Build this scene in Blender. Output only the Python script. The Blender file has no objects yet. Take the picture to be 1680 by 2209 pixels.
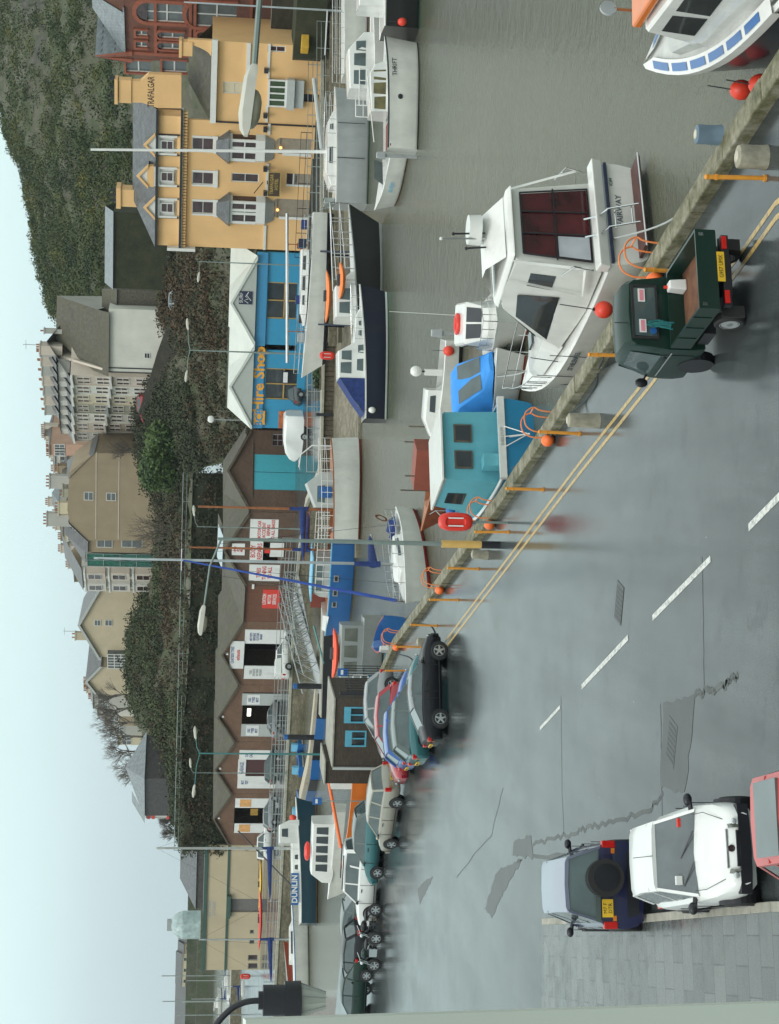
import bpy, bmesh, math, random
from mathutils import Vector, Matrix, noise
random.seed(7)
R = math.radians
scn = bpy.context.scene
C = scn.collection
# ------------------------------------------------------------------ camera
F_PX, PITCH, ROLL, CAM_H = 3700.0, 6.43, 1.4, 9.0        # focal length in pixels of a 1680 x 2209 picture
cam_d = bpy.data.cameras.new('camera'); cam = bpy.data.objects.new('camera', cam_d); C.objects.link(cam)
cam_d.sensor_fit = 'VERTICAL'; cam_d.sensor_height = 36.0
cam_d.lens = F_PX / 2209.0 * 36.0
cam_d.clip_start = 0.05; cam_d.clip_end = 20000
_P, _R = R(PITCH), R(ROLL)
fwd = Vector((0, math.cos(_P), -math.sin(_P)))
dn0 = Vector((0, -math.sin(_P), -math.cos(_P)))
rt0 = Vector((1, 0, 0))
# the camera was held on its side: picture-right is world-down, picture-up is world-right
RIGHT = math.cos(_R) * rt0 - math.sin(_R) * dn0
DOWN = math.sin(_R) * rt0 + math.cos(_R) * dn0
RIGHT = rt0 * math.cos(_R) - dn0 * math.sin(_R)
DOWN = rt0 * math.sin(_R) + dn0 * math.cos(_R)
cam.matrix_world = Matrix.Translation((0, 0, CAM_H)) @ Matrix((DOWN, RIGHT, -fwd)).transposed().to_4x4()
scn.camera = cam
scn.render.resolution_x = 779; scn.render.resolution_y = 1024
# ------------------------------------------------------------------ sky, sun, exposure
world = bpy.data.worlds.new('World'); scn.world = world; world.use_nodes = True
wn = world.node_tree; wn.nodes.clear()
def wnode(t, **k):
    n = wn.nodes.new(t)
    for a, b in k.items(): setattr(n, a, b)
    return n
SUN_EL, SUN_AZ = 52.5, 212.5
sky = wnode('ShaderNodeTexSky', sky_type='NISHITA', sun_disc=False)
sky.sun_elevation = R(SUN_EL); sky.sun_rotation = R(SUN_AZ); sky.dust_density = 6.0; sky.air_density = 1.0
hs = wnode('ShaderNodeHueSaturation'); hs.inputs['Saturation'].default_value = 0.25; hs.inputs['Value'].default_value = 0.10
wn.links.new(sky.outputs[0], hs.inputs['Color'])
tc = wnode('ShaderNodeTexCoord'); sx = wnode('ShaderNodeSeparateXYZ'); wn.links.new(tc.outputs['Generated'], sx.inputs[0])
cr = wnode('ShaderNodeValToRGB'); wn.links.new(sx.outputs['Z'], cr.inputs['Fac'])
cr.color_ramp.elements[0].position = 0.0; cr.color_ramp.elements[0].color = (0.52, 0.64, 0.67, 1)
cr.color_ramp.elements[1].position = 1.0; cr.color_ramp.elements[1].color = (1.05, 1.12, 1.12, 1)
for p_, c_ in ((0.04, (0.58, 0.71, 0.74, 1)), (0.09, (0.66, 0.84, 0.85, 1)), (0.14, (0.72, 0.92, 0.90, 1)), (0.35, (0.86, 0.98, 0.97, 1))):
    e_ = cr.color_ramp.elements.new(p_); e_.color = c_
nz = wnode('ShaderNodeTexNoise'); nz.inputs['Scale'].default_value = 2.2; nz.inputs['Detail'].default_value = 4
mpn = wnode('ShaderNodeMapping'); mpn.inputs['Scale'].default_value = (1, 1, 4); wn.links.new(tc.outputs['Generated'], mpn.inputs[0]); wn.links.new(mpn.outputs[0], nz.inputs['Vector'])
mr = wnode('ShaderNodeMapRange'); mr.inputs['From Min'].default_value = .3; mr.inputs['From Max'].default_value = .7; mr.inputs['To Min'].default_value = .94; mr.inputs['To Max'].default_value = 1.05
wn.links.new(nz.outputs['Fac'], mr.inputs['Value'])
mul = wnode('ShaderNodeMix', data_type='RGBA', blend_type='MULTIPLY'); mul.inputs[0].default_value = 1
wn.links.new(cr.outputs[0], mul.inputs[6]); wn.links.new(mr.outputs[0], mul.inputs[7])
add = wnode('ShaderNodeMix', data_type='RGBA', blend_type='ADD'); add.inputs[0].default_value = 0.12
wn.links.new(mul.outputs[2], add.inputs[6]); wn.links.new(hs.outputs[0], add.inputs[7])
bg = wnode('ShaderNodeBackground'); bg.inputs['Strength'].default_value = 0.95
wn.links.new(add.outputs[2], bg.inputs['Color'])
wo = wnode('ShaderNodeOutputWorld'); wn.links.new(bg.outputs[0], wo.inputs['Surface'])
sl = bpy.data.lights.new('sun', 'SUN'); sl.energy = 0.9; sl.angle = R(25); sl.color = (1, .97, .92)
sun = bpy.data.objects.new('sun', sl); C.objects.link(sun)
_sd = Vector((-0.35, -0.55, 0.85)).normalized(); sun.rotation_euler = _sd.to_track_quat('Z', 'Y').to_euler()
scn.view_settings.view_transform = 'Standard'; scn.view_settings.look = 'None'; scn.view_settings.gamma = 1; scn.view_settings.exposure = 0.22
scn.cycles.max_bounces = 6; scn.cycles.diffuse_bounces = 3; scn.cycles.glossy_bounces = 3; scn.cycles.transparent_max_bounces = 12
scn.cycles.caustics_reflective = False; scn.cycles.caustics_refractive = False
WATER = -1.4
# ------------------------------------------------------------------ measuring: pixels of the 1680 x 2209 picture -> metres
def ray(x, y):
    a, b = 1104.5 - y, x - 840.0
    return (fwd * F_PX + RIGHT * a + DOWN * b) / F_PX
def at(x, y, z=0.0):
    d = ray(x, y); t = (z - CAM_H) / d.z
    return Vector((d.x * t, d.y * t, z))
def atY(x, y, Y):
    d = ray(x, y); t = Y / d.y
    return Vector((d.x * t, Y, CAM_H + d.z * t))
class Plane:
    """vertical plane through two ground points, left end first; local x along it, local y into the distance"""
    def __init__(s, p, q):
        s.p = Vector((p[0], p[1])); s.q = Vector((q[0], q[1])); s.t = (s.q - s.p).normalized()
        s.len = (s.q - s.p).length; s.n = Vector((s.t.y, -s.t.x)); s.rot = math.atan2(s.t.y, s.t.x)
    def sz(s, x, y, off=0.0):
        d = ray(x, y); D = Vector((d.x, d.y)); t = (s.p.dot(s.n) - off) / D.dot(s.n)
        return (D * t - s.p).dot(s.t), CAM_H + d.z * t
    def rect(s, x0, x1, y0, y1, off=0.0):
        """picture box -> s0, s1, z0, z1"""
        xc, yc = (x0 + x1) / 2, (y0 + y1) / 2
        return s.sz(xc, max(y0, y1), off)[0], s.sz(xc, min(y0, y1), off)[0], s.sz(max(x0, x1), yc, off)[1], s.sz(min(x0, x1), yc, off)[1]
# ------------------------------------------------------------------ materials
MATS = {}
def nt_mat(name):
    m = bpy.data.materials.new(name); m.use_nodes = True; n = m.node_tree; n.nodes.clear()
    o = n.nodes.new('ShaderNodeOutputMaterial'); b = n.nodes.new('ShaderNodeBsdfPrincipled'); n.links.new(b.outputs[0], o.inputs[0])
    return m, n, b
def _coords(n, scale=(1, 1, 1), obj=True):
    t = n.nodes.new('ShaderNodeTexCoord') if obj else n.nodes.new('ShaderNodeNewGeometry')
    mp = n.nodes.new('ShaderNodeMapping'); mp.inputs['Scale'].default_value = scale
    n.links.new(t.outputs['Object' if obj else 'Position'], mp.inputs[0]); return mp.outputs[0]
def _noise(n, vec, scale, detail=4, rough=.55):
    k = n.nodes.new('ShaderNodeTexNoise'); k.inputs['Scale'].default_value = scale; k.inputs['Detail'].default_value = detail; k.inputs['Roughness'].default_value = rough
    n.links.new(vec, k.inputs['Vector']); return k.outputs['Fac']
def _ramp(n, fac, stops):
    r = n.nodes.new('ShaderNodeValToRGB'); n.links.new(fac, r.inputs[0]); el = r.color_ramp.elements
    el[0].position, el[0].color = stops[0][0], (*stops[0][1], 1); el[1].position, el[1].color = stops[-1][0], (*stops[-1][1], 1)
    for p, c in stops[1:-1]:
        e = el.new(p); e.color = (*c, 1)
    return r.outputs[0]
def _mixc(n, fac, a, b, mode='MIX'):
    m = n.nodes.new('ShaderNodeMix'); m.data_type = 'RGBA'; m.blend_type = mode
    for i, v in ((0, fac), (6, a), (7, b)):
        if hasattr(v, 'is_linked'): n.links.new(v, m.inputs[i])
        elif i == 0: m.inputs[0].default_value = v
        else: m.inputs[i].default_value = (*v, 1)
    return m.outputs[2]
def _bump(n, b, h, strength=.3, dist=.02):
    k = n.nodes.new('ShaderNodeBump'); k.inputs['Strength'].default_value = strength; k.inputs['Distance'].default_value = dist
    n.links.new(h, k.inputs['Height']); n.links.new(k.outputs[0], b.inputs['Normal']); return k
def mat(name, col, rough=.5, metal=0.0, var=.12, scale=3.0, bump=0.0, coat=0.0, emit=None, alpha=None, dirt=0.0):
    if name in MATS: return MATS[name]
    m, n, b = nt_mat(name); v = _coords(n)
    f = _noise(n, v, scale, 5)
    lo = tuple(c * (1 - var) for c in col); hi = tuple(min(1, c * (1 + var)) for c in col)
    out = _ramp(n, f, [(.3, lo), (.7, hi)])
    if dirt:
        f2 = _noise(n, _coords(n, (1, 1, .25)), scale * .6, 6, .7)
        out = _mixc(n, _ramp(n, f2, [(.5, (0, 0, 0)), (.75, (dirt,) * 3)]), out, tuple(c * .35 + .03 for c in col))
    n.links.new(out, b.inputs['Base Color'])
    b.inputs['Roughness'].default_value = rough; b.inputs['Metallic'].default_value = metal
    b.inputs['Coat Weight'].default_value = coat; b.inputs['Coat Roughness'].default_value = .08
    if bump: _bump(n, b, _noise(n, v, scale * 8, 4), bump, .02)
    if emit: b.inputs['Emission Color'].default_value = (*emit[0], 1); b.inputs['Emission Strength'].default_value = emit[1]
    if alpha is not None: b.inputs['Alpha'].default_value = alpha
    MATS[name] = m; return m
def brick_mat(name, c1, c2, mortar, w=.225, h=.075, ms=.012, bump=.3, dirt=.35):
    if name in MATS: return MATS[name]
    m, n, b = nt_mat(name)
    t = n.nodes.new('ShaderNodeTexCoord'); s = n.nodes.new('ShaderNodeSeparateXYZ'); n.links.new(t.outputs['Object'], s.inputs[0])
    a = n.nodes.new('ShaderNodeMath'); a.operation = 'ADD'; n.links.new(s.outputs[0], a.inputs[0]); n.links.new(s.outputs[1], a.inputs[1])
    c = n.nodes.new('ShaderNodeCombineXYZ'); n.links.new(a.outputs[0], c.inputs[0]); n.links.new(s.outputs[2], c.inputs[1])
    k = n.nodes.new('ShaderNodeTexBrick'); n.links.new(c.outputs[0], k.inputs['Vector'])
    k.inputs['Color1'].default_value = (*c1, 1); k.inputs['Color2'].default_value = (*c2, 1); k.inputs['Mortar'].default_value = (*mortar, 1)
    k.inputs['Scale'].default_value = 1; k.inputs['Brick Width'].default_value = w; k.inputs['Row Height'].default_value = h; k.inputs['Mortar Size'].default_value = ms
    f = _noise(n, t.outputs['Object'], .8, 6, .7)
    col = _mixc(n, _ramp(n, f, [(.42, (0, 0, 0)), (.75, (dirt,) * 3)]), k.outputs['Color'], tuple(x * .3 for x in c1))
    n.links.new(col, b.inputs['Base Color']); b.inputs['Roughness'].default_value = .85
    _bump(n, b, k.outputs['Fac'], -bump, .02)
    MATS[name] = m; return m
def slate_mat(name, c1, c2, w=.35, h=.22, moss=None, wet=.45):
    if name in MATS: return MATS[name]
    m, n, b = nt_mat(name)
    t = n.nodes.new('ShaderNodeTexCoord'); s = n.nodes.new('ShaderNodeSeparateXYZ'); n.links.new(t.outputs['Object'], s.inputs[0])
    a = n.nodes.new('ShaderNodeMath'); a.operation = 'MULTIPLY_ADD'; n.links.new(s.outputs[1], a.inputs[0]); a.inputs[1].default_value = .6; n.links.new(s.outputs[2], a.inputs[2])
    c = n.nodes.new('ShaderNodeCombineXYZ'); n.links.new(s.outputs[0], c.inputs[0]); n.links.new(a.outputs[0], c.inputs[1])
    k = n.nodes.new('ShaderNodeTexBrick'); n.links.new(c.outputs[0], k.inputs['Vector'])
    k.inputs['Color1'].default_value = (*c1, 1); k.inputs['Color2'].default_value = (*c2, 1); k.inputs['Mortar'].default_value = (*[x * .45 for x in c1], 1)
    k.inputs['Scale'].default_value = 1; k.inputs['Brick Width'].default_value = w; k.inputs['Row Height'].default_value = h; k.inputs['Mortar Size'].default_value = .012
    col = k.outputs['Color']
    f = _noise(n, t.outputs['Object'], .5, 6, .7)
    if moss: col = _mixc(n, _ramp(n, f, [(.42, (0, 0, 0)), (.65, (.85,) * 3)]), col, moss)
    f3 = _noise(n, t.outputs['Object'], 2.5, 4)
    col = _mixc(n, .6, col, _ramp(n, f3, [(.3, (.55,) * 3), (.7, (1.3,) * 3)]), 'MULTIPLY')
    n.links.new(col, b.inputs['Base Color']); b.inputs['Roughness'].default_value = wet
    _bump(n, b, k.outputs['Fac'], -.3, .015)
    MATS[name] = m; return m
def leaf_mat(name, cols, rough=.7, scale=.35):
    if name in MATS: return MATS[name]
    m, n, b = nt_mat(name); v = _coords(n, obj=False)
    f = _noise(n, v, scale, 6, .75); f2 = _noise(n, v, scale * 9, 3, .7)
    st = [(.32 + .36 * i / (len(cols) - 1), c) for i, c in enumerate(cols)]
    col = _mixc(n, .5, _ramp(n, f, st), _ramp(n, f2, [(.3, (.6, .6, .6)), (.7, (1.4, 1.4, 1.3))]), 'MULTIPLY')
    n.links.new(col, b.inputs['Base Color']); b.inputs['Roughness'].default_value = rough
    MATS[name] = m; return m
def glass_mat(name, col=(.04, .05, .055), rough=.06, var=.25):
    return mat(name, col, rough, 0, var, 1.5, coat=.4)
# ------------------------------------------------------------------ mesh builder
class MB:
    def __init__(s, M=None): s.v = []; s.f = []; s.m = []; s.mats = []; s.M = M
    def mi(s, m):
        if m not in s.mats: s.mats.append(m)
        return s.mats.index(m)
    def V(s, p):
        p = Vector(p)
        if s.M: p = s.M @ p
        s.v.append(p); return len(s.v) - 1
    def face(s, pts, m):
        s.f.append([s.V(p) for p in pts]); s.m.append(s.mi(m)); return s
    def idx(s, ids, m): s.f.append(list(ids)); s.m.append(s.mi(m))
    def box(s, x0, x1, y0, y1, z0, z1, m, tx=0, ty=0):
        """tx, ty: inset of the top"""
        b = [(x0, y0, z0), (x1, y0, z0), (x1, y1, z0), (x0, y1, z0), (x0 + tx, y0 + ty, z1), (x1 - tx, y0 + ty, z1), (x1 - tx, y1 - ty, z1), (x0 + tx, y1 - ty, z1)]
        i = [s.V(p) for p in b]
        for q in ((3, 2, 1, 0), (4, 5, 6, 7), (0, 1, 5, 4), (1, 2, 6, 5), (2, 3, 7, 6), (3, 0, 4, 7)): s.idx([i[k] for k in q], m)
        return s
    def prism(s, poly, h0, h1, m, axis='z', cap=None):
        """poly in the plane normal to axis, extruded from h0 to h1"""
        def P(a, b, h): return {'z': (a, b, h), 'y': (a, h, b), 'x': (h, a, b)}[axis]
        lo = [s.V(P(a, b, h0)) for a, b in poly]; hi = [s.V(P(a, b, h1)) for a, b in poly]; n = len(poly)
        for k in range(n): s.idx([lo[k], lo[(k + 1) % n], hi[(k + 1) % n], hi[k]], m)
        s.idx(lo[::-1], m); s.idx(hi, cap or m); return s
    def loft(s, secs, m, close=True, cap=True, mrow=None):
        """secs: lists of points, same count; mrow: material per row of the section"""
        ids = [[s.V(p) for p in c] for c in secs]; n = len(secs[0])
        for a, b in zip(ids, ids[1:]):
            for k in range(n if close else n - 1):
                s.idx([a[k], a[(k + 1) % n], b[(k + 1) % n], b[k]], mrow[k] if mrow else m)
        if cap:
            c0 = mrow[0] if mrow else m
            s.idx(ids[0][::-1], cap if not isinstance(cap, bool) else m); s.idx(ids[-1], cap if not isinstance(cap, bool) else m)
        return s
    def tube(s, pts, r, m, n=8, r1=None, cap=True):
        pts = [Vector(p) for p in pts]; secs = []; prev = None
        for i, p in enumerate(pts):
            d = (pts[min(i + 1, len(pts) - 1)] - pts[max(i - 1, 0)]).normalized()
            if prev is None:
                a = Vector((0, 0, 1)) if abs(d.z) < .9 else Vector((1, 0, 0)); u = d.cross(a).normalized()
            else: u = (prev - d * prev.dot(d)).normalized()
            prev = u; w = d.cross(u); rr = r if r1 is None else r + (r1 - r) * i / (len(pts) - 1)
            secs.append([p + (u * math.cos(2 * math.pi * k / n) + w * math.sin(2 * math.pi * k / n)) * rr for k in range(n)])
        return s.loft(secs, m, True, cap)
    def bar(s, p, q, r, m, n=6): return s.tube([p, q], r, m, n)
    def cyl(s, c, r, z0, z1, m, n=16, r1=None): return s.tube([(c[0], c[1], z0), (c[0], c[1], z1)], r, m, n, r1)
    def disc(s, c, axis, r, t, m, n=20, r1=None):
        c = Vector(c); a = Vector(axis).normalized(); return s.tube([c - a * t / 2, c + a * t / 2], r, m, n, r1)
    def ball(s, c, r, m, nu=14, nv=9, sz=(1, 1, 1)):
        secs = []
        for j in range(1, nv):
            t = math.pi * j / nv
            secs.append([(c[0] + r * sz[0] * math.sin(t) * math.cos(2 * math.pi * k / nu), c[1] + r * sz[1] * math.sin(t) * math.sin(2 * math.pi * k / nu), c[2] - r * sz[2] * math.cos(t)) for k in range(nu)])
        return s.loft(secs, m)
    def build(s, name, parent=None, smooth=None, bevel=None, loc=None, rotz=0):
        me = bpy.data.meshes.new(name); me.from_pydata([tuple(p) for p in s.v], [], s.f)
        for m in s.mats: me.materials.append(m)
        me.polygons.foreach_set('material_index', s.m)
        bm = bmesh.new(); bm.from_mesh(me); bmesh.ops.recalc_face_normals(bm, faces=bm.faces); bm.to_mesh(me); bm.free()
        if smooth:
            me.polygons.foreach_set('use_smooth', [True] * len(me.polygons)); me.set_sharp_from_angle(angle=R(smooth))
        me.update(); o = bpy.data.objects.new(name, me); C.objects.link(o)
        if parent: o.parent = parent
        if loc is not None: o.location = loc
        if rotz: o.rotation_euler = (0, 0, rotz)
        if bevel:
            b = o.modifiers.new('bevel', 'BEVEL'); b.width = bevel; b.segments = 2; b.limit_method = 'ANGLE'; b.angle_limit = R(40)
        return o
def curve(pts, k=5):
    P = [Vector(p) for p in pts]; Q = []
    for i in range(len(P) - 1):
        a, b, c, d = P[max(i - 1, 0)], P[i], P[i + 1], P[min(i + 2, len(P) - 1)]
        for j in range(k): u = j / k; Q.append(.5 * (2 * b + (c - a) * u + (2 * a - 5 * b + 4 * c - d) * u * u + (3 * b - a - 3 * c + d) * u ** 3))
    return Q + [P[-1]]
def tag(o, label=None, cat=None, group=None, kind=None):
    if label: o['label'] = label
    if cat: o['category'] = cat
    if group: o['group'] = group
    if kind: o['kind'] = kind
    return o
def thing(name, label, cat, loc=(0, 0, 0), rotz=0.0, group=None):
    o = bpy.data.objects.new(name, None); C.objects.link(o); o.location = loc; o.rotation_euler = (0, 0, rotz); o.empty_display_size = .3
    return tag(o, label, cat, group)
def children(o): return [c for c in bpy.data.objects if c.parent == o]
def copy_tree(o, parent=None):
    c = o.copy(); C.objects.link(c); c.parent = parent
    for ch in children(o): copy_tree(ch, c)
    return c
def text(name, s, size, m, parent, loc, rot=(math.pi / 2, 0, 0), depth=.004, align='CENTER', bold=0.0, xs=1.0):
    cu = bpy.data.curves.new(name, 'FONT'); cu.body = s; cu.size = size; cu.extrude = depth; cu.align_x = align; cu.align_y = 'CENTER'; cu.offset = bold
    cu.resolution_u = 2
    t = bpy.data.objects.new(name, cu); C.objects.link(t); bpy.context.view_layer.update()
    me = bpy.data.meshes.new_from_object(t.evaluated_get(bpy.context.evaluated_depsgraph_get())); bpy.data.objects.remove(t)
    me.materials.clear(); me.materials.append(m); o = bpy.data.objects.new(name, me); C.objects.link(o)
    o.parent = parent; o.location = loc; o.rotation_euler = rot; o.scale = (xs, 1, 1); return o
# ------------------------------------------------------------------ shared materials
M_white = mat('white_paint', (.74, .74, .71), .35, var=.05, scale=1.5, dirt=.25)
M_gel = mat('white_gelcoat', (.72, .72, .68), .22, var=.06, scale=1.2, coat=.3, dirt=.34)
M_grey = mat('grey_paint', (.32, .34, .34), .45, dirt=.2)
M_galv = mat('galvanised_steel', (.36, .39, .38), .4, .6, .15, 6)
M_post = mat('grey_green_lamp_post_paint', (.21, .26, .24), .45, .2, .12, 4)
M_black = mat('black_paint', (.012, .012, .016), .4, var=.3)
M_rubber = mat('black_rubber', (.018, .018, .018), .75, bump=.1)
M_chrome = mat('chrome', (.65, .66, .66), .12, 1.0, .05)
M_alu = mat('alloy_metal', (.55, .56, .56), .3, .9, .08)
M_glass = glass_mat('dark_window_glass')
M_glassb = glass_mat('grey_green_car_glass', (.07, .10, .10), .05)
M_orange = mat('orange_enamel', (.78, .33, .04), .5, dirt=.35, scale=5)
M_dorange = mat('vivid_orange_paint', (.85, .16, .03), .45, var=.1)
M_red = mat('red_plastic', (.68, .04, .025), .35, var=.1)
M_yplate = mat('yellow_plate', (.72, .45, .03), .4)
M_navy = mat('navy_blue_paint', (.012, .018, .05), .25, coat=.4, dirt=.1)
M_blue = mat('bright_blue_paint', (.02, .12, .36), .35, dirt=.15)
M_cover = mat('blue_canvas', (.014, .035, .15), .85, var=.3, scale=5, bump=.3)
M_wood = mat('varnished_wood', (.30, .10, .03), .4, var=.25, scale=5)
M_teak = mat('old_timber', (.10, .08, .055), .8, var=.35, scale=6, bump=.4)
M_rope = mat('rope', (.04, .05, .055), .9)
M_lred = mat('red_lamp_lens', (.5, .012, .008), .2)
M_lamber = mat('amber_lamp_lens', (.7, .2, .02), .2)
M_llamp = mat('clear_lamp_lens', (.7, .72, .72), .1, .5)
M_stain = mat('rusty_brown_antifouling', (.16, .03, .015), .7)
M_conc = mat('weathered_concrete', (.30, .29, .24), .75, var=.25, scale=2.5, bump=.4, dirt=.5)
# wet tarmac
def wet_road():
    m, n, b = nt_mat('wet_tarmac'); v = _coords(n, obj=False)
    f = _noise(n, v, .35, 6, .65); g = _noise(n, v, 38, 3, .7); s = _noise(n, _coords(n, (1, .55, 1), obj=False), .35, 6, .65)
    col = _mixc(n, .8, _ramp(n, f, [(.3, (.034, .041, .042)), (.7, (.060, .069, .069))]), _ramp(n, g, [(.3, (.65,) * 3), (.7, (1.35,) * 3)]), 'MULTIPLY')
    mq = n.nodes.new('ShaderNodeMapping'); mq.inputs['Rotation'].default_value = (0, 0, R(14.4)); mq.inputs['Scale'].default_value = (1.1, .09, 1); mq.vector_type = 'POINT'
    gq_ = n.nodes.new('ShaderNodeNewGeometry'); n.links.new(gq_.outputs['Position'], mq.inputs[0]); lane = _noise(n, mq.outputs[0], .9, 5, .6)
    col = _mixc(n, .9, col, _ramp(n, lane, [(.34, (.55,) * 3), (.5, (1,) * 3), (.66, (1.35,) * 3)]), 'MULTIPLY')
    st_ = _noise(n, v, 1.1, 6, .75); col = _mixc(n, .8, col, _ramp(n, st_, [(.36, (.55,) * 3), (.46, (1,) * 3), (.7, (1.1,) * 3)]), 'MULTIPLY')
    # pale stone chips
    vo = n.nodes.new('ShaderNodeTexVoronoi'); vo.inputs['Scale'].default_value = 1.3; n.links.new(v, vo.inputs['Vector'])
    chip = _ramp(n, vo.outputs['Distance'], [(.012, (1, 1, 1)), (.02, (0, 0, 0))])
    col = _mixc(n, chip, col, (.35, .36, .34))
    n.links.new(col, b.inputs['Base Color'])
    r = _ramp(n, s, [(.36, (.10,) * 3), (.5, (.15,) * 3), (.7, (.21,) * 3)])
    n.links.new(r, b.inputs['Roughness'])
    b.inputs['Specular IOR Level'].default_value = .31
    h = _mixc(n, .5, _noise(n, v, 42, 3), _noise(n, v, 5, 5))
    _bump(n, b, h, .15, .010)
    MATS['road'] = m; return m
M_road = wet_road()
def patch_mat(name, lo, hi, rough):
    m, n, b = nt_mat(name); v = _coords(n, obj=False); g = _noise(n, v, 30, 4, .7); f = _noise(n, v, 1.2, 4)
    col = _mixc(n, .6, _ramp(n, f, [(.3, lo), (.7, hi)]), _ramp(n, g, [(.3, (.6,) * 3), (.7, (1.4,) * 3)]), 'MULTIPLY')
    n.links.new(col, b.inputs['Base Color']); b.inputs['Roughness'].default_value = rough; _bump(n, b, g, .3, .01); MATS[name] = m; return m
M_patch = patch_mat('rough_tarmac_patch', (.028, .031, .029), (.048, .052, .047), .36)
def line_mat(name, col):
    m, n, b = nt_mat(name); v = _coords(n, obj=False); f = _noise(n, v, 9, 6, .75)
    n.links.new(_mixc(n, _ramp(n, f, [(.46, (0, 0, 0)), (.62, (.75,) * 3)]), col, (.09, .1, .095)), b.inputs['Base Color']); b.inputs['Roughness'].default_value = .35
    MATS[name] = m; return m
M_yline = line_mat('worn_yellow_road_paint', (.50, .33, .10)); M_wline = line_mat('worn_white_road_paint', (.62, .62, .57))
def stone_edge():
    m, n, b = nt_mat('mossy_coping_stone'); v = _coords(n, obj=False)
    f = _noise(n, v, 2.3, 6, .7); g = _noise(n, v, 11, 5, .7)
    col = _ramp(n, f, [(.34, (.05, .052, .02)), (.46, (.14, .13, .065)), (.6, (.26, .24, .17)), (.75, (.34, .33, .26))])
    col = _mixc(n, .6, col, _ramp(n, g, [(.3, (.5,) * 3), (.7, (1.3,) * 3)]), 'MULTIPLY')
    n.links.new(col, b.inputs['Base Color']); b.inputs['Roughness'].default_value = .6; _bump(n, b, g, .5, .03); MATS['coping'] = m; return m
M_cope = stone_edge()
def wall_mat(name, stops, sc=(1, 1, 2.2), scale=2.0, rough=.85):
    if name in MATS: return MATS[name]
    m, n, b = nt_mat(name); v = _coords(n, sc, obj=False)
    vo = n.nodes.new('ShaderNodeTexVoronoi'); vo.inputs['Scale'].default_value = scale; n.links.new(v, vo.inputs['Vector'])
    f = _noise(n, v, .25, 5, .7); sp = n.nodes.new('ShaderNodeSeparateColor'); n.links.new(vo.outputs['Color'], sp.inputs[0])
    col = _mixc(n, .5, _ramp(n, f, stops), _ramp(n, sp.outputs[0], [(0, (.5,) * 3), (1, (1.5,) * 3)]), 'MULTIPLY')
    e = n.nodes.new('ShaderNodeTexVoronoi'); e.feature = 'DISTANCE_TO_EDGE'; e.inputs['Scale'].default_value = scale; n.links.new(v, e.inputs['Vector'])
    col = _mixc(n, _ramp(n, e.outputs['Distance'], [(0, (.6,) * 3), (.06, (0, 0, 0))]), col, (.03, .03, .025))
    n.links.new(col, b.inputs['Base Color']); b.inputs['Roughness'].default_value = rough; _bump(n, b, e.outputs['Distance'], .5, .05); MATS[name] = m; return m
M_quay = wall_mat('quay_wall_stone', [(.3, (.09, .085, .05)), (.5, (.17, .15, .10)), (.7, (.24, .21, .15))])
M_darkwall = wall_mat('dark_retaining_wall_stone', [(.3, (.025, .026, .016)), (.5, (.045, .04, .027)), (.7, (.07, .06, .04))])
def water_mat():
    m, n, b = nt_mat('harbour_water'); v = _coords(n, obj=False)
    n.links.new(_ramp(n, _noise(n, v, .04, 4), [(.35, (.082, .086, .058)), (.65, (.108, .110, .076))]), b.inputs['Base Color'])
    b.inputs['Roughness'].default_value = .07; b.inputs['IOR'].default_value = 1.33; b.inputs['Specular IOR Level'].default_value = .5
    a = _noise(n, _coords(n, (1, .8, 1), obj=False), 1.6, 6, .62); c = _noise(n, _coords(n, (1, 1.6, 1), obj=False), 5.5, 4, .6)
    _bump(n, b, _mixc(n, .35, a, c), .75, .13); MATS['water'] = m; return m
M_water = water_mat()
# ------------------------------------------------------------------ setting: water, quays, road
def sheet(name, poly, z, m, kind='structure', thick=None):
    mb = MB()
    if thick: mb.prism(poly, z - thick, z, m)
    else: mb.face([(x, y, z) for x, y in poly], m)
    return tag(mb.build(name), kind=kind)
wb = MB(); wb.face([(-9000, -200, WATER), (3000, -200, WATER), (3000, 14000, WATER), (-9000, 14000, WATER)], M_water)
tag(wb.build('water'), kind='structure')
EDGE = [(13.6, 2.0), (6.99, 26.53), (4.16, 36.17), (0.42, 49.98), (-3.49, 66.2), (-5.6, 74.9), (-7.9, 81.5), (-13.2, 84.5), (-22, 97), (-45, 112), (-140, 165)]
near = EDGE + [(-140, -30), (13.6, -30)]
mb = MB(); mb.prism(near, -4.0, 0, M_quay, cap=M_road); tag(mb.build('road'), kind='structure')
def offs(pl, d):
    """offset a polyline to its right-hand side (towards the land for EDGE)"""
    out = []
    for i, p in enumerate(pl):
        a = Vector(pl[max(i - 1, 0)]); b = Vector(pl[min(i + 1, len(pl) - 1)]); t = (b - a).normalized(); out.append((p[0] - t.y * d, p[1] + t.x * d))
    return out
# raised coping beam on the quay edge, laid in long stones
mb = MB(); E8 = EDGE[:7]
out0 = offs(E8, -.10); in0 = offs(E8, .32)
random.seed(3)
for i in range(len(E8) - 1):
    a0, a1, b0, b1 = Vector(out0[i]), Vector(out0[i + 1]), Vector(in0[i]), Vector(in0[i + 1]); L = (a1 - a0).length; n = max(1, round(L / 1.9))
    for k in range(n):
        u, w = (k + .006) / n, (k + .994) / n; dz = random.uniform(-.012, .012); do = random.uniform(-.012, .012)
        q = [a0.lerp(a1, u), a0.lerp(a1, w), b0.lerp(b1, w), b0.lerp(b1, u)]
        mb.prism([(p.x + do, p.y) for p in q], -.06, .24 + dz, M_cope)
cop = mb.build('quay_coping', bevel=.03); tag(cop, 'mossy raised stone coping beam along the edge of the near quay', 'kerb')
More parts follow.
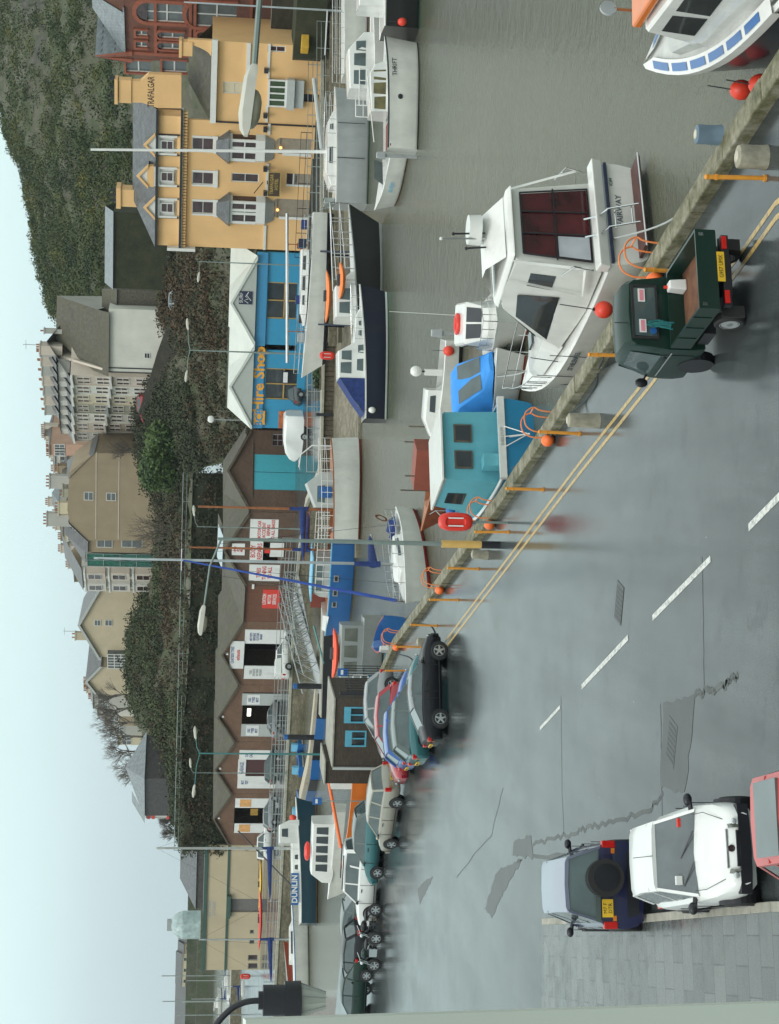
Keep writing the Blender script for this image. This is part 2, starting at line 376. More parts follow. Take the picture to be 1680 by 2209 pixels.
# road patches, gully covers and painted lines, each its own thin sheet
def gsheet(name, pix, z, m):
    rr = random.Random(int(pix[0][0])); P = [at(x, y, z) for x, y in pix]; Q = []
    for a, b in zip(P, P[1:] + P[:1]):
        k = max(2, int((b - a).length / .22))
        for j in range(k): q = a.lerp(b, j / k); Q.append((q.x + rr.uniform(-.05, .05), q.y + rr.uniform(-.07, .07), z))
    mb = MB(); mb.face(Q, m); return tag(mb.build(name), kind='structure')
def strip(name, pl, w, z, m, dash=None):
    mb = MB(); pl = [Vector(p) for p in pl]
    for a, b in zip(pl, pl[1:]):
        t = (b - a).normalized(); nn = Vector((-t.y, t.x)) * w / 2
        mb.face([(*(a - nn), z), (*(b - nn), z), (*(b + nn), z), (*(a + nn), z)], m)
    return tag(mb.build(name), kind='structure')
def P2(x, y): v = at(x, y); return (v.x, v.y)
yl = [P2(957, 1388), P2(1075, 1232), P2(1250, 1000), P2(1400, 810), P2(1605, 536), P2(1672, 440), (5.7, 20), (6.8, 14)]
strip('yellow_line', yl, .095, .006, M_yline)
strip('yellow_line', [(x - .24 * .97, y - .24 * .25) for x, y in yl], .095, .006, M_yline)
for a, b, w in (((1533, 1205), (1408, 1333), .12), ((1355, 1375), (1255, 1482), .12), ((1208, 1525), (1165, 1572), .09), ((1690, 1062), (1615, 1138), .13)):
    strip('lane_dash', [P2(*a), P2(*b)], w, .006, M_wline)
gsheet('road_patch', [(1430, 1520), (1500, 1495), (1478, 1710), (1424, 1702)], .005, M_patch)
gsheet('road_patch', [(1046, 1960), (1070, 1880), (1128, 1850), (1085, 1925), (1060, 1980)], .005, M_patch)
gsheet('road_patch', [(1108, 1815), (1145, 1800), (1150, 1852), (1105, 1845)], .005, M_patch)
gsheet('road_patch', [(900, 1920), (915, 1900), (935, 1890), (905, 1950)], .005, M_patch)
M_crack = mat('tar_joint', (.012, .013, .012), .3)
def wig(pix, amp, n, seed):
    random.seed(seed); out = []
    for (a, b), (c, d) in zip(pix, pix[1:]):
        for k in range(n):
            u = k / n; p = at(a + (c - a) * u, b + (d - b) * u); out.append((p.x + random.uniform(-amp, amp), p.y + random.uniform(-amp, amp)))
    out.append(P2(*pix[-1])); return out
M_rough = patch_mat('broken_tarmac_edge', (.028, .032, .029), (.065, .07, .062), .4)
strip('road_joint', wig([(1150, 1820), (1232, 1798), (1290, 1780), (1400, 1752), (1430, 1712)], .06, 14, 1), .09, .0045, M_rough)
strip('road_joint', wig([(1210, 1505), (1212, 1700), (1216, 1800)], .02, 6, 2), .03, .0045, M_crack)
strip('road_joint', wig([(1425, 1520), (1428, 1780)], .02, 6, 2), .03, .0047, M_crack)
strip('road_joint', wig([(1500, 1500), (1560, 1480), (1592, 1455)], .06, 12, 5), .12, .0045, M_rough)
strip('road_joint', wig([(1514, 1200), (1517, 1335), (1519, 1500)], .02, 5, 7), .025, .0045, M_crack)
strip('road_joint', wig([(1150, 1846), (1232, 1846)], .05, 5, 9), .1, .0046, M_rough)
strip('road_joint', wig([(985, 1890), (1060, 1800), (1085, 1700)], .04, 6, 4), .05, .0045, M_crack)
mb = MB(); c = at(1343, 1305); h = P2
def cover(name, pix, label):
    t = thing(name, label, 'drain cover', tuple(at(*pix, .006)), R(-14)); mb = MB()
    mb.box(-.42, .42, -.3, .3, 0, .004, M_patch)
    for k in range(7): mb.box(-.36 + k * .105, -.30 + k * .105, -.24, .24, .004, .007, M_black)
    mb.build('grating', t)
cover('drain_cover', (1335, 1300), 'iron drain grating set in the wet road between the white dashes and the yellow lines')
cover('drain_cover', (1448, 1600), 'iron cover in the middle of the dark tarmac patch')
# pavement beside the building: stone flags with kerb
K = [(-3.9, 16.5), (-5.97, 25.38), (-7.91, 32.76), (-10.26, 42.3)]
W0 = [(-8.2, 14), (-12.34, 42.3)]
def flag_mat():
    m, n, b = nt_mat('wet_paving_flags'); t = n.nodes.new('ShaderNodeNewGeometry')
    mp = n.nodes.new('ShaderNodeMapping'); mp.inputs['Rotation'].default_value = (0, 0, R(76)); n.links.new(t.outputs['Position'], mp.inputs[0])
    k = n.nodes.new('ShaderNodeTexBrick'); n.links.new(mp.outputs[0], k.inputs['Vector']); mp.inputs['Rotation'].default_value = (0, 0, R(-14.0))
    for nm, val in (('Color1', (.060, .068, .065, 1)), ('Color2', (.115, .125, .118, 1)), ('Mortar', (.03, .032, .03, 1))): k.inputs[nm].default_value = val
    k.inputs['Scale'].default_value = 1; k.inputs['Brick Width'].default_value = .95; k.inputs['Row Height'].default_value = .62; k.inputs['Mortar Size'].default_value = .012
    f = _noise(n, t.outputs['Position'], 2.5, 5, .7)
    n.links.new(_mixc(n, .6, k.outputs['Color'], _ramp(n, f, [(.3, (.6,) * 3), (.7, (1.3,) * 3)]), 'MULTIPLY'), b.inputs['Base Color'])
    n.links.new(_ramp(n, f, [(.35, (.15,) * 3), (.7, (.4,) * 3)]), b.inputs['Roughness']); _bump(n, b, k.outputs['Fac'], -.25, .01); return m
M_flag = flag_mat()
pav = K[:] + [(-13.2, 42.0), (-13.2, 8), (-3.0, 8)]
mb = MB(); mb.prism(pav, -.02, .13, M_flag); tag(mb.build('pavement'), kind='structure')
mb = MB(); ko = offs(K, -.16); ki = offs(K, -.005)
for i in range(len(K) - 1):
    a0, a1, b0, b1 = Vector(K[i]), Vector(K[i + 1]), Vector(ko[i]), Vector(ko[i + 1]); n = max(1, round((a1 - a0).length / .9))
    for k in range(n):
        u, w = (k + .01) / n, (k + .99) / n
        mb.prism([tuple(a0.lerp(a1, u)), tuple(a0.lerp(a1, w)), tuple(b0.lerp(b1, w)), tuple(b0.lerp(b1, u))], -.02, .136, M_conc)
tag(mb.build('kerb', bevel=.015), kind='structure')
# ------------------------------------------------------------------ far quay
FE = [(60, 142), (41.5, 136), (24.6, 131.5), (6.9, 125), (2.6, 126.5), (0.5, 140), (-4, 149), (-9.5, 154.5), (-31.5, 163), (-47.4, 171), (-75, 178), (-90, 175)]
mb = MB(); far = FE + [(-90, 240), (-60, 330), (160, 420), (160, 142)]
mb.prism(far, -4, 0, M_quay, cap=M_road); tag(mb.build('far_quay'), kind='structure')
mb = MB(); fo, fi = offs(FE, -.1), offs(FE, .5)
M_fcope = mat('pale_quay_coping', (.36, .35, .28), .7, var=.2, dirt=.4)
fo, fi = offs(FE, .1), offs(FE, -.5)
for i in range(len(FE) - 1): mb.prism([fo[i], fo[i + 1], fi[i + 1], fi[i]], -.1, .14, M_fcope)
tag(mb.build('far_quay_coping'), 'pale stone coping along the top of the far quay wall', 'kerb')
# sloping stone revetment under the far quay
mb = MB(); slp = [(60, 142), (41.5, 136), (24.6, 131.5), (6.9, 125), (1.5, 126)]
bot = [(55, 126), (38, 121.5), (24, 117.5), (7.5, 110.5), (-3, 110)]
for i in range(4): mb.face([(*slp[i], -.75), (*slp[i + 1], -.75), (*bot[i + 1], -1.55), (*bot[i], -1.55)], M_quay)
for i in range(4):
    a, b = Vector(bot[i]), Vector(bot[i + 1])
    mb.prism([tuple(a), tuple(b), (b.x, b.y - .8), (a.x, a.y - .8)], -1.9, -1.2, M_quay)
tag(mb.build('foreshore'), kind='structure')
# ------------------------------------------------------------------ hill behind the harbour
def hz(x, y, Y): return atY(x, y, Y).z
HCOL = {   # picture row -> (distance, picture column) of the ground profile
 -600: [(205, 8), (225, 300), (300, 60), (380, -130), (450, -170), (520, -150)],
 0: [(170, 3), (205, 350), (300, 110), (380, -25), (450, -60), (520, 0)],
 160: [(166, 3), (200, 380), (300, 130), (370, -10), (420, -18), (520, 80)],
 290: [(164, 3), (195, 400), (290, 140), (350, 16), (400, 14), (520, 120)],
 400: [(164, 3), (190, 410), (290, 160), (350, 60), (380, 58), (500, 160)],
 520: [(164, 3), (188, 430), (285, 180), (345, 80), (380, 84), (480, 180)],
 660: [(164, 3), (192, 415), (270, 215), (340, 108), (370, 110), (450, 200)],
 760: [(165, 3), (198, 400), (235, 320), (270, 300), (330, 210), (420, 230)],
 900: [(168, 3), (206, 400), (232, 325), (262, 305), (300, 290), (420, 300)],
 980: [(185, 4), (210, 405), (230, 335), (262, 308), (300, 295), (420, 310)],
 1020: [(203, 9.5), (212, 412), (228, 345), (262, 310), (300, 300), (420, 320)],
 1150: [(203, 9.5), (212, 410), (236, 345), (262, 322), (300, 315), (420, 330)],
 1270: [(203, 9.4), (214, 400), (240, 330), (268, 300), (300, 290), (420, 330)],
 1360: [(203, 9.4), (214, 395), (245, 300), (272, 276), (300, 278), (420, 330)],
 1480: [(203, 9.6), (218, 385), (250, 300), (276, 278), (310, 285), (420, 340)],
 1600: [(203, 10), (220, 385), (255, 320), (285, 308), (320, 315), (420, 350)],
 1700: [(203, 9.8), (222, 398), (255, 365), (285, 360), (320, 365), (420, 380)],
 1800: [(203, 8.6), (222, 402), (255, 400), (285, 399), (320, 400), (420, 400)],
 1835: [(203, 2), (222, 3), (255, 4), (285, 4), (320, 3), (420, 2)],
}
def hill_grid(nu, nv):
    rows = sorted(HCOL); G = []
    for i in range(nu + 1):
        yv = -600 + (1835 + 600) * i / nu
        k = max(j for j in range(len(rows)) if rows[j] <= yv + 1e-6); k = min(k, len(rows) - 2)
        u = (yv - rows[k]) / (rows[k + 1] - rows[k]); u = u * u * (3 - 2 * u)
        prof = []
        for (Y0, x0), (Y1, x1) in zip(HCOL[rows[k]], HCOL[rows[k + 1]]):
            z0 = x0 if (Y0, x0) == HCOL[rows[k]][0] else hz(x0, rows[k], Y0)
            z1 = x1 if (Y1, x1) == HCOL[rows[k + 1]][0] else hz(x1, rows[k + 1], Y1)
            if rows[k] >= 1835: z0 = x0
            if rows[k + 1] >= 1835: z1 = x1
            prof.append((Y0 + (Y1 - Y0) * u, z0 + (z1 - z0) * u))
        line = []
        for j in range(nv + 1):
            w = j / nv * (len(prof) - 1); a = min(int(w), len(prof) - 2); t = w - a
            Y = prof[a][0] * (1 - t) + prof[a + 1][0] * t; z = prof[a][1] * (1 - t) + prof[a + 1][1] * t
            d = ray(420, yv); X = d.x / d.y * Y
            line.append((X, Y, z))
        G.append(line)
    return G
HG = hill_grid(200, 90)
M_hill = leaf_mat('hillside_scrub', [(.02, .028, .010), (.035, .05, .014), (.085, .08, .055), (.045, .065, .018), (.13, .12, .10)], .9, .06)
def rocky(p, e=0.0):
    return p.y > 235 and p.y < 340 and p.x > 18 and noise.noise(Vector((p.x * .045, p.y * .03, 7.3))) + .35 * noise.noise(Vector((p.x * .2, p.z * .25, 1))) > .24 + e
M_rock = wall_mat('quarry_rock', [(.3, (.030, .036, .018)), (.5, (.060, .060, .040)), (.7, (.10, .095, .075))], (1, 1, .6), .35)
mb = MB(); vid = []
for i, line in enumerate(HG):
    r = []
    for j, (X, Y, z) in enumerate(line):
        e = min(1, j / 6) * (1 if i < 195 else .2)
        nzv = noise.fractal(Vector((X * .05, Y * .05, 0)), .7, 2.2, 5) * 2.2 + noise.fractal(Vector((X * .35, Y * .35, 3)), .7, 2, 3) * .7
        r.append(mb.V((X, Y, z + nzv * e * (1.0 if Y < 330 else .7))))
    vid.append(r)
for i in range(len(vid) - 1):
    for j in range(len(vid[0]) - 1): mb.idx([vid[i][j], vid[i + 1][j], vid[i + 1][j + 1], vid[i][j + 1]], M_rock if rocky(mb.v[vid[i][j]], -.02) else M_hill)
tag(mb.build('hill', smooth=60), kind='structure')
HV = [[mb.v[k] for k in r] for r in vid]
def hill_at(yv, Y):
    """terrain point on picture row yv at distance Y"""
    i = max(0, min(len(HV) - 1, round((yv + 600) / (2435) * (len(HV) - 1)))); line = HV[i]
    for a, b in zip(line, line[1:]):
        if a.y <= Y <= b.y: t = (Y - a.y) / (b.y - a.y + 1e-6); return a.lerp(b, t)
    return line[-1].copy()
# ------------------------------------------------------------------ buildings on the far quay
M_peach = mat('peach_render', (.74, .46, .205), .8, var=.06, scale=.5, dirt=.12, bump=.05)
M_slate = slate_mat('wet_slate', (.085, .095, .10), (.13, .14, .145))
M_slateb = slate_mat('brown_old_slate', (.075, .07, .05), (.11, .10, .075), moss=(.07, .075, .03), wet=.6)
M_frame = mat('white_window_frame', (.66, .66, .62), .4, var=.05)
M_pane = glass_mat('old_window_pane', (.05, .025, .025), .12, .5)
M_panel = mat('grey_wall_panel', (.42, .44, .42), .6, var=.06)
M_lit = mat('lit_bulb', (.9, .5, .15), .5, emit=((1, .5, .16), 1.6))
def fth(name, label, cat, PL, group=None): return thing(name, label, cat, (PL.p.x, PL.p.y, 0), PL.rot, group)
def sash(par, s0, s1, z0, z1, fr=.07, y=-.03, bars=1, arch=0.0, mf=None, mp=None, name='window', vb=0, depth=.1):
    """window part: frame with glazing bars, its pane a sub-part"""
    mf = mf or M_frame; mp = mp or M_pane; m = MB()
    m.box(s0, s0 + fr, y - depth / 2, y + depth / 2, z0, z1, mf); m.box(s1 - fr, s1, y - depth / 2, y + depth / 2, z0, z1, mf)
    m.box(s0 + fr, s1 - fr, y - depth / 2, y + depth / 2, z1 - fr, z1, mf); m.box(s0 + fr - .0, s1 - fr, y - depth / 2, y + depth / 2, z0, z0 + fr, mf)
    for k in range(bars):
        zz = z0 + (z1 - z0) * (k + 1) / (bars + 1); m.box(s0 + fr, s1 - fr, y - depth / 2 + .02, y + depth / 2 - .02, zz - fr * .35, zz + fr * .35, mf)
    for k in range(vb):
        ss = s0 + (s1 - s0) * (k + 1) / (vb + 1); m.box(ss - fr * .35, ss + fr * .35, y - depth / 2 + .015, y + depth / 2 - .015, z0 + fr, z1 - fr, mf)
    if arch:
        n = 8; c = (s0 + s1) / 2; w = (s1 - s0) / 2; poly = [(c - w, z1)] + [(c - w * math.cos(math.pi * k / n), z1 + arch * math.sin(math.pi * k / n)) for k in range(1, n)] + [(c + w, z1)]
        m.prism(poly, y - depth / 2, y + depth / 2, mf, 'y')
    f = m.build(name, par); g = MB(); g.box(s0 + fr * .6, s1 - fr * .6, y + depth * .1, y + depth * .3, z0 + fr * .6, z1 - fr * .6, mp)
    g.build('pane', f); return f
# wall with real openings: grid of boxes round rectangular holes
def holed_wall(mb, s0, s1, z0, z1, holes, m, y0=0.0, y1=.35):
    xs = sorted({s0, s1, *[min(max(h[0], s0), s1) for h in holes], *[min(max(h[1], s0), s1) for h in holes]})
    zs = sorted({z0, z1, *[min(max(h[2], z0), z1) for h in holes], *[min(max(h[3], z0), z1) for h in holes]})
    for a, b in zip(xs, xs[1:]):
        run = None
        for c, d in zip(zs, zs[1:]):
            cx, cz = (a + b) / 2, (c + d) / 2; inside = any(h[0] < cx < h[1] and h[2] < cz < h[3] for h in holes)
            if inside:
                if run: mb.box(a, b, y0, y1, run[0], run[1], m)
                run = None
            else: run = [c, d] if run is None else [run[0], d]
        if run: mb.box(a, b, y0, y1, run[0], run[1], m)
HP = Plane(atY(640, 541, 143), atY(640, 90, 135))
def hr(x0, x1, y0, y1, off=0): return HP.rect(x0, x1, y0, y1, off)
hotel = fth('hotel', 'peach rendered hotel with white bay windows and slate roof on the far quay', 'hotel', HP)
sL = 0.0; sM = HP.sz(500, 262)[0]; sR = HP.sz(500, 90)[0]
zc = HP.sz(392, 385)[1]; ze = HP.sz(338, 385)[1]; zr = HP.sz(282, 385)[1]
gw = HP.sz(340, 235)[0]
wins = []
def w(*a): r = hr(*a); wins.append(r); return r
W1 = [w(414, 461, 297, 324), w(414, 461, 371, 398), w(414, 461, 434, 461)]
W2c = w(499, 558, 374, 393)
Bay = [hr(494, 571, 288, 350), hr(494, 571, 421, 484)]
for b in Bay: wins.append((b[0] + .25, b[1] - .25, b[2] + .3, b[3] - .2))
ar1, ar2, dr = w(604, 672, 299, 334), w(597, 668, 430, 471), w(618, 672, 375, 400)
wg1, wg2 = w(481, 526, 177, 202), w(577, 616, 99, 112)
bay3 = hr(577, 618, 169, 228); wins.append((bay3[0] + .2, bay3[1] - .2, bay3[2] + .2, bay3[3] - .1)); drw = w(642, 688, 203, 220)
zg = HP.sz(456, 170)[1]
m = MB(); holed_wall(m, sL, sM, -1, zc, wins, M_peach); holed_wall(m, sM, sR, -1, zg, wins, M_peach)
m.box(sL, sL + .35, .35, 10, -1, zc, M_peach); m.box(sR - .35, sR, .35, 9, -1, zg, M_peach)
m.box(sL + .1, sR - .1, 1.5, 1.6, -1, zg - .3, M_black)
dm = [hr(332, 382, c - 21, c + 21) for c in (312, 380, 447)]
holes2 = [(d[0] + .15, d[1] - .15, d[2] + .25, d[3]) for d in dm]
holed_wall(m, sL, gw, zc, ze, holes2, M_peach)
m.box(gw, sM + .2, .0, .35, zc, ze, M_peach)
# name gable with its chimney
G = [HP.sz(*p) for p in ((305, 221), (341, 233), (391, 233), (391, 162), (320, 160), (303, 175), (280, 175), (280, 221))]
m.prism(G, -.05, .8, M_peach, 'y')
m.build('wall', hotel)
m = MB(); m.box(*[HP.sz(265, 221)[0], HP.sz(265, 172)[0]], -.15, 1.0, HP.sz(283, 200)[1], HP.sz(256, 200)[1], M_peach)
a, b = HP.sz(250, 223)[0], HP.sz(250, 170)[0]; m.box(a, b, -.3, 1.15, HP.sz(254, 200)[1], HP.sz(247, 200)[1], M_peach)
for k in range(3): m.cyl((a + .5 + k * .7, .4), .16, HP.sz(247, 200)[1], HP.sz(236, 200)[1], M_black, 10)
m.build('chimney', hotel)
m = MB(); c0, c1 = HP.sz(265, 472)[0], HP.sz(265, 435)[0]; zt = HP.sz(246, 450)[1]
m.box(c0, c1, 3.2, 4.6, HP.sz(300, 450)[1], HP.sz(256, 450)[1], M_peach); m.box(c0 - .15, c1 + .15, 3.05, 4.75, HP.sz(256, 450)[1], zt, M_peach)
for k in range(3): m.cyl((c0 + .3 + k * .45, 3.9), .14, zt, zt + .5, M_black, 10)
m.build('chimney', hotel)
# slate mansard, hipped at the left
m = MB(); r0, r1 = HP.sz(282, 455)[0], HP.sz(282, 224)[0]
m.face([(sL - .3, -.25, ze), (gw, -.25, ze), (r1, 3.4, zr), (r0, 3.4, zr)], M_slate)
m.face([(sL - .3, 8, ze), (sL - .3, -.25, ze), (r0, 3.4, zr), (r0, 5.4, zr)], M_slate); m.face([(r0, 3.4, zr), (r1, 3.4, zr), (r1, 5.4, zr), (r0, 5.4, zr)], M_slate)
m.face([(gw, 8, ze), (sL - .3, 8, ze), (r0, 5.4, zr), (r1, 5.4, zr)], M_slate)
rf = m.build('roof', hotel)
m = MB(); zg2 = HP.sz(405, 170)[1]; q0, q1 = HP.sz(405, 196)[0], HP.sz(405, 118)[0]
m.face([(sM, -.3, zg), (sR + .1, -.3, zg), (q1, 3.2, zg2), (q0, 3.2, zg2)], M_slateb); m.face([(sM - .0, 6, zg), (sM, -.3, zg), (q0, 3.2, zg2)], M_slateb)
m.face([(q0, 3.2, zg2), (q1, 3.2, zg2), (sR, 6, zg), (sM, 6, zg)], M_slateb); m.build('wing_roof', hotel)
m = MB(); pl = []     # curved parapet and chimney at the right end
for k in range(9):
    t = k / 8; p = HP.sz(455 - 50 * t, 118 - 28 * t ** .6 + 2); pl.append((p[0], p[1]))
pe = [(sR + .05, pl[-1][1]), (sR + .05, zg)]
m.prism(pl + pe, -.2, .4, M_peach, 'y'); x0, x1 = HP.sz(400, 119)[0], HP.sz(400, 89)[0]
m.box(x0, x1, -.3, .9, HP.sz(415, 105)[1], HP.sz(392, 105)[1], M_peach); m.box(x0 - .12, x1 + .12, -.42, 1.02, HP.sz(392, 105)[1], HP.sz(386, 105)[1], M_peach); m.build('chimney', hotel)
# cornices, string courses
m = MB(); m.box(sL - .3, gw + .2, -.5, .0, zc - .06, zc + .1, M_frame); m.box(sL - .3, gw + .2, -.56, -.5, zc - .02, zc + .16, M_black)
n = 46
for k in range(n): s_ = sL + (gw - sL) * (k + .5) / n; m.box(s_ - .09, s_ + .09, -.32, .0, zc - .38, zc - .06, M_peach)
m.box(sL - .25, sL + .0, -.6, 1.2, zc - 1.2, zc + 1.1, M_frame); m.build('cornice', hotel)
m = MB(); m.box(sM - .1, sR + .15, -.45, .0, zg - .42, zg + .04, M_frame); m.build('cornice', hotel)
m = MB(); zs = HP.sz(571, 480)[1]
for a, b in ((sL, Bay[1][0]), (Bay[1][1], Bay[0][0]), (Bay[0][1], sM)): m = MB(); m.box(a, b, -.14, 0, zs - .14, zs + .06, M_frame); m.build('string_course', hotel)
z2 = HP.sz(534, 180)[1]; m = MB(); m.box(sM, sR, -.16, 0, z2 - .14, z2 + .16, M_frame); m.build('string_course', hotel)
z3 = HP.sz(575, 250)[1]; m = MB(); m.box(sM + .1, bay3[0], -.1, 0, z3 - .1, z3 + .1, M_frame); m.build('string_course', hotel); m = MB(); m.box(bay3[1], sR, -.1, 0, z3 - .1, z3 + .1, M_frame); m.build('string_course', hotel)
m = MB()
for yy in (266,): m.box(*[HP.sz(550, yy)[0] - .06, HP.sz(550, yy)[0] + .06], -.12, -.01, 0, zg - .4, M_black)
m.build('drainpipe', hotel)
for yy in (290, 334, 401, 428, 469): m = MB(); m.box(HP.sz(360, yy)[0] - .05, HP.sz(360, yy)[0] + .05, -.1, -.01, zc + .2, ze, M_black); m.build('drainpipe', hotel)
m = MB(); m.box(sL - .25, gw, -.4, -.22, ze - .08, ze + .1, M_black); m.build('gutter', hotel)
for i, d in enumerate(dm):
    g = MB(); c = (d[0] + d[1]) / 2; hw = (d[1] - d[0]) / 2; zt = d[3]; zp = zt + hw * .95; dep = 2.3
    g.box(d[0], d[0] + .16, -.25, .2, d[2], zt, M_frame); g.box(d[1] - .16, d[1], -.25, .2, d[2], zt, M_frame); g.box(d[0] + .16, d[1] - .16, -.25, .2, d[3] - .45, zt, M_frame)
    if i == 1: g.box(d[0] - .05, d[1] + .05, -.27, .3, zt, zt + .55, M_peach); zt += .55; zp += .55
    g.prism([(d[0], zt), (d[1], zt), (c, zp - .1)], -.22, .0, M_frame, 'y')
    g.box(d[0] + .1, d[1] - .1, 0, dep, d[2], zt, M_frame)
    for sg in (-1, 1): g.face([(c, -.35, zp), (c + sg * (hw + .15), -.35, zt - .12), (c + sg * (hw + .15), dep + .5, zt - .12), (c, dep + 1, zp)], M_slate)
    g.prism([(c - hw - .2, zt - .1), (c - hw + .05, zt - .1), (c, zp - .18), (c, zp + .08)], -.4, -.2, M_peach, 'y'); g.prism([(c + hw + .2, zt - .1), (c + hw - .05, zt - .1), (c, zp - .18), (c, zp + .08)], -.4, -.2, M_peach, 'y')
    dd = g.build('dormer', hotel); sash(dd, d[0] + .42, d[1] - .42, d[2] + .3, d[3] - .55, y=-.1, arch=.16)
M_cream = mat('cream_sill', (.6, .52, .36), .6)
for r in W1:
    f = sash(hotel, *r, y=.1, arch=.25); g = MB(); g.box(r[0] - .15, r[0], -.06, .1, r[2] - .25, r[3], M_frame); g.box(r[1], r[1] + .15, -.06, .1, r[2] - .25, r[3], M_frame); g.box(r[0] - .2, r[1] + .2, -.16, .0, r[2] - .32, r[2] - .02, M_frame); g.build('surround', f)
sash(hotel, *W2c, y=.1); sash(hotel, *wg1, y=.12, mp=M_cream); sash(hotel, *wg2, y=.12)
for r in Bay:
    g = MB(); c = (r[0] + r[1]) / 2; hw = (r[1] - r[0]) / 2
    pl = [(r[0], .05), (r[0] + .35, -.7), (r[1] - .35, -.7), (r[1], .05)]
    g.prism(pl, r[2] - .0, r[2] + .75, M_frame); g.prism(pl, r[3] - .25, r[3], M_frame)
    for x_ in (r[0] + .35, r[0] + .35 + (r[1] - r[0] - .7) * .42, r[0] + .35 + (r[1] - r[0] - .7) * .58, r[1] - .45): g.box(x_ - .09, x_ + .12, -.7, -.5, r[2] + .75, r[3] - .25, M_frame)
    g.prism([(r[0], .05), (r[0] + .02, -.05), (r[0] + .12, -.02), (r[0] + .1, .05)], r[2] + .75, r[3] - .25, M_frame)
    b = g.build('bay_window', hotel); h = MB(); h.prism([(r[0] + .1, .0), (r[0] + .4, -.55), (r[1] - .4, -.55), (r[1] - .1, .0)], r[2] + .7, r[3] - .2, M_pane); h.build('pane', b)
    h = MB(); zm = (r[2] + r[3]) / 2 + .2; h.box(r[0] + .36, r[1] - .36, -.66, -.58, zm - .05, zm + .05, M_frame); h.build('glazing_bar', b)
    h = MB(); zt = r[3]; zk = zt + 1.1
    h.loft([[(r[0] - .25, .0, zt), (r[0] + .2, -.95, zt), (r[1] - .2, -.95, zt), (r[1] + .25, .0, zt)], [(c - .55, -.02, zk), (c - .5, -.12, zk), (c + .5, -.12, zk), (c + .55, -.02, zk)]], M_slate); h.build('canopy', b)
    h = MB(); h.loft([[(c - .8, .0, r[2] - .75), (c - .7, -.1, r[2] - .75), (c + .7, -.1, r[2] - .75), (c + .8, 0, r[2] - .75)], [(r[0], .05, r[2]), (r[0] + .35, -.68, r[2]), (r[1] - .35, -.68, r[2]), (r[1], .05, r[2])]], M_panel); h.build('corbel', b)
for (x_, y_) in ((531, 436), (531, 462)):
    r = HP.sz(x_, y_); g = MB(); g.ball((r[0], -.45, r[1]), .06, M_lit, 8, 6); g.build('lit_lamp', hotel)
r = bay3; g = MB(); g.box(r[0], r[1], -.5, .05, r[2] - .0, r[2] + .16, M_frame); g.box(r[0], r[1], -.5, .05, r[3] - .16, r[3], M_frame)
for k in range(5): x_ = r[0] + (r[1] - r[0] - .12) * k / 4; g.box(x_, x_ + .12, -.48, -.3, r[2] + .16, r[3] - .16, M_frame)
g.box(r[0] - .1, r[1] + .1, -.8, .02, r[2] - .6, r[2], M_panel); g.box(r[0], r[1], -.5, .0, r[2] - 1.35, r[2] - .6, M_panel); b = g.build('bay_window', hotel)
h = MB(); h.box(r[0] + .1, r[1] - .1, -.4, -.1, r[2] + .1, r[3] - .1, mat('green_dark_glass', (.05, .08, .04), .15)); h.build('pane', b)
M_shut = mat('grey_brown_shutter', (.27, .23, .17), .6)
for r in (ar1, ar2):
    g = MB(); c = (r[0] + r[1]) / 2; hw = (r[1] - r[0]) / 2; g.box(r[0], r[1], .1, .2, r[2], r[3], M_shut)
    g.prism([(c + hw * math.cos(math.pi * k / 10), r[3] + .45 * math.sin(math.pi * k / 10)) for k in range(11)], -.004, .1, M_shut, 'y')
    g.box(r[0] - .1, r[0] + .12, -.06, .2, r[2], r[3] - .2, M_frame); a = g.build('shuttered_arch', hotel)
    g = MB(); g.ball((c - .1, -.15, r[3] - .05), .13, M_lit, 10, 7); g.build('lit_lamp', a)
g = MB(); g.box(dr[0], dr[1], .1, .2, dr[2], dr[3] - .6, M_shut); g.box(dr[0] + .2, dr[1] - .2, .06, .1, dr[2] + 1.3, dr[3] - .8, M_pane); g.box(dr[0], dr[1], .1, .2, dr[3] - .5, dr[3], M_pane)
g.box(dr[0] - .1, dr[0] + .05, -.04, .2, dr[2], dr[3], M_frame); g.box(dr[0] + .05, dr[1], .0, .1, dr[3] - .62, dr[3] - .5, M_frame); g.build('door', hotel)
g = MB(); g.box(drw[0], drw[1], .15, .25, drw[2], drw[3], M_black); g.build('door', hotel)
M_sign = mat('brown_sign_board', (.05, .03, .015), .5); M_gold = mat('gold_lettering', (.42, .30, .08), .5)
r = hr(577, 604, 364, 417); sg = MB(); sg.box(r[0], r[1], -.9, -.82, r[2], r[3], M_sign)
for a in (0, 1): sg.box(r[0], r[1], -.94, -.9, (r[2], r[3] - .05)[a], (r[2] + .05, r[3])[a], M_gold); sg.box((r[0], r[1] - .05)[a], (r[0] + .05, r[1])[a], -.94, -.9, r[2] + .05, r[3] - .05, M_gold)
sg.box((r[0] + r[1]) / 2 - .04, (r[0] + r[1]) / 2 + .04, -.86, 0, r[3], r[3] + .08, M_black)
s_ = sg.build('sign_board', hotel); text('lettering', 'TRAFALGAR\nHOTEL', .38, M_gold, s_, ((r[0] + r[1]) / 2, -.905, (r[2] + r[3]) / 2), bold=.006, xs=.8)
p = HP.sz(326, 198); text('name_lettering', 'TRAFALGAR', .72, M_sign, hotel, (p[0], -.06, p[1]), bold=.01, xs=.62)
g = MB(); a, b = HP.sz(588, 399), HP.sz(560, 370)
a = HP.sz(567, 392); b = HP.sz(547, 404); g.tube([(a[0], -.1, a[1]), (b[0], -1.6, b[1])], .035, M_black, 6); g.build('flagpole', hotel)
g = MB()
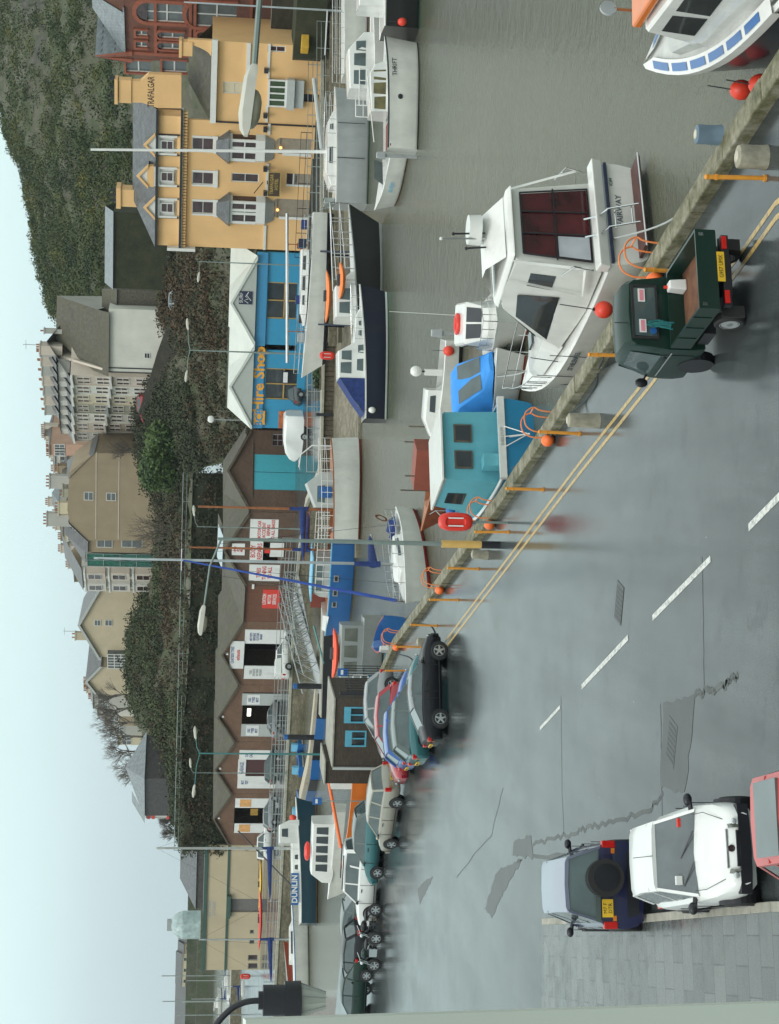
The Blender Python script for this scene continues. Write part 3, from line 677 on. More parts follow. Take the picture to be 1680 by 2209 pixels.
for (x_, y_) in ((573, 414), (573, 362), (573, 277), (575, 150), (573, 247)):
    p = HP.sz(x_, y_); g = MB(); g.box(p[0] - .18, p[0] + .18, -.55, -.1, p[1] - .12, p[1] + .2, M_black); g.build('floodlight', hotel)
# forecourt railings before the hotel
def railing(name, label, pts, h, m, rails=2, gap=1.5, r=.025, group=None, pr=.03, balus=0):
    pts = [Vector(p) for p in pts]; o = thing(name, label, 'railing', tuple(pts[0]), 0, group); base = pts[0]
    mb = MB(); 
    for a, b in zip(pts, pts[1:]):
        for k in range(rails): dz = Vector((0, 0, h * (k + 1) / rails)); mb.bar(a + dz - base, b + dz - base, r, m, 5)
        if balus:
            n = int((b - a).length / balus)
            for k in range(n): p = a.lerp(b, (k + .5) / n) - base; mb.bar(p + Vector((0, 0, .08)), p + Vector((0, 0, h)), .009, m, 4)
    mb.build('rails', o); pm = None
    for a, b in zip(pts, pts[1:]):
        n = max(1, round((b - a).length / gap))
        for k in range(n + (1 if b is pts[-1] else 0)):
            p = a.lerp(b, k / n) - base
            if pm is None: q = MB(); q.cyl((0, 0), pr, 0, h + .03, m, 6); pm = q.build('post', o, loc=p); first = pm
            else: c = pm.copy(); C.objects.link(c); c.parent = o; c.location = p
    return o
fr = lambda s, y, z=0: Vector((HP.p.x + HP.t.x * s - HP.t.y * y, HP.p.y + HP.t.y * s + HP.t.x * y, z))
railing('railing', 'black iron railing on the low wall in front of the hotel arches', [fr(0.2, -2.2, .55), fr(sM, -2.2, .55)], .9, M_black, 2, 1.9, .022)
M_plinth = wall_mat('dark_forecourt_wall', [(.3, (.03, .03, .025)), (.6, (.07, .065, .05)), (.8, (.12, .11, .08))])
g = MB(); 
for s0_, s1_, zz in ((.0, 8.5, .5), (8.5, sM + 1, .35)): a, b, c, d = fr(s0_, -2.5), fr(s1_, -2.5), fr(s1_, -2.15), fr(s0_, -2.15); g.prism([(v.x, v.y) for v in (a, b, c, d)], 0, zz, M_plinth)
tag(g.build('forecourt_wall'), 'low dark stone wall before the hotel frontage', 'wall')
# ------------------------------------------------------------------ red brick Victorian building at the right edge
M_brick = brick_mat('red_brick', (.17, .055, .035), (.24, .08, .05), (.12, .09, .07))
M_terra = mat('terracotta_dressing', (.30, .09, .05), .7, var=.15, scale=4)
M_dstone = mat('dark_rubble_panel', (.075, .07, .065), .9, var=.3, scale=3, bump=.4)
VP = Plane(atY(600, 145, 150), atY(600, -120, 138)); vic = fth('brick_building', 'dark red brick Victorian building with arched windows and grey hipped roof behind the hotel', 'building', VP)
def vr(*a): return VP.rect(*a)
vw = [vr(317, 403, 8, 49), vr(425, 510, 8, 60), vr(293, 317, 66, 78), vr(293, 317, 90, 103), vr(348, 396, 70, 84), vr(348, 396, 93, 108), vr(434, 480, 70, 84), vr(434, 480, 96, 110), vr(272, 325, 131, 157), vr(350, 402, 131, 157)]
vw2 = [vr(317, 403, -60, -20), vr(425, 510, -60, -10)]
m = MB(); z0 = VP.sz(269, 70)[1]; sA = VP.sz(300, 116)[0]; zA = VP.sz(268, 130)[1]
holed_wall(m, 0, sA, -1, zA - .5, vw + vw2, M_brick, 0, .4); holed_wall(m, sA, VP.len, -1, z0, vw + vw2, M_brick, .15, .5)
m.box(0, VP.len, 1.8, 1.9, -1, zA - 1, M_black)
a = VP.sz(206, 142); c_ = (0 + sA) / 2
m.prism([(0, zA - .5), (sA, zA - .5), (c_ - .1, a[1] - .3)], 0, .4, M_brick, 'y'); 
g0 = VP.sz(256, 28)[0]; g1 = VP.sz(256, -60)[0]; m.prism([(g0, z0), (g1, z0), ((g0 + g1) / 2, VP.sz(190, 0)[1])], .1, .5, M_brick, 'y')
m.box(-.05, 0.3, .4, 9, -1, zA - .5, M_brick); m.build('wall', vic)
m = MB()
for x_, y_ in ((410, 0), (540, 0), (335, 60), (420, 60)):
    zz = VP.sz(x_, 60)[1]; m.box(sA, VP.len, .0, .15, zz - .12, zz + .12, M_terra)
m.box(sA - .15, sA + .2, -.02, .16, -1, z0, M_terra); m.prism([(-.3, zA - .7), (.15, zA - .7), (c_ - .1, a[1] - .75), (c_ - .1, a[1])], -.15, .0, M_terra, 'y'); m.prism([(sA + .3, zA - .7), (sA - .15, zA - .7), (c_ - .1, a[1] - .75), (c_ - .1, a[1])], -.15, .0, M_terra, 'y')
m.build('dressing', vic)
for i, r in enumerate(vw + vw2):
    big = i in (0, 1, 10, 11); f = MB(); t = .18 if not big else .35; c = (r[0] + r[1]) / 2; hw = (r[1] - r[0]) / 2; Y = -.06
    f.box(r[0] - t, r[0], Y, .2, r[2] - .1, r[3], M_terra); f.box(r[1], r[1] + t, Y, .2, r[2] - .1, r[3], M_terra)
    if i in (8, 9, 2, 3): f.box(r[0] - t, r[1] + t, Y, .2, r[3], r[3] + t, M_terra)
    else:
        k = 10; A = .9 if big else .35; o_ = [(c - (hw + t) * math.cos(math.pi * q / k), r[3] + (A + t) * math.sin(math.pi * q / k)) for q in range(k + 1)]; i_ = [(c - hw * math.cos(math.pi * q / k), r[3] + A * math.sin(math.pi * q / k)) for q in range(k + 1)]
        f.loft([[(o_[q][0], Y, o_[q][1]), (i_[q][0], Y, i_[q][1]), (i_[q][0], .2, i_[q][1]), (o_[q][0], .2, o_[q][1])] for q in range(k + 1)], M_terra)
        f.prism(i_, .04, .14, M_pane, 'y')
    fo_ = f.build('window', vic); g = MB(); g.box(r[0], r[1], .2, .25, r[2], r[3], mat('grey_reflecting_pane', (.13, .15, .15), .1)); g.build('pane', fo_)
    g = MB(); zz = (r[2] + r[3]) / 2; g.box(r[0], r[1], .14, .2, zz - .06, zz + .06, M_frame); g.box(r[0], r[0] + .08, .14, .2, r[2], r[3], M_frame); g.box(r[1] - .08, r[1], .14, .2, r[2], r[3], M_frame); 
    if big: g.box(c - .05, c + .05, .14, .2, r[2], r[3], M_frame)
    g.build('frame', fo_)
M_slateg = slate_mat('light_grey_slate', (.17, .20, .21), (.22, .25, .26))
m = MB(); zt = VP.sz(192, 70)[1]; e0 = VP.sz(264, 112)[0]; e1 = VP.sz(264, 34)[0]; t0 = VP.sz(195, 100)[0]
m.face([(e0 - .5, -.1, z0), (e1 + 1, -.1, z0), (e1, 4.5, zt), (t0, 4.5, zt)], M_slateg); m.face([(e0 - .5, 8, z0), (e0 - .5, -.1, z0), (t0, 4.5, zt)], M_slateg)
m.face([(-.3, -.2, zA - .5), (c_ - .1, -.2, a[1]), (c_ - .1, 7, a[1]), (-.3, 7, zA - .5)], M_slateg); m.face([(sA, -.2, zA - .5), (c_ - .1, -.2, a[1]), (c_ - .1, 7, a[1]), (sA, 7, zA - .5)], M_slateg)
gm = (g0 + g1) / 2; zz = VP.sz(190, 0)[1]; m.face([(g0, 0, z0), (gm, 0, zz), (gm, 9, zz), (g0, 9, z0)], M_slateg); m.face([(g1, 0, z0), (gm, 0, zz), (gm, 9, zz), (g1, 9, z0)], M_slateg); m.build('roof', vic)
m = MB(); q = VP.sz(205, 25)[0]; m.box(q, q + 1.6, 3, 4.2, z0, zt + .6, M_terra); m.box(q - .1, q + 1.7, 2.9, 4.3, zt + .6, zt + .9, M_terra); m.build('chimney', vic)
# retaining walls and hedge right of the hotel
M_moss = leaf_mat('dark_ivy', [(.012, .015, .007), (.026, .03, .012), (.045, .042, .02)], .9, .5)
m = MB(); p = [atY(690, 128, 134), atY(690, -80, 128)]; m.prism([(p[0].x, p[0].y), (p[1].x, p[1].y), (p[1].x + 1, p[1].y + 6), (p[0].x + 1, p[0].y + 6)], 0, hz(637, 60, 132), M_moss); tag(m.build('ivy_wall'), 'ivy dark retaining wall below the brick building, right of the hotel', 'wall')
m = MB(); p = [atY(640, 110, 141), atY(640, -80, 137)]; m.prism([(p[0].x, p[0].y), (p[1].x, p[1].y), (p[1].x + .6, p[1].y + 1), (p[0].x + .6, p[0].y + 1)], 0, hz(585, 60, 139), M_darkwall, cap=M_conc); tag(m.build('terrace_wall'), 'dark stone terrace wall with pale capping in front of the brick building', 'wall')
# yellow digger arm showing over the ivy wall
q = atY(652, 88, 133); t = thing('digger', 'small yellow digger parked on the terrace at the right end of the hotel', 'digger', tuple(q), R(10)); g = MB(); g.box(-.8, .8, -.6, .6, -.5, .1, mat('digger_yellow', (.55, .33, .03), .5, dirt=.3)); g.build('body', t, bevel=.06); g = MB(); g.tube([(.8, 0, 0), (1.5, 0, .5), (2.2, 0, -.3)], .12, MATS['digger_yellow'], 6); g.build('arm', t)
# ------------------------------------------------------------------ turquoise shops with pale gabled fascia
M_turq = mat('turquoise_board', (.03, .27, .46), .5, var=.05, scale=1, dirt=.1)
M_sky = mat('sky_blue_board', (.045, .25, .45), .5, var=.04)
M_teald = mat('turquoise_door', (.06, .40, .48), .5, var=.04, dirt=.12)
M_clad = mat('pale_grey_cladding', (.40, .43, .39), .6, var=.05, scale=.8, dirt=.1)
M_cladl = mat('pale_roof_sheet', (.56, .59, .53), .5, var=.05, scale=.8, dirt=.15)
SP = Plane(atY(640, 925, 149), atY(640, 546, 143.5))
def sr(*a): return SP.rect(*a)
shop = fth('shop_building', 'pair of turquoise fronted quayside shops under a pale roof with two wide gables', 'shop', SP)
zE = SP.sz(548, 740)[1]; zR = SP.sz(494, 740)[1]; sE = SP.len
m = MB(); holes = [sr(577, 640, 609, 688), sr(573, 640, 795, 862), sr(560, 640, 744, 756)]
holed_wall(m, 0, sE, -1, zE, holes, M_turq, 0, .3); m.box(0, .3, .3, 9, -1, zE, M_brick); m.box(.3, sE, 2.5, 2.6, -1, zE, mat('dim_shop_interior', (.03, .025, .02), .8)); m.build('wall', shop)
m = MB(); zB = SP.sz(574, 740)[1]
f = SP.sz(550, 700)[0]
for a, b in ((SP.sz(560, 922)[0], SP.sz(560, 757)[0]), (SP.sz(560, 745)[0], sE)): m.box(a, b, -.22, 0, zB + .1, zE, M_sky)
m.build('fascia', shop)
gables = [(SP.sz(548, 922)[0], SP.sz(548, 742)[0], SP.sz(494, 830)), (SP.sz(548, 742)[0], SP.sz(548, 548)[0], SP.sz(497, 650))]
m = MB(); 
for a, b, (c, z) in gables: m.prism([(a, zE), (b, zE), (c, z - .12)], -.5, -.3, M_clad, 'y')
m.build('gable', shop)
m = MB(); zr_ = zR
for a, b, (c, z) in gables:
    for e in (a, b): m.face([(e, -.55, zE), (c, -.55, z), (c, 5.5, z + .02), (e, 5.5, z + .02)], M_cladl)
    for e in (a, b):
        d = .16 if e == a else -.16; m.prism([(e, zE - .05), (e + d * 2.2, zE - .05), (c, z - .18), (c, z + .04)], -.62, -.5, M_cladl, 'y')
m.face([(0, 5.5, zR + .02), (sE, 5.5, zR + .02), (sE, 11, zE), (0, 11, zE)], M_cladl)
m.build('roof', shop)
M_yfr = mat('ochre_window_frame', (.42, .27, .08), .5)
for r in holes[:2]:
    f = MB(); zm = r[2] + (r[3] - r[2]) * .42; c = (r[0] + r[1]) / 2
    f.box(r[0], r[1], .05, .14, zm - .06, zm + .06, M_yfr)
    for x_ in (r[0], c - .05, r[1] - .1): f.box(x_, x_ + .1, .05, .14, r[2], r[3], M_yfr)
    w_ = f.build('shop_window', shop); g = MB(); g.box(r[0] + .02, r[1] - .02, .16, .2, r[2], r[3], M_glass); g.build('pane', w_)
M_amber = mat('orange_lettering', (.80, .36, .02), .5)
p = SP.sz(559, 817); text('shop_lettering', 'Hire Shop', 1.28, M_amber, shop, (p[0], -.232, p[1]), bold=.03, xs=1.12)
p = SP.sz(561, 768); text('shop_lettering', '32 4255', .5, M_amber, shop, (p[0], -.232, p[1] - .1), bold=.01, xs=.9)
r = sr(547, 571, 884, 914); g = MB(); g.box(r[0], r[1], -.26, -.22, r[2], r[3], M_amber); lb = g.build('sign_panel', shop)
text('lettering', 'BCB', .9, M_sky, lb, ((r[0] + r[1]) / 2, -.27, (r[2] + r[3]) / 2), bold=.03)
# square dark blue panel in the right gable, white flecks of a drawn emblem
r = sr(515, 544, 625, 653); g = MB(); g.box(r[0], r[1], -.56, -.5, r[2], r[3], M_navy); lb = g.build('sign_panel', shop)
g = MB(); random.seed(5); sx_, sz_ = r[0], r[2]; W_, H_ = r[1] - r[0], r[3] - r[2]
g.tube([(sx_ + W_ * .1, -.57, sz_ + H_ * .3), (sx_ + W_ * .3, -.57, sz_ + H_ * .62), (sx_ + W_ * .42, -.57, sz_ + H_ * .3), (sx_ + W_ * .6, -.57, sz_ + H_ * .5), (sx_ + W_ * .95, -.57, sz_ + H_ * .28)], .035, M_frame, 5)
g.tube([(sx_ + W_ * .3, -.57, sz_ + H_ * .1), (sx_ + W_ * .7, -.57, sz_ + H_ * .42)], .03, M_frame, 5); g.build('emblem', lb)
text('lettering', 'SURF', .4, M_frame, lb, ((r[0] + r[1]) / 2, -.57, r[2] + H_ * .82))
g = MB(); p = SP.sz(600, 875); g.box(p[0] - .9, p[0] + .3, -.5, -.04, 0, 1.2, M_grey); 
r = sr(583, 598, 905, 925)
g = MB(); g.box(r[0] + .1, r[1] + .8, -.1, -.04, .2, 2.1, mat('orange_poster', (.5, .13, .03), .6, var=.5, scale=4)); g.build('poster', shop)
r = sr(608, 622, 800, 826); g = MB(); g.box(r[0], r[1], -.16, -.1, r[2], r[3], M_navy); g.box(r[0] + .08, r[1] - .08, -.18, -.16, r[2] + .08, r[3] - .1, M_white); g.build('poster', shop)
# ------------------------------------------------------------------ row of brick garages, each a thing with its own roof
M_gbrick = brick_mat('brown_brick', (.115, .065, .04), (.16, .09, .055), (.09, .07, .055), dirt=.5)
M_gbrick2 = brick_mat('orange_brown_brick', (.17, .085, .05), (.23, .12, .07), (.12, .09, .065), dirt=.4)
M_groof = slate_mat('mossy_roof_sheet', (.062, .056, .042), (.085, .075, .055), 1.1, .5, moss=(.065, .066, .024), wet=.7)
M_sheetl = mat('rooflight_sheet', (.34, .42, .44), .3, var=.15)
V = {927: (540, 158.6), 1104: (537, 157.0), 1263: (528, 161), 1340: (525, 165), 1477: (514, 171.5), 1600: (505, 177.5), 1712: (498, 183), 1822: (492, 188.5)}
VK = sorted(V)
def vpt(y): return atY(V[y][0], y, V[y][1])
GARL = {}
def garage(yR, yL, apex, label, wall=M_gbrick, flat=False, dep=17, ridge=None):
    PL = Plane(vpt(yL), vpt(yR)); t = fth('garage', label, 'garage', PL, 'brick garages along the far quay'); zl, zr2 = vpt(yL).z, vpt(yR).z; L = PL.len; ze_ = (zl + zr2) / 2
    return PL, t, ze_, L
def g_body(PL, t, ze_, L, apexpix, holes, wall, dep=17, flat=False):
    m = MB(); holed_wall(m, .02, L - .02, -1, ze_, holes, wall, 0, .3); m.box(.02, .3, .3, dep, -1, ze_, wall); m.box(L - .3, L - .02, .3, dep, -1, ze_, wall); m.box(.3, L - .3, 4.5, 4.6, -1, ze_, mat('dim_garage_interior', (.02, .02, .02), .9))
    ap = PL.sz(*apexpix) if apexpix else (L / 2, ze_ + 2)
    if not flat: m.prism([(.02, ze_), (L - .02, ze_), (ap[0], ap[1] - .1)], 0, .3, wall, 'y')
    m.build('wall', t); m = MB()
    if not flat:
        for e in (0, L):
            m.face([(e, -.25, ze_), (ap[0], -.25, ap[1]), (ap[0], dep, ap[1]), (e, dep, ze_)], M_groof)
        rf = m.build('roof', t); g = MB()
        for e, d in ((0, .3), (L, -.3)): g.prism([(e, ze_ - .08), (e + d, ze_ - .08), (ap[0], ap[1] - .22), (ap[0], ap[1] + .02)], -.3, -.25, M_teak, 'y')
        g.build('bargeboard', t)
    else:
        m.face([(0, -.3, ze_), (L, -.3, ze_), (L, 9, ze_ + 2.6), (0, 9, ze_ + 2.6)], M_groof); rf = m.build('roof', t)
    return rf, ap
def doorpanel(t, name, r, m, y=-.03, h=None):
    g = MB(); g.box(r[0], r[1], y, y + .06, r[2], r[3], m); return g.build(name, t)
def lines(t, s, r, size, m, xs=1.0, y=-.04, bold=.01, fz=.5): return text('lettering', s, size, m, t, ((r[0] + r[1]) / 2, y, r[2] + (r[3] - r[2]) * fz), bold=bold, xs=xs)
M_redl = mat('red_lettering', (.55, .03, .03), .5); M_bluel = mat('blue_grey_lettering', (.08, .12, .25), .5)
# 1 teal double door
PL, t, ze_, L = garage(927, 1104, 1017, 'brown brick garage with one big turquoise door, next to the turquoise shops')
r = PL.rect(548, 640, 981, 1057); hole = (r[0], r[1], -1, r[3]); rf, ap = g_body(PL, t, ze_, L, (489, 1017), [hole, PL.rect(587, 611, 936, 962)], M_gbrick)
d = doorpanel(t, 'door', (r[0], r[1], 0, r[3]), M_teald, .04); g = MB(); g.box((r[0] + r[1]) / 2 - .02, (r[0] + r[1]) / 2 + .02, .03, .04, 0, r[3], M_navy); g.box(r[0] - .8, r[1] + 1.2, -.08, -.01, r[3] + .1, r[3] + .22, M_teak); g.build('door_rail', d)
r = PL.rect(587, 611, 936, 962); sash(t, *r, y=.12, vb=1, mf=M_grey)
g = MB(); g.face([(L - .4, 3, ze_ + .25), (L - .4, 6, ze_ + .25), (L - 2.4, 6, ze_ + 1.15), (L - 2.4, 3, ze_ + 1.15)], M_sheetl); g.build('rooflight', rf)
# 2 body repairs
PL, t, ze_, L = garage(1104, 1263, 1185, 'brown brick garage covered with white red lettered boards for body repairs')
r = PL.rect(540, 640, 1118, 1258); hole = PL.rect(566, 600, 1170, 1212); rf, ap = g_body(PL, t, ze_, L, (481, 1185), [hole], M_gbrick)
r = PL.rect(539, 600, 1120, 1166); b = doorpanel(t, 'sign_board', r, M_white); lines(b, 'MOTOR CAR\nACCIDENT\nREPAIRS\nTO ALL MAKES', r, .42, M_redl, .8, fz=.42)
r = PL.rect(539, 567, 1166, 1212); b = doorpanel(t, 'sign_board', r, M_white); lines(b, 'BODY\nREPAIRS', r, .62, M_redl, .8)
r = PL.rect(582, 612, 1170, 1200); b = doorpanel(t, 'sign_board', r, M_white, -.12); g = MB(); g.box(r[0] + .4, r[1] - .6, -.14, -.12, r[3] - .02, r[3] + .5, M_red); g.build('red_board', b)
r = PL.rect(537, 603, 1218, 1253); b = doorpanel(t, 'sign_board', r, M_white); lines(b, 'TYRES\nTUNING\nTO ALL', r, .52, M_redl, .75, fz=.5)
r = PL.rect(500, 528, 1172, 1197); b = doorpanel(t, 'sign_board', r, M_white, -.06); lines(b, 'OPEN\nFOR\nMOT', r, .3, M_redl, .8, -.07)
for e in (L * .1,): g = MB(); g.face([(.5, 1.0, ze_ + .22), (.5, 5, ze_ + .22), (1.8, 5, ze_ + .85), (1.8, 1.0, ze_ + .85)], M_sheetl); g.build('rooflight', rf)
# 3 flat fronted, red door
PL, t, ze_, L = garage(1263, 1340, 1300, 'flat fronted brown brick garage with a bright red lettered door panel')
rf, ap = g_body(PL, t, ze_, L, None, [], brick_mat('rust_brown_brick', (.16, .06, .03), (.19, .075, .04), (.12, .06, .04)), flat=True)
r = PL.rect(566, 604, 1272, 1312); b = doorpanel(t, 'red_panel', r, M_red); lines(b, 'LOXTON\nMOTOR\nSERVICES', r, .48, M_white, .8, fz=.6)
r = PL.rect(543, 548, 1263, 1271); doorpanel(t, 'alarm_box', (r[0] + .2, r[1] + .3, r[2], r[3]), M_white, -.14)
g = MB(); z9 = lambda y: ze_ + 2.9 * (y + .3) / 9.3 + .06
g.face([(.3, 6.2, z9(6.2)), (L - .2, 6.2, z9(6.2)), (L - .2, 7.8, z9(7.8)), (.3, 7.8, z9(7.8))], M_sheetl); g.build('rooflight', rf)
def gable_unit(yR, yL, ap, hole, label, wall=M_gbrick2):
    PL, t, ze_, L = garage(yR, yL, 0, label); r = PL.rect(*hole); h = (r[0], r[1], -1, r[3]); rf, apx = g_body(PL, t, ze_, L, ap, [h], wall)
    g = MB(); g.face([(.8, 4, ze_ + .5), (.8, 8, ze_ + .5), (2.0, 8, ze_ + 1.15), (2.0, 4, ze_ + 1.15)], M_sheetl); g.build('rooflight', rf)
    p = PL.sz(apx and ap[0] + 13, ap[1]); g = MB(); g.box(p[0] - .1, p[0] + .1, -.16, 0, p[1] - .1, p[1] + .12, M_white); g.build('security_lamp', t); return PL, t, r
# 4
PL, t, r = gable_unit(1340, 1477, (477, 1409), (527, 604, 1358, 1463), 'brick garage with tall white lettered doors and a white banner in its gable')
for box, s_, c_ in (((528, 604, 1358, 1388), 'MOT TESTS\nSERVICING\nCLUTCHES\nBRAKES', M_bluel), ((526, 604, 1436, 1464), 'TYRES\nEXHAUSTS\nBATTERIES\nWELDING', M_grey)):
    q = PL.rect(*box); b = doorpanel(t, 'door', (q[0], q[1], 0, q[3]), M_white, -.05); lines(b, s_, q, .32, c_, .7, -.06, fz=.68)
q = PL.rect(496, 526, 1381, 1440); b = doorpanel(t, 'banner', q, M_white, -.14); g = MB(); lines(b, 'QUAYSIDE TYRES', q, .42, M_bluel, .75, -.15, fz=.82); lines(b, 'exhausts', q, .5, M_redl, .9, -.15, fz=.42)
# 5
PL, t, r = gable_unit(1477, 1600, (468, 1544), (522, 600, 1494, 1588), 'orange brown brick garage with pale grey doors and a lit tube in its dark interior')
for box in ((522, 600, 1496, 1521), (520, 600, 1562, 1588)):
    q = PL.rect(*box); b = doorpanel(t, 'door', (q[0], q[1], 0, q[3]), M_panel, -.05); q2 = (q[0] + .15, q[1] - .15, q[3] - 1.8, q[3] - .5)
    g = MB(); g.box(*q2[:2], -.08, -.05, *q2[2:], M_white); g.build('notice', b); lines(b, 'OILS\nTYRES\nMOT', q2, .38, M_bluel, .8, -.09)
q = PL.rect(533, 541, 1538, 1553); g = MB(); g.box(q[0], q[1], .5, .6, q[2], q[3], mat('lit_tube', (1, 1, .8), .5, emit=((1, 1, .75), 2.2))); g.build('strip_light', t)
# 6
PL, t, r = gable_unit(1600, 1712, (462, 1656), (515, 600, 1618, 1700), 'orange brown brick garage with a white blue lettered front round a dark red doorway')
q = PL.rect(516, 600, 1618, 1638); b = doorpanel(t, 'door', (q[0], q[1], 0, q[3]), M_white, -.05); lines(b, 'CAR\nCARE', q, .45, M_bluel, .7, -.06, fz=.75)
q = PL.rect(513, 530, 1638, 1674); b = doorpanel(t, 'fascia_board', q, M_white, -.05); lines(b, 'GARAGE', q, .6, M_bluel, .8, -.06)
q = PL.rect(512, 590, 1674, 1700); b = doorpanel(t, 'door', (q[0], q[1], 0, q[3]), M_white, -.05); lines(b, 'MOT\nTEST', q, .42, M_bluel, .7, -.06, fz=.8)
q = PL.rect(530, 600, 1638, 1674); doorpanel(t, 'inner_door', (q[0], q[1], 0, q[3]), mat('dark_red_door', (.07, .02, .02), .5), .1)
# 7
PL, t, r = gable_unit(1712, 1822, (459, 1763), (505, 590, 1722, 1794), 'orange brown brick garage with pale orange notices on white doors, beside the beige shed')
for box in ((507, 590, 1722, 1742), (505, 590, 1776, 1796)):
    q = PL.rect(*box); b = doorpanel(t, 'door', (q[0], q[1], 0, q[3]), M_white, -.05); q2 = (q[0] + .2, q[1] - .15, q[3] - 1.7, q[3] - .5); g = MB(); g.box(*q2[:2], -.08, -.05, *q2[2:], mat('pale_orange_notice', (.65, .34, .12), .6, var=.25, scale=6)); g.build('notice', b)
q = PL.rect(540, 556, 1748, 1762); doorpanel(t, 'yellow_panel', q, mat('yellow_ochre', (.35, .2, .03), .6), .2)
# ------------------------------------------------------------------ beige shed
BP = Plane(atY(560, 2092, 208), atY(560, 1824, 203)); shed = fth('warehouse', 'long beige rendered quayside shed with dark green gutters and a tall dark doorway', 'warehouse', BP)
M_beige = mat('beige_render', (.50, .42, .28), .8, var=.05, scale=.4, dirt=.15); M_green = mat('dark_green_gutter', (.04, .09, .07), .5)
zt = BP.sz(441, 1950)[1]; L = BP.len; m = MB(); dr_ = BP.rect(497, 560, 1939, 1968); ws = [BP.rect(535, 556, y0, y1) for y0, y1 in ((2078, 2090), (2060, 2072))] + [BP.rect(538, 549, 2028, 2036), BP.rect(539, 548, 2006, 2014)]
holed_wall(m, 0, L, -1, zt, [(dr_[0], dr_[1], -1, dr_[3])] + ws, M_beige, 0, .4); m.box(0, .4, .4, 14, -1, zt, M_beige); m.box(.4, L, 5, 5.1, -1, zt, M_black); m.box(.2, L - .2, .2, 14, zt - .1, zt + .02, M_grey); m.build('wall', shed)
m = MB(); zg_ = BP.sz(490, 1950)[1]; m.box(0, L, -.2, .0, zt - .25, zt + .15, M_green); m.box(0, dr_[0] - .5, -.15, 0, zg_ - .12, zg_ + .12, M_green); m.box(dr_[1] + .5, L, -.15, 0, zg_ - .12, zg_ + .12, M_green); m.build('gutter', shed)
m = MB(); m.box(dr_[0] - .6, dr_[1] + .6, -.5, 0, dr_[3], dr_[3] + .5, M_green); m.box(dr_[0], dr_[1], .2, .3, 0, dr_[3], mat('dull_grey_door', (.16, .15, .14), .6)); m.build('doorway', shed)
for q in ws: sash(shed, *q, y=.15, bars=0, mf=M_grey)
p = BP.sz(457, 1960); text('lettering', 'SUTTON\nSTORES', .55, M_grey, shed, (p[0], -.01, p[1]), bold=.01)
# slate roofed building behind the shed
QP = Plane(atY(430, 1962, 232), atY(430, 1800, 228)); q = fth('slate_building', 'long grey slate roofed building standing behind the beige shed', 'building', QP)
m = MB(); zt2, ze2 = QP.sz(388, 1870)[1], QP.sz(424, 1870)[1]; L2 = QP.len; m.box(.1, L2 - .1, .2, 9, 0, ze2, M_dstone); m.build('wall', q)
m = MB(); m.face([(0, 0, ze2), (L2, 0, ze2), (L2, 4.5, zt2), (2.0, 4.5, zt2)], M_slate); m.face([(0, 9, ze2), (0, 0, ze2), (2.0, 4.5, zt2)], M_slate); m.face([(L2, 9, ze2), (0, 9, ze2), (2.0, 4.5, zt2), (L2, 4.5, zt2)], M_slate); m.build('roof', q)
# retaining wall behind garages and shops
RW = [(y, 203.4) for y in (1835, 1700, 1480, 1270, 1020)]
m = MB(); ln = [atY(425, y, D) for y, D in RW]
for a, b in zip(ln, ln[1:]):
    za, zb = 9.6, 9.4; m.prism([(a.x, a.y), (b.x, b.y), (b.x, b.y + .8), (a.x, a.y + .8)], 0, 9.5, M_moss)
tag(m.build('retaining_wall'), 'long dark stone retaining wall at the foot of the hill behind the garages', 'wall')
m = MB()
for a, b in zip(ln, ln[1:]): m.bar((a.x, a.y + .2, 10.6), (b.x, b.y + .2, 10.6), .05, M_post, 5); m.bar((a.x, a.y + .2, 10.15), (b.x, b.y + .2, 10.15), .03, M_post, 4)
for a, b in zip(ln, ln[1:]):
    n = max(1, int((b - a).length / 3))
    for k in range(n): p = a.lerp(b, k / n); m.bar((p.x, p.y + .2, 9.7), (p.x, p.y + .2, 10.65), .04, M_post, 4)
tag(m.build('railing'), 'thin grey railing along the top of the long retaining wall', 'railing')
# ------------------------------------------------------------------ houses on the hill
_win = {}
def winmesh(w, h, fr=M_frame, pane=M_pane, y=-.04):
    k = (round(w, 2), round(h, 2), fr.name, pane.name)
    if k not in _win:
        m = MB(); m.box(-w / 2, w / 2, y, .02, 0, h, pane); f = .07
        m.box(-w / 2 - f, -w / 2, y - .03, .02, -f, h + f, fr); m.box(w / 2, w / 2 + f, y - .03, .02, -f, h + f, fr); m.box(-w / 2, w / 2, y - .03, .02, h, h + f, fr); m.box(-w / 2, w / 2, y - .06, .02, -f, 0, fr); m.box(-w / 2, w / 2, y - .02, .02, h / 2 - .03, h / 2 + .03, fr)
        o = m.build('window'); _win[k] = o.data; bpy.data.objects.remove(o)
    return _win[k]
def addwin(par, x, z, w, h, fr=M_frame, pane=M_pane, y=0):
    o = bpy.data.objects.new('window', winmesh(w, h, fr, pane)); C.objects.link(o); o.parent = par; o.location = (x, y, z); return o
RD = {n: mat('render_' + n, c, .85, var=.08, scale=.5, dirt=.3) for n, c in dict(white=(.56, .54, .48), cream=(.54, .48, .34), pink=(.53, .46, .38), grey=(.40, .39, .35), tan=(.30, .235, .15), buff=(.50, .42, .29), olive=(.30, .29, .22), salmon=(.52, .32, .23), palewhite=(.60, .59, .52)).items()}
M_sl2 = slate_mat('hill_slate', (.085, .09, .09), (.12, .125, .125)); M_sl3 = slate_mat('hill_brown_slate', (.07, .065, .045), (.10, .09, .065), moss=(.08, .075, .04), wet=.6)
M_pane2 = glass_mat('grey_pane', (.10, .11, .11), .15, .4); M_pot = mat('chimney_pot', (.28, .13, .07), .8, var=.3)
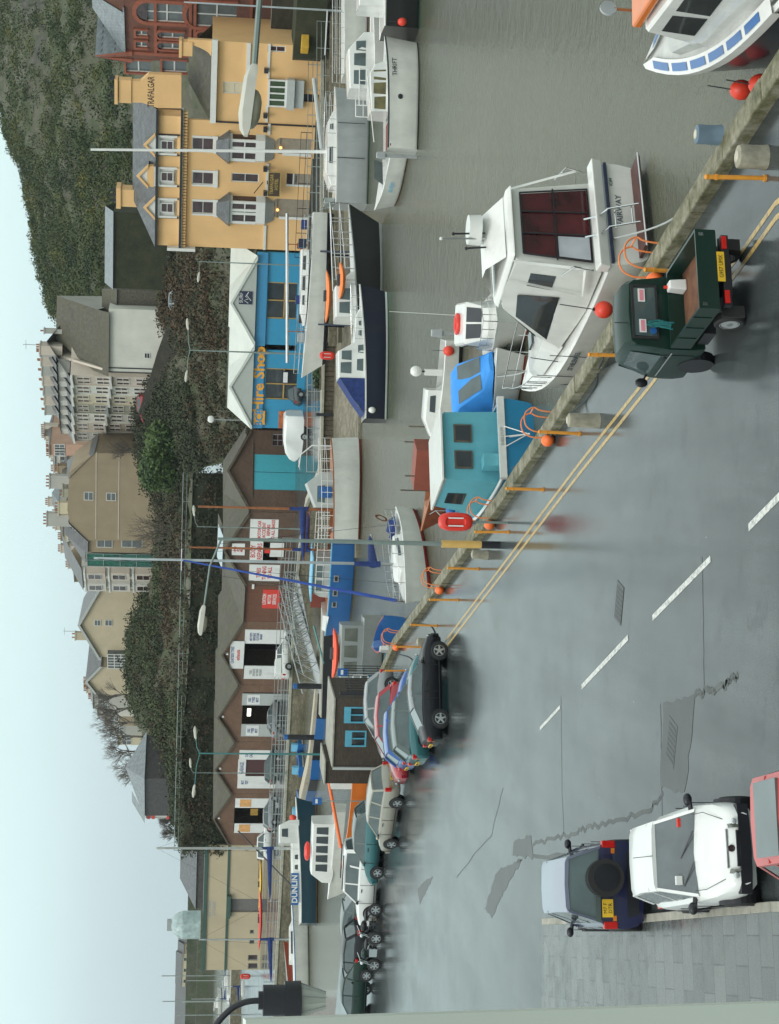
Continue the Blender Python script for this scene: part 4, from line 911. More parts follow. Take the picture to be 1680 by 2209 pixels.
def chim(par, x, y, z, w=.9, d=.6, h=1.4, n=3, m=None):
    g = MB(); m = m or RD['grey']; g.box(x - w / 2, x + w / 2, y - d / 2, y + d / 2, z - 1.5, z + h, m); g.box(x - w / 2 - .08, x + w / 2 + .08, y - d / 2 - .08, y + d / 2 + .08, z + h, z + h + .16, m)
    for k in range(n): g.cyl((x - w / 2 + w * (k + .5) / n, y), .11, z + h + .16, z + h + .6, M_pot, 7)
    return g.build('chimney', par)
# terrace climbing the hill road: six narrow houses on a receding line
A = atY(300, 803, 222); B = atY(300, 952, 252)
TP = Plane(B, A); cols = ['grey', 'pink', 'palewhite', 'olive', 'cream', 'palewhite', 'pink']; n = 7
lab = ['grey fronted terraced house at the top end of the hill terrace', 'dull pink terraced house second from the top of the hill terrace', 'pale narrow terraced house third from the top of the hill terrace', 'dark olive fronted terraced house in the middle of the hill terrace', 'cream terraced house beside the olive one on the hill terrace', 'white terraced house with cornice near the lower end of the hill terrace', 'pinkish end house of the hill terrace next to the big gabled house']
for i in range(n):
    ya, yb = 952 - (952 - 812) * i / n, 952 - (952 - 812) * (i + 1) / n
    s0, s1 = TP.sz(250, ya)[0], TP.sz(250, yb)[0]; t_ = (i + .5) / n
    zb = TP.sz(290 + 40 * t_, (ya + yb) / 2)[1]; zt = TP.sz(158 - 4 * t_, (ya + yb) / 2)[1]; h = thing('terraced_house', lab[i], 'house', (TP.p.x + TP.t.x * s0, TP.p.y + TP.t.y * s0, 0), TP.rot, 'houses of the hill terrace')
    Lh = s1 - s0; W = RD[cols[i]]; m = MB(); m.box(0, Lh, 0, 9, zb - 5, zt, W); m.box(0, .18, -.12, 0, zb - 3, zt, W); m.build('wall', h)
    m = MB(); 
    for k, f in enumerate((1.0, .52)): zz = zb + (zt - zb) * f; m.box(-.05, Lh, -.5, 0, zz - .25, zz + .05, M_frame if cols[i] != 'olive' else M_grey)
    m.build('cornice', h); m = MB(); m.face([(0, -.4, zt), (Lh, -.4, zt), (Lh, 4.5, zt + 3.2), (0, 4.5, zt + 3.2)], M_sl2); m.face([(0, 4.5, zt + 3.2), (Lh, 4.5, zt + 3.2), (Lh, 9, zt), (0, 9, zt)], M_sl2); m.face([(0, -.4, zt), (0, 9, zt), (0, 4.5, zt + 3.2)], W); m.build('roof', h)
    for fl in range(4):
        for e in (.3, .7): addwin(h, Lh * e, zb + (zt - zb) * (.04 + fl * .245), Lh * .2, (zt - zb) * .15)
    chim(h, .3, 4.5, zt + 3.2, .7, 1.6, 1.0, 3, RD['pink'] if i % 2 else RD['grey'])
    m = MB(); m.box(Lh * .25, Lh * .75, .6, 2.5, zt + .2, zt + 1.7, RD['white']); m.face([(Lh * .15, .4, zt + 1.7), (Lh * .85, .4, zt + 1.7), (Lh * .85, 3.2, zt + 2.1), (Lh * .15, 3.2, zt + 2.1)], M_sl2); m.build('dormer', h)
# big gabled house with the sweeping brown roof
GP = Plane(atY(300, 805, 220.5), atY(300, 668, 217.5)); h = fth('house', 'large grey white house under a long sweeping brown slate roof on the hill', 'house', GP)
L = GP.len; ze = GP.sz(234, 740)[1]; zr = GP.sz(100, 750)[1]; zb = GP.sz(315, 730)[1]
m = MB(); m.box(0, L, 0, 12, zb - 4, ze, RD['palewhite']); m.prism([(0, ze), (12, ze), (6.5, zr - .3)], 0, .3, RD['pink'], 'x'); m.build('wall', h)
def q3(x, y, d): r_ = GP.sz(x, y, -d); return (r_[0], d, r_[1])
e0, e1, b0, b1, r0, r1 = q3(235, 808, -.5), q3(236, 670, -.5), q3(196, 822, 2.3), q3(205, 688, 2.3), q3(98, 803, 7.5), q3(100, 704, 7.5)
m = MB(); m.face([e0, e1, b1, b0], M_sl3); m.face([b0, b1, r1, r0], M_sl3); m.face([r0, r1, (r1[0] - 1.2, 13, ze), (r0[0] - 1.2, 13, ze)], M_sl3); m.face([b1, r1, (r1[0] - 1.2, 13, ze), (b1[0] - .6, 8, ze - 1)], RD['grey']); m.build('roof', h)
m = MB()
for yy in (794, 803): s_ = GP.sz(270, yy)[0]; m.box(s_ - .06, s_ + .06, -.14, -.02, zb - 2, ze, M_black)
m.build('drainpipe', h); r = GP.rect(312, 322, 762, 772); addwin(h, (r[0] + r[1]) / 2, r[2], r[1] - r[0], r[3] - r[2], pane=M_black)
chim(h, 1.0, 6.5, zr, 1.2, 2.2, 1.3, 4, RD['pink']); chim(h, 3.2, 7, zr, .6, .6, .8, 1)
g = MB(); g.bar((1.4, 6.5, zr + 1), (1.4, 6.5, zr + 3.6), .03, M_black, 4); g.bar((.8, 6.5, zr + 3.2), (2, 6.5, zr + 3.2), .02, M_black, 4); g.build('aerial', h)
m = MB(); s0_, s1_, za, zb_ = GP.sz(250, 690, -2)[0], GP.sz(250, 642, -2)[0], GP.sz(248, 665, -2)[1], GP.sz(290, 665, -2)[1]; m.box(s0_, s1_, 2, 6, zb_ - 4, za, mat('dark_rubble_outhouse', (.10, .09, .07), .9, var=.4, scale=4, bump=.4)); m.face([(s0_ - .2, 1.7, za), (s1_ + .2, 1.7, za), (s1_ - .6, 4.5, za + 2.0), (s0_ - .6, 4.5, za + 2.0)], M_sl3); m.face([(s1_, 2, za), (s1_, 6, za), (s1_ - .6, 4.5, za + 1.9)], M_dstone); m.build('outhouse', h)
# long lean-to behind the hotel
LP = Plane(atY(260, 624, 203), atY(260, 456, 200)); h = fth('long_outbuilding', 'long low building with pale grey roof under the quarry face behind the hotel', 'building', LP)
L = LP.len; m = MB(); za, zb_ = LP.sz(226, 540)[1], LP.sz(244, 540)[1]; m.box(.1, L - .1, 0, 5, zb_ - 9, zb_, M_moss); m.build('wall', h)
m = MB(); m.face([(0, -.3, zb_), (L, -.3, zb_), (L, 3.4, za + .2), (0, 3.4, za + .2)], M_slateg); m.face([(0, 3.4, za + .2), (L, 3.4, za + .2), (L, 6, zb_), (0, 6, zb_)], M_slateg); m.build('roof', h)
# big tan gable
GP = Plane(atY(300, 1166, 242), atY(300, 976, 238)); h = fth('house', 'very wide tan rendered gable wall with two small windows on the hill', 'house', GP)
pts = [GP.sz(*p) for p in ((345, 1166), (345, 976), (204, 978), (150, 1018), (147, 1060), (145, 1100), (150, 1128), (189, 1166))]
m = MB(); m.prism(pts, 0, 10, RD['tan'], 'y'); m.build('wall', h); m = MB(); ds = MB()
for y_ in (207, 256): z_ = GP.sz(y_, 1070)[1]; m.box(0.1, GP.len - .1, -.05, 0, z_ - .06, z_ + .06, RD['pink'])
m.build('render_band', h)
for bx in ((182, 200, 1062, 1078), (230, 249, 1064, 1079)): r = GP.rect(*bx); addwin(h, (r[0] + r[1]) / 2, r[2], r[1] - r[0], r[3] - r[2], pane=M_pane2)
m = MB(); a = [GP.sz(189, 1167), GP.sz(148, 1128), GP.sz(112, 1118), GP.sz(112, 1060), GP.sz(147, 1040), GP.sz(204, 976)]
m.face([(a[0][0], -.2, a[0][1]), (a[1][0], -.2, a[1][1]), (a[1][0], 10, a[1][1] + 1), (a[0][0], 10, a[0][1])], M_sl2); m.face([(a[5][0], -.2, a[5][1]), (a[4][0] + .5, -.2, a[4][1]), (a[4][0], 10, a[4][1] + 1), (a[5][0], 10, a[5][1])], M_sl2); m.build('roof', h)
p = GP.sz(150, 1047); 
for yy, hh, c_ in ((1048, 2.6, 'grey'), (1066, .8, 'olive'), (1130, 3.0, 'grey'), (1106, 1.4, 'cream')): q = GP.sz(147, yy); chim(h, q[0], 2, q[1], 1.9, 1.0, hh, 4, RD[c_])
m = MB(); r = (GP.sz(150, 1196)[0], 0); e0 = GP.sz(150, 1194)[0]; z0_ = GP.sz(189, 1180)[1]; zz = GP.sz(150, 1160)[1]
m.box(e0, 0, .8, 8, GP.sz(345, 1180)[1], z0_, RD['tan']); m.build('side_wall', h); m = MB(); m.face([(e0 - .2, .4, z0_), (.3, .4, z0_), (.3, 5, zz + 1.2), (e0 + 1.2, 5, zz + 1.2)], M_sl2); m.face([(e0 - .2, 9, z0_), (e0 - .2, .4, z0_), (e0 + 1.2, 5, zz + 1.2)], M_sl2); m.build('side_roof', h)
r = GP.rect(208, 240, 1171, 1188, -.8); addwin(h, (r[0] + r[1]) / 2, r[2], r[1] - r[0], r[3] - r[2], pane=M_pane2, y=.8); r = GP.rect(262, 305, 1171, 1188, -.8); addwin(h, (r[0] + r[1]) / 2, r[2], r[1] - r[0], r[3] - r[2], pane=M_pane2, y=.8)
# green scaffold netting house
NP = Plane(atY(300, 1222, 246), atY(300, 1195, 244)); h = fth('netted_house', 'narrow house front wrapped in green scaffold netting on the hill', 'house', NP)
m = MB(); z0_, z1_ = NP.sz(330, 1208)[1], NP.sz(188, 1208)[1]; L = NP.len; m.box(.15, L - .1, .5, 9, z0_ - 2, z1_ + .3, RD['pink']); m.face([(.1, .3, z1_ + .3), (L, .3, z1_ + .3), (L, 5, z1_ + 3), (.1, 5, z1_ + 3)], M_sl2); m.build('wall', h)
m = MB(); m.box(0, L, -.05, 0, z0_, z1_, mat('green_netting', (.02, .12, .085), .9, var=.5, scale=2)); m.build('netting', h); m = MB()
for k in range(5): zz = z0_ + (z1_ - z0_) * k / 4; m.bar((0, -.1, zz), (L, -.1, zz), .05, M_galv, 5)
for k in range(3): m.bar((L * k / 2, -.12, z0_), (L * k / 2, -.12, z1_ + .8), .05, M_galv, 5)
m.build('scaffold', h)
# bay fronted houses
BPx = Plane(atY(310, 1270, 256), atY(310, 1223, 250)); h = fth('bay_fronted_house', 'tall white house with stacked bay windows at the left end of the hill row', 'house', BPx)
L = BPx.len; z0_, z1_ = BPx.sz(335, 1246)[1], BPx.sz(178, 1246)[1]; m = MB(); m.box(0, L, 0, 9, z0_ - 3, z1_, RD['white']); m.build('wall', h)
for k, (c_, w_) in enumerate(((.24, .42), (.74, .42))):
    m = MB(); x0, x1 = L * (c_ - w_ / 2), L * (c_ + w_ / 2)
    for fl in range(3):
        za = z0_ + (z1_ - z0_) * (fl * .33 + .02); zb_ = za + (z1_ - z0_) * .27; m.prism([(x0, 0), (x0 + .3, -.8), (x1 - .3, -.8), (x1, 0)], za, zb_, RD['white'] if k == 0 else RD['pink']); m.prism([(x0 - .1, 0), (x0 + .2, -.95), (x1 - .2, -.95), (x1 + .1, 0)], zb_, zb_ + .25, M_frame)
    b = m.build('bay', h)
    for fl in range(3): addwin(b, (x0 + x1) / 2, z0_ + (z1_ - z0_) * (fl * .33 + .08), (x1 - x0) * .45, (z1_ - z0_) * .17, y=-.8)
m = MB(); m.face([(0, -.5, z1_), (L, -.5, z1_), (L, 5, z1_ + 3), (0, 5, z1_ + 3)], M_sl2); m.face([(0, 9, z1_), (0, -.5, z1_), (0, 5, z1_ + 3)], RD['tan']); m.build('roof', h)
for k in range(5): 
    y_ = 1234 + k * 8; p = atY(176 - 14 + k * 9, y_, 262 + k * 6)
# roofs and chimneys stepping along the skyline behind
def skyhouse(yc, wpx, xtop, Y, wallc, roofc, label, eave=.55, hip=True, depth=10, nch=1, ntop=0):
    PL = Plane(atY(xtop + 60, yc + wpx / 2, Y + 1.5), atY(xtop + 60, yc - wpx / 2, Y)); h = fth('house', label, 'house', PL, None); L = PL.len
    zt = PL.sz(xtop, yc)[1]; ze_ = zt - eave * L * .5; g = hill_at(yc, Y + 3).z
    m = MB(); m.box(.1, L - .1, .1, depth, min(g - 3, ze_ - 4), ze_, RD[wallc]); m.build('wall', h); m = MB(); k = .22 if hip else 0
    m.face([(0, -.2, ze_), (L, -.2, ze_), (L * (1 - k), depth / 2, zt), (L * k, depth / 2, zt)], roofc); m.face([(L, depth, ze_), (0, depth, ze_), (L * k, depth / 2, zt), (L * (1 - k), depth / 2, zt)], roofc); m.face([(0, depth, ze_), (0, -.2, ze_), (L * k, depth / 2, zt)], roofc if hip else RD[wallc]); m.face([(L, -.2, ze_), (L, depth, ze_), (L * (1 - k), depth / 2, zt)], roofc if hip else RD[wallc]); m.build('roof', h)
    for e in (.25, .5, .75): addwin(h, L * e, ze_ - 2.3, .9, 1.5, pane=M_pane2, y=.1)
    for q in range(nch): chim(h, L * (.2 + .6 * q / max(1, nch - 1)) if nch > 1 else L * .3, depth / 2, zt - .2, 1.4, .8, .7, 4, RD['tan'] if q % 2 else RD['pink'])
    return h
skyhouse(972, 26, 98, 275, 'salmon', M_sl2, 'salmon fronted house with dark slate roof between terrace and tan gable', nch=3)
skyhouse(1000, 34, 108, 282, 'white', M_sl2, 'white house with dark dormered roof just left of the salmon one', nch=3)
skyhouse(1030, 36, 118, 290, 'tan', M_sl2, 'slate roof peeping over the right shoulder of the tan gable', nch=2)
skyhouse(1058, 30, 128, 275, 'cream', M_sl2, 'dark slate roof directly behind the tan gable peak', nch=2)
skyhouse(1104, 40, 106, 285, 'white', M_slateg, 'pale hipped roof house behind the left part of the tan gable', hip=True, eave=.9)
skyhouse(1150, 44, 122, 275, 'cream', M_sl3, 'brown roofed house with red ridge behind the netted house', nch=2)
skyhouse(1200, 44, 134, 275, 'pink', M_sl2, 'slate roofed house behind the bay fronted house', nch=2)
skyhouse(1243, 30, 150, 300, 'tan', M_sl2, 'last dark roof before the row drops to the cream gable', nch=2)
# cream gables
def gable_house(yl, yr, apex, eaveR, eaveL, bot, Y, wc, label, wins, roofc=M_sl2, dep=12):
    PL = Plane(atY(bot, yl, Y + 3), atY(bot, yr, Y)); h = fth('house', label, 'house', PL); a = PL.sz(*apex); el, er = PL.sz(eaveL, yl)[1], PL.sz(eaveR, yr)[1]; zb = PL.sz(bot, (yl + yr) / 2)[1] - 3; L = PL.len
    m = MB(); m.prism([(0, zb), (L, zb), (L, er), (a[0], a[1] - .15), (0, el)], 0, dep, RD[wc], 'y'); m.build('wall', h)
    m = MB(); m.face([(-.4, -.4, el - .2), (a[0], -.4, a[1]), (a[0], dep + .3, a[1]), (-.4, dep + .3, el - .2)], roofc); m.face([(L + .4, -.4, er - .2), (a[0], -.4, a[1]), (a[0], dep + .3, a[1]), (L + .4, dep + .3, er - .2)], roofc); m.build('roof', h)
    m = MB()
    for e, z in ((-.4, el - .2), (L + .4, er - .2)): m.prism([(e, z - .3), (a[0], a[1] - .35), (a[0], a[1] + .05), (e, z + .1)], -.48, -.4, M_panel, 'y')
    m.build('bargeboard', h)
    for bx in wins: r = PL.rect(*bx); addwin(h, (r[0] + r[1]) / 2, r[2], r[1] - r[0], r[3] - r[2], pane=M_pane2)
    return h, PL
h, PL = gable_house(1418, 1274, (168, 1347), 212, 212, 285, 262, 'buff', 'big cream gable end with two small windows on the crest of the hill', [(204, 216, 1338, 1349), (227, 241, 1338, 1349)])
q = PL.sz(172, 1386); chim(h, q[0], 3, q[1] - .2, 1.2, .8, 1.0, 2, RD['buff'])
g = MB(); q = PL.sz(186, 1382); g.bar((q[0], 4, q[1]), (q[0], 4, q[1] + 3.8), .03, M_black, 4); g.bar((q[0] - .6, 4, q[1] + 3.6), (q[0] + .6, 4, q[1] + 3.6), .02, M_black, 4); g.build('aerial', h)
h, PL = gable_house(1502, 1440, (184, 1468), 215, 212, 285, 270, 'buff', 'smaller cream gable house left of the big cream gable', [], dep=9)
g = MB(); 
PLg = Plane(atY(270, 1442, 266), atY(270, 1412, 264)); hh = fth('conservatory', 'white glazed conservatory between the two cream gable houses', 'conservatory', PLg); zc0, zc1 = PLg.sz(275, 1427)[1], PLg.sz(232, 1427)[1]
g = MB(); g.box(0, PLg.len, 0, 4, zc0 - 2, zc1, M_pane2); g.build('glazing', hh); g = MB()
for k in range(6): x_ = PLg.len * k / 5; g.box(x_ - .06, x_ + .06, -.06, 0, zc0 - 2, zc1, M_frame)
for k in range(4): zz = zc0 + (zc1 - zc0) * k / 3; g.box(0, PLg.len, -.08, -.06, zz - .06, zz + .06, M_frame)
g.build('frame', hh)
for yc, xt, Y, wc in ((1516, 190, 285, 'grey'), (1532, 200, 292, 'white'), (1552, 216, 300, 'tan'), (1572, 228, 306, 'grey'), (1594, 244, 312, 'cream')):
    skyhouse(yc, 30, xt, Y, wc, M_sl2, {1516: 'first slate roofed house stepping down left of the cream gables', 1532: 'second roof with chimney stacks stepping down the skyline', 1552: 'third roof down the skyline, tan walled', 1572: 'fourth roof down the skyline behind the bare trees', 1594: 'lowest roof of the skyline row, behind the bare trees'}[yc], nch=3)
# slate hung tower house
WP = Plane(atY(400, 1760, 232), atY(400, 1680, 226)); h = fth('slate_house', 'tall dark slate hung house with hipped roof at the left end of the hill', 'house', WP)
L = WP.len; z0_, z1_, zt_ = WP.sz(430, 1720)[1], WP.sz(312, 1720)[1], WP.sz(268, 1705)[1]; M_dsl = slate_mat('dark_slate_hanging', (.05, .045, .045), (.08, .07, .068)); m = MB(); m.box(0, L, 0, 7, z0_ - 5, z1_, M_dsl); m.build('wall', h)
m = MB(); m.face([(-.4, -.4, z1_), (L + .4, -.4, z1_), (L * .72, 3.5, zt_)], M_slateg); m.face([(L + .4, -.4, z1_), (L + .4, 7.4, z1_), (L * .72, 3.5, zt_)], M_slateg); m.face([(-.4, 7.4, z1_), (-.4, -.4, z1_), (L * .72, 3.5, zt_)], M_slateg); m.face([(L + .4, 7.4, z1_), (-.4, 7.4, z1_), (L * .72, 3.5, zt_)], M_slateg)
g_ = WP.sz(282, 1760)[1]; m.face([(-1.4, -.3, z1_), (.6, -.3, z1_), (1.2, 3.2, g_), (-1.4, 3.2, g_)], M_slateg); m.build('roof', h)
m = MB(); e = WP.sz(350, 1772)[0]; m.box(e, 0, .5, 4, WP.sz(366, 1766)[1], WP.sz(314, 1766)[1], RD['grey']); 
for x_ in (320, 330, 362): zz = WP.sz(x_, 1766)[1]; m.box(e - .05, 0, .4, .5, zz - .2, zz + .2, M_red)
m.build('bay', h); r = WP.rect(335, 358, 1764, 1771, -.4); addwin(h, (r[0] + r[1]) / 2, r[2], r[1] - r[0], r[3] - r[2], pane=M_frame, y=.4)
# quarry face outcrops, road ramp and its parked cars come with the terrain
M_ramp = mat('hill_road_tarmac', (.12, .12, .11), .7)
rp = [(432, 470, 186), (415, 560, 194), (395, 640, 200), (372, 700, 205), (350, 760, 211), (335, 810, 217), (322, 850, 224), (305, 900, 234), (295, 950, 245)]
m = MB(); pts = [atY(*p) for p in rp]
m.loft([[(p.x - .2, p.y - 2.2, p.z - 3.5), (p.x - .2, p.y - 2.0, p.z), (p.x, p.y + 2.4, p.z + .05), (p.x, p.y + 2.6, p.z - 3)] for p in pts], M_ramp, True); tag(m.build('hill_road'), kind='structure')
m = MB(); m.loft([[(p.x - .25, p.y - 2.6, p.z - 3.5), (p.x - .25, p.y - 2.6, p.z + .55), (p.x - .25, p.y - 2.2, p.z + .55), (p.x - .25, p.y - 2.2, p.z - 3.4)] for p in pts], M_darkwall, True); tag(m.build('parapet_wall'), 'low stone parapet along the road climbing the hill to the terrace', 'wall')
# ------------------------------------------------------------------ vegetation
def leaf_clump(mb, c, rx, ry, rz, n, size, m, rnd, shell=.55):
    """n small leaf sprays spread through an uneven ellipsoid"""
    sx = rnd.random() * 50
    for _ in range(n):
        a, b = rnd.uniform(0, 2 * math.pi), math.acos(rnd.uniform(-1, 1)); d = Vector((math.sin(b) * math.cos(a), math.sin(b) * math.sin(a), math.cos(b)))
        k = (.75 + .45 * noise.noise(d * 1.7 + Vector((sx, 0, 0)))) * (shell + (1 - shell) * rnd.random() ** .6)
        p = Vector((c[0] + d.x * rx * k, c[1] + d.y * ry * k, c[2] + d.z * rz * k)); u = Vector((rnd.gauss(0, 1), rnd.gauss(0, 1), rnd.gauss(0, 1))).normalized(); w = (u.cross(d + Vector((rnd.gauss(0, .4), rnd.gauss(0, .4), rnd.gauss(0, .4))))).normalized() if True else u
        s = size * rnd.uniform(.6, 1.4); mb.face([p - u * s, p + w * s * .6, p + u * s, p - w * s * .6], m)
G_gorse = leaf_mat('gorse_foliage', [(.012, .023, .007), (.022, .040, .010), (.040, .060, .013), (.075, .085, .018), (.17, .14, .02)], .8, .12)
G_dark = leaf_mat('evergreen_foliage', [(.018, .04, .010), (.035, .075, .016), (.07, .12, .024), (.12, .16, .035)], .7, .5)
G_brack = leaf_mat('dead_bracken', [(.03, .022, .012), (.052, .035, .018), (.082, .05, .026), (.04, .04, .018), (.03, .036, .014)], .9, .15)
G_bramble = leaf_mat('bramble_foliage', [(.018, .026, .01), (.035, .045, .018), (.055, .05, .025)], .85, .2)
G_bark = mat('grey_brown_bark', (.11, .09, .07), .9, var=.3, scale=4)
rnd = random.Random(11)
def cover(name, label, cells, m, n, size, r=(1.2, 2.4), flat=.55):
    mb = MB()
    for _ in range(n):
        y0, y1, Y0, Y1 = rnd.choice(cells); yv = rnd.uniform(y0, y1); Y = rnd.uniform(Y0, Y1); p = hill_at(yv, Y); p.x += rnd.uniform(-1.5, 1.5); q = rnd.uniform(*r)
        if rocky(p) and rnd.random() < .9: continue
        leaf_clump(mb, (p.x, p.y, p.z + q * .25), q, q, q * flat, int(26 * q), size, m, rnd)
    o = mb.build(name); return tag(o, label, 'scrub', kind='stuff')
cover('gorse_scrub', 'dark green gorse scrub over the upper slope and skyline of the hill', [(-100, 300, 230, 385), (300, 520, 230, 350), (520, 700, 230, 345)], G_gorse, 2600, .2, (1.2, 2.6), .6)
cover('skyline_scrub', 'low gorse and heather bushes along the hill crest', [(-60, 290, 372, 420), (290, 520, 345, 375), (520, 690, 338, 360)], G_gorse, 700, .2, (1.0, 2.0), .6)
cover('bracken', 'russet dead bracken on the slopes behind the shops and garages', [(540, 1000, 168, 200), (1020, 1300, 206, 232), (1200, 1700, 206, 245), (560, 700, 180, 215)], G_brack, 1500, .17, (1.0, 2.0), .5)
cover('bramble_scrub', 'dark bramble scrub between the bracken patches above the garages', [(480, 1000, 168, 205), (1030, 1780, 206, 250), (1000, 1200, 206, 235), (1700, 1810, 206, 240), (820, 1010, 200, 234), (820, 1010, 200, 234)], G_bramble, 1900, .17, (1.0, 2.2), .55)
cover('green_bushes', 'mid green bushes on the slope under the cream gable houses', [(1270, 1560, 225, 262), (1500, 1740, 210, 235), (1150, 1270, 228, 240)], leaf_mat('mid_green_foliage', [(.02, .03, .01), (.04, .055, .018), (.07, .085, .025)], .8, .25), 800, .19, (1.2, 2.6), .6)
mb = MB()
for (a, D1), (b, D2) in zip(RW, RW[1:]):
    for k in range(60):
        u = rnd.random(); p = atY(425, a, D1).lerp(atY(425, b, D2), u); leaf_clump(mb, (p.x, p.y - .3, rnd.uniform(4.5, 10.2)), rnd.uniform(.8, 1.8), .6, rnd.uniform(.6, 1.3), 34, .17, rnd.choice([G_bramble, G_bramble, G_brack]), rnd)
tag(mb.build('wall_ivy'), 'ivy and brambles hanging over the long retaining wall behind the garages', 'ivy', kind='stuff')
def bush(name, label, x, y, Y, rx, rz, m, n=1600, size=.3, cat='bush'):
    p = atY(x, y, Y); t = thing(name, label, cat, tuple(p)); mb = MB()
    for k in range(7):
        a = rnd.uniform(0, 6.28); leaf_clump(mb, (math.cos(a) * rx * .35, math.sin(a) * rx * .25, rnd.uniform(-.35, .35) * rz), rx * .7, rx * .6, rz * .65, n // 7, size, m, rnd, .7)
    mb.build('crown', t); tk = MB(); tk.tube([(0, 0, -rz * 1.3), (.1, .1, -rz * .5), (0, 0, 0)], .22, G_bark, 6, .1); tk.build('trunk', t); return t
bush('evergreen_tree', 'big rounded bright green evergreen tree below the tan gable house', 345, 985, 214, 4.9, 3.2, G_dark, 5200, .24, 'tree')
bush('dark_bush', 'dark round bush left of the hill terrace foot', 292, 1440, 258, 3, 2, G_bramble, 1200)
def bare_tree(label, x, y, Y, H_, spread, seed, lean=0.0, m=G_bark):
    rr = random.Random(seed); p = atY(x, y, Y); t = thing('bare_tree', label, 'tree', tuple(p), 0, 'bare winter trees'); tk = MB(); br = MB()
    tk.tube([(0, 0, -1), (.1, 0, H_ * .2), (lean, .1, H_ * .42)], .2, m, 6, .12)
    def grow(q, d, l, r, lev):
        d = d.normalized(); mid = q + d * l * .5 + Vector((rr.gauss(0, .06), rr.gauss(0, .06), 0)) * l; e = q + d * l + Vector((rr.gauss(0, .08), rr.gauss(0, .08), .03)) * l
        br.tube([q, mid, e], r, m, 4 if lev > 1 else 5, r * .55)
        if lev < 4:
            for _ in range(3 if lev else 4): grow(mid.lerp(e, rr.uniform(.1, 1)), d + Vector((rr.gauss(0, spread), rr.gauss(0, spread * .7), rr.uniform(-.1, .5))), l * rr.uniform(.6, .8), r * .55, lev + 1)
    for _ in range(6): grow(Vector((lean * .6, 0, H_ * rr.uniform(.15, .42))), Vector((rr.gauss(0, .5), rr.gauss(0, .4), 1)), H_ * .27, .09, 0)
    tk.build('trunk', t); br.build('crown', t); return t
bare_tree('large bare winter tree in front of the tan gable and netted house', 425, 1165, 212, 8.5, .55, 4, 1.0)
bare_tree('bare tree with drooping twigs between tan gable and salmon house', 318, 975, 236, 5.5, .5, 8)
for i, (x, y, Y, H_) in enumerate(((285, 1500, 262, 6), (290, 1530, 262, 6.5), (300, 1560, 262, 7), (305, 1590, 262, 6.5), (318, 1622, 262, 6.5), (335, 1655, 260, 6.5), (345, 1672, 255, 6))):
    bare_tree(['first', 'second', 'third', 'fourth', 'fifth', 'sixth', 'seventh'][i] + ' bare tree, counted from the cream gables towards the slate hung house', x, y, Y, H_, .5, 20 + i, 0, mat('pale_lichen_bark', (.17, .15, .13), .9, var=.3, scale=3))
for i, (x, y, Y) in enumerate(((378, 1775, 236), (385, 1800, 238))): bare_tree(('thin bare tree right beside', 'smaller bare tree beyond')[i] + ' the slate hung house', x + 22, y, Y, 4, .5, 40 + i)
# planters on the quay platform
for i, y in enumerate((795, 812, 828)):
    p = at(692, y, 0.15); t = thing('planter_shrub', ('left', 'middle', 'right')[2 - i] + 'most of three clipped green shrubs on the wooden quay platform', 'shrub', tuple(p), 0, 'shrubs on the platform'); mb = MB(); leaf_clump(mb, (0, 0, .3), .5, .35, .35, 240, .08, G_dark, rnd, .7); mb.build('crown', t)
    mb = MB(); mb.box(-.45, .45, -.2, .2, -.15, .12, M_teak); mb.build('trough', t)
# ------------------------------------------------------------------ vehicles
M_llens = mat('headlamp_glass', (.20, .20, .18), .08, .3, .5, 14, coat=.5)
def paint(name, col, rough=.28, coat=.8, metal=.2): return mat('car_paint_' + name, col, rough, metal, .06, 1.0, coat=coat * (.35 if max(col) < .05 else 1), dirt=.12)
P_black = paint('black', (.008, .008, .011), .3, .2); P_teal = paint('teal', (.03, .14, .15)); P_blue = paint('blue', (.02, .10, .36)); P_red = paint('red', (.35, .015, .025)); P_silver = paint('silver', (.30, .31, .31), .3, .6, .5)
P_cream = paint('champagne', (.36, .34, .28), .3, .5, .3); P_white = paint('white', (.72, .73, .70), .3, .5, 0); P_dgreen = paint('dark_green', (.008, .028, .02), .3, .3); P_navy = paint('navy', (.012, .014, .06)); P_coral = paint('faded_red', (.50, .05, .045), .35, .4, 0)
for _m in (P_black, P_dgreen, P_navy):
    for _n in _m.node_tree.nodes:
        if _n.type == 'BSDF_PRINCIPLED': _n.inputs['Specular IOR Level'].default_value = .3; _n.inputs['Metallic'].default_value = 0
P_greyroof = paint('grey', (.11, .12, .125), .25, .6, .5); P_gr = paint('grey_green', (.10, .13, .12), .3, .5, .3)
_wheels = {}
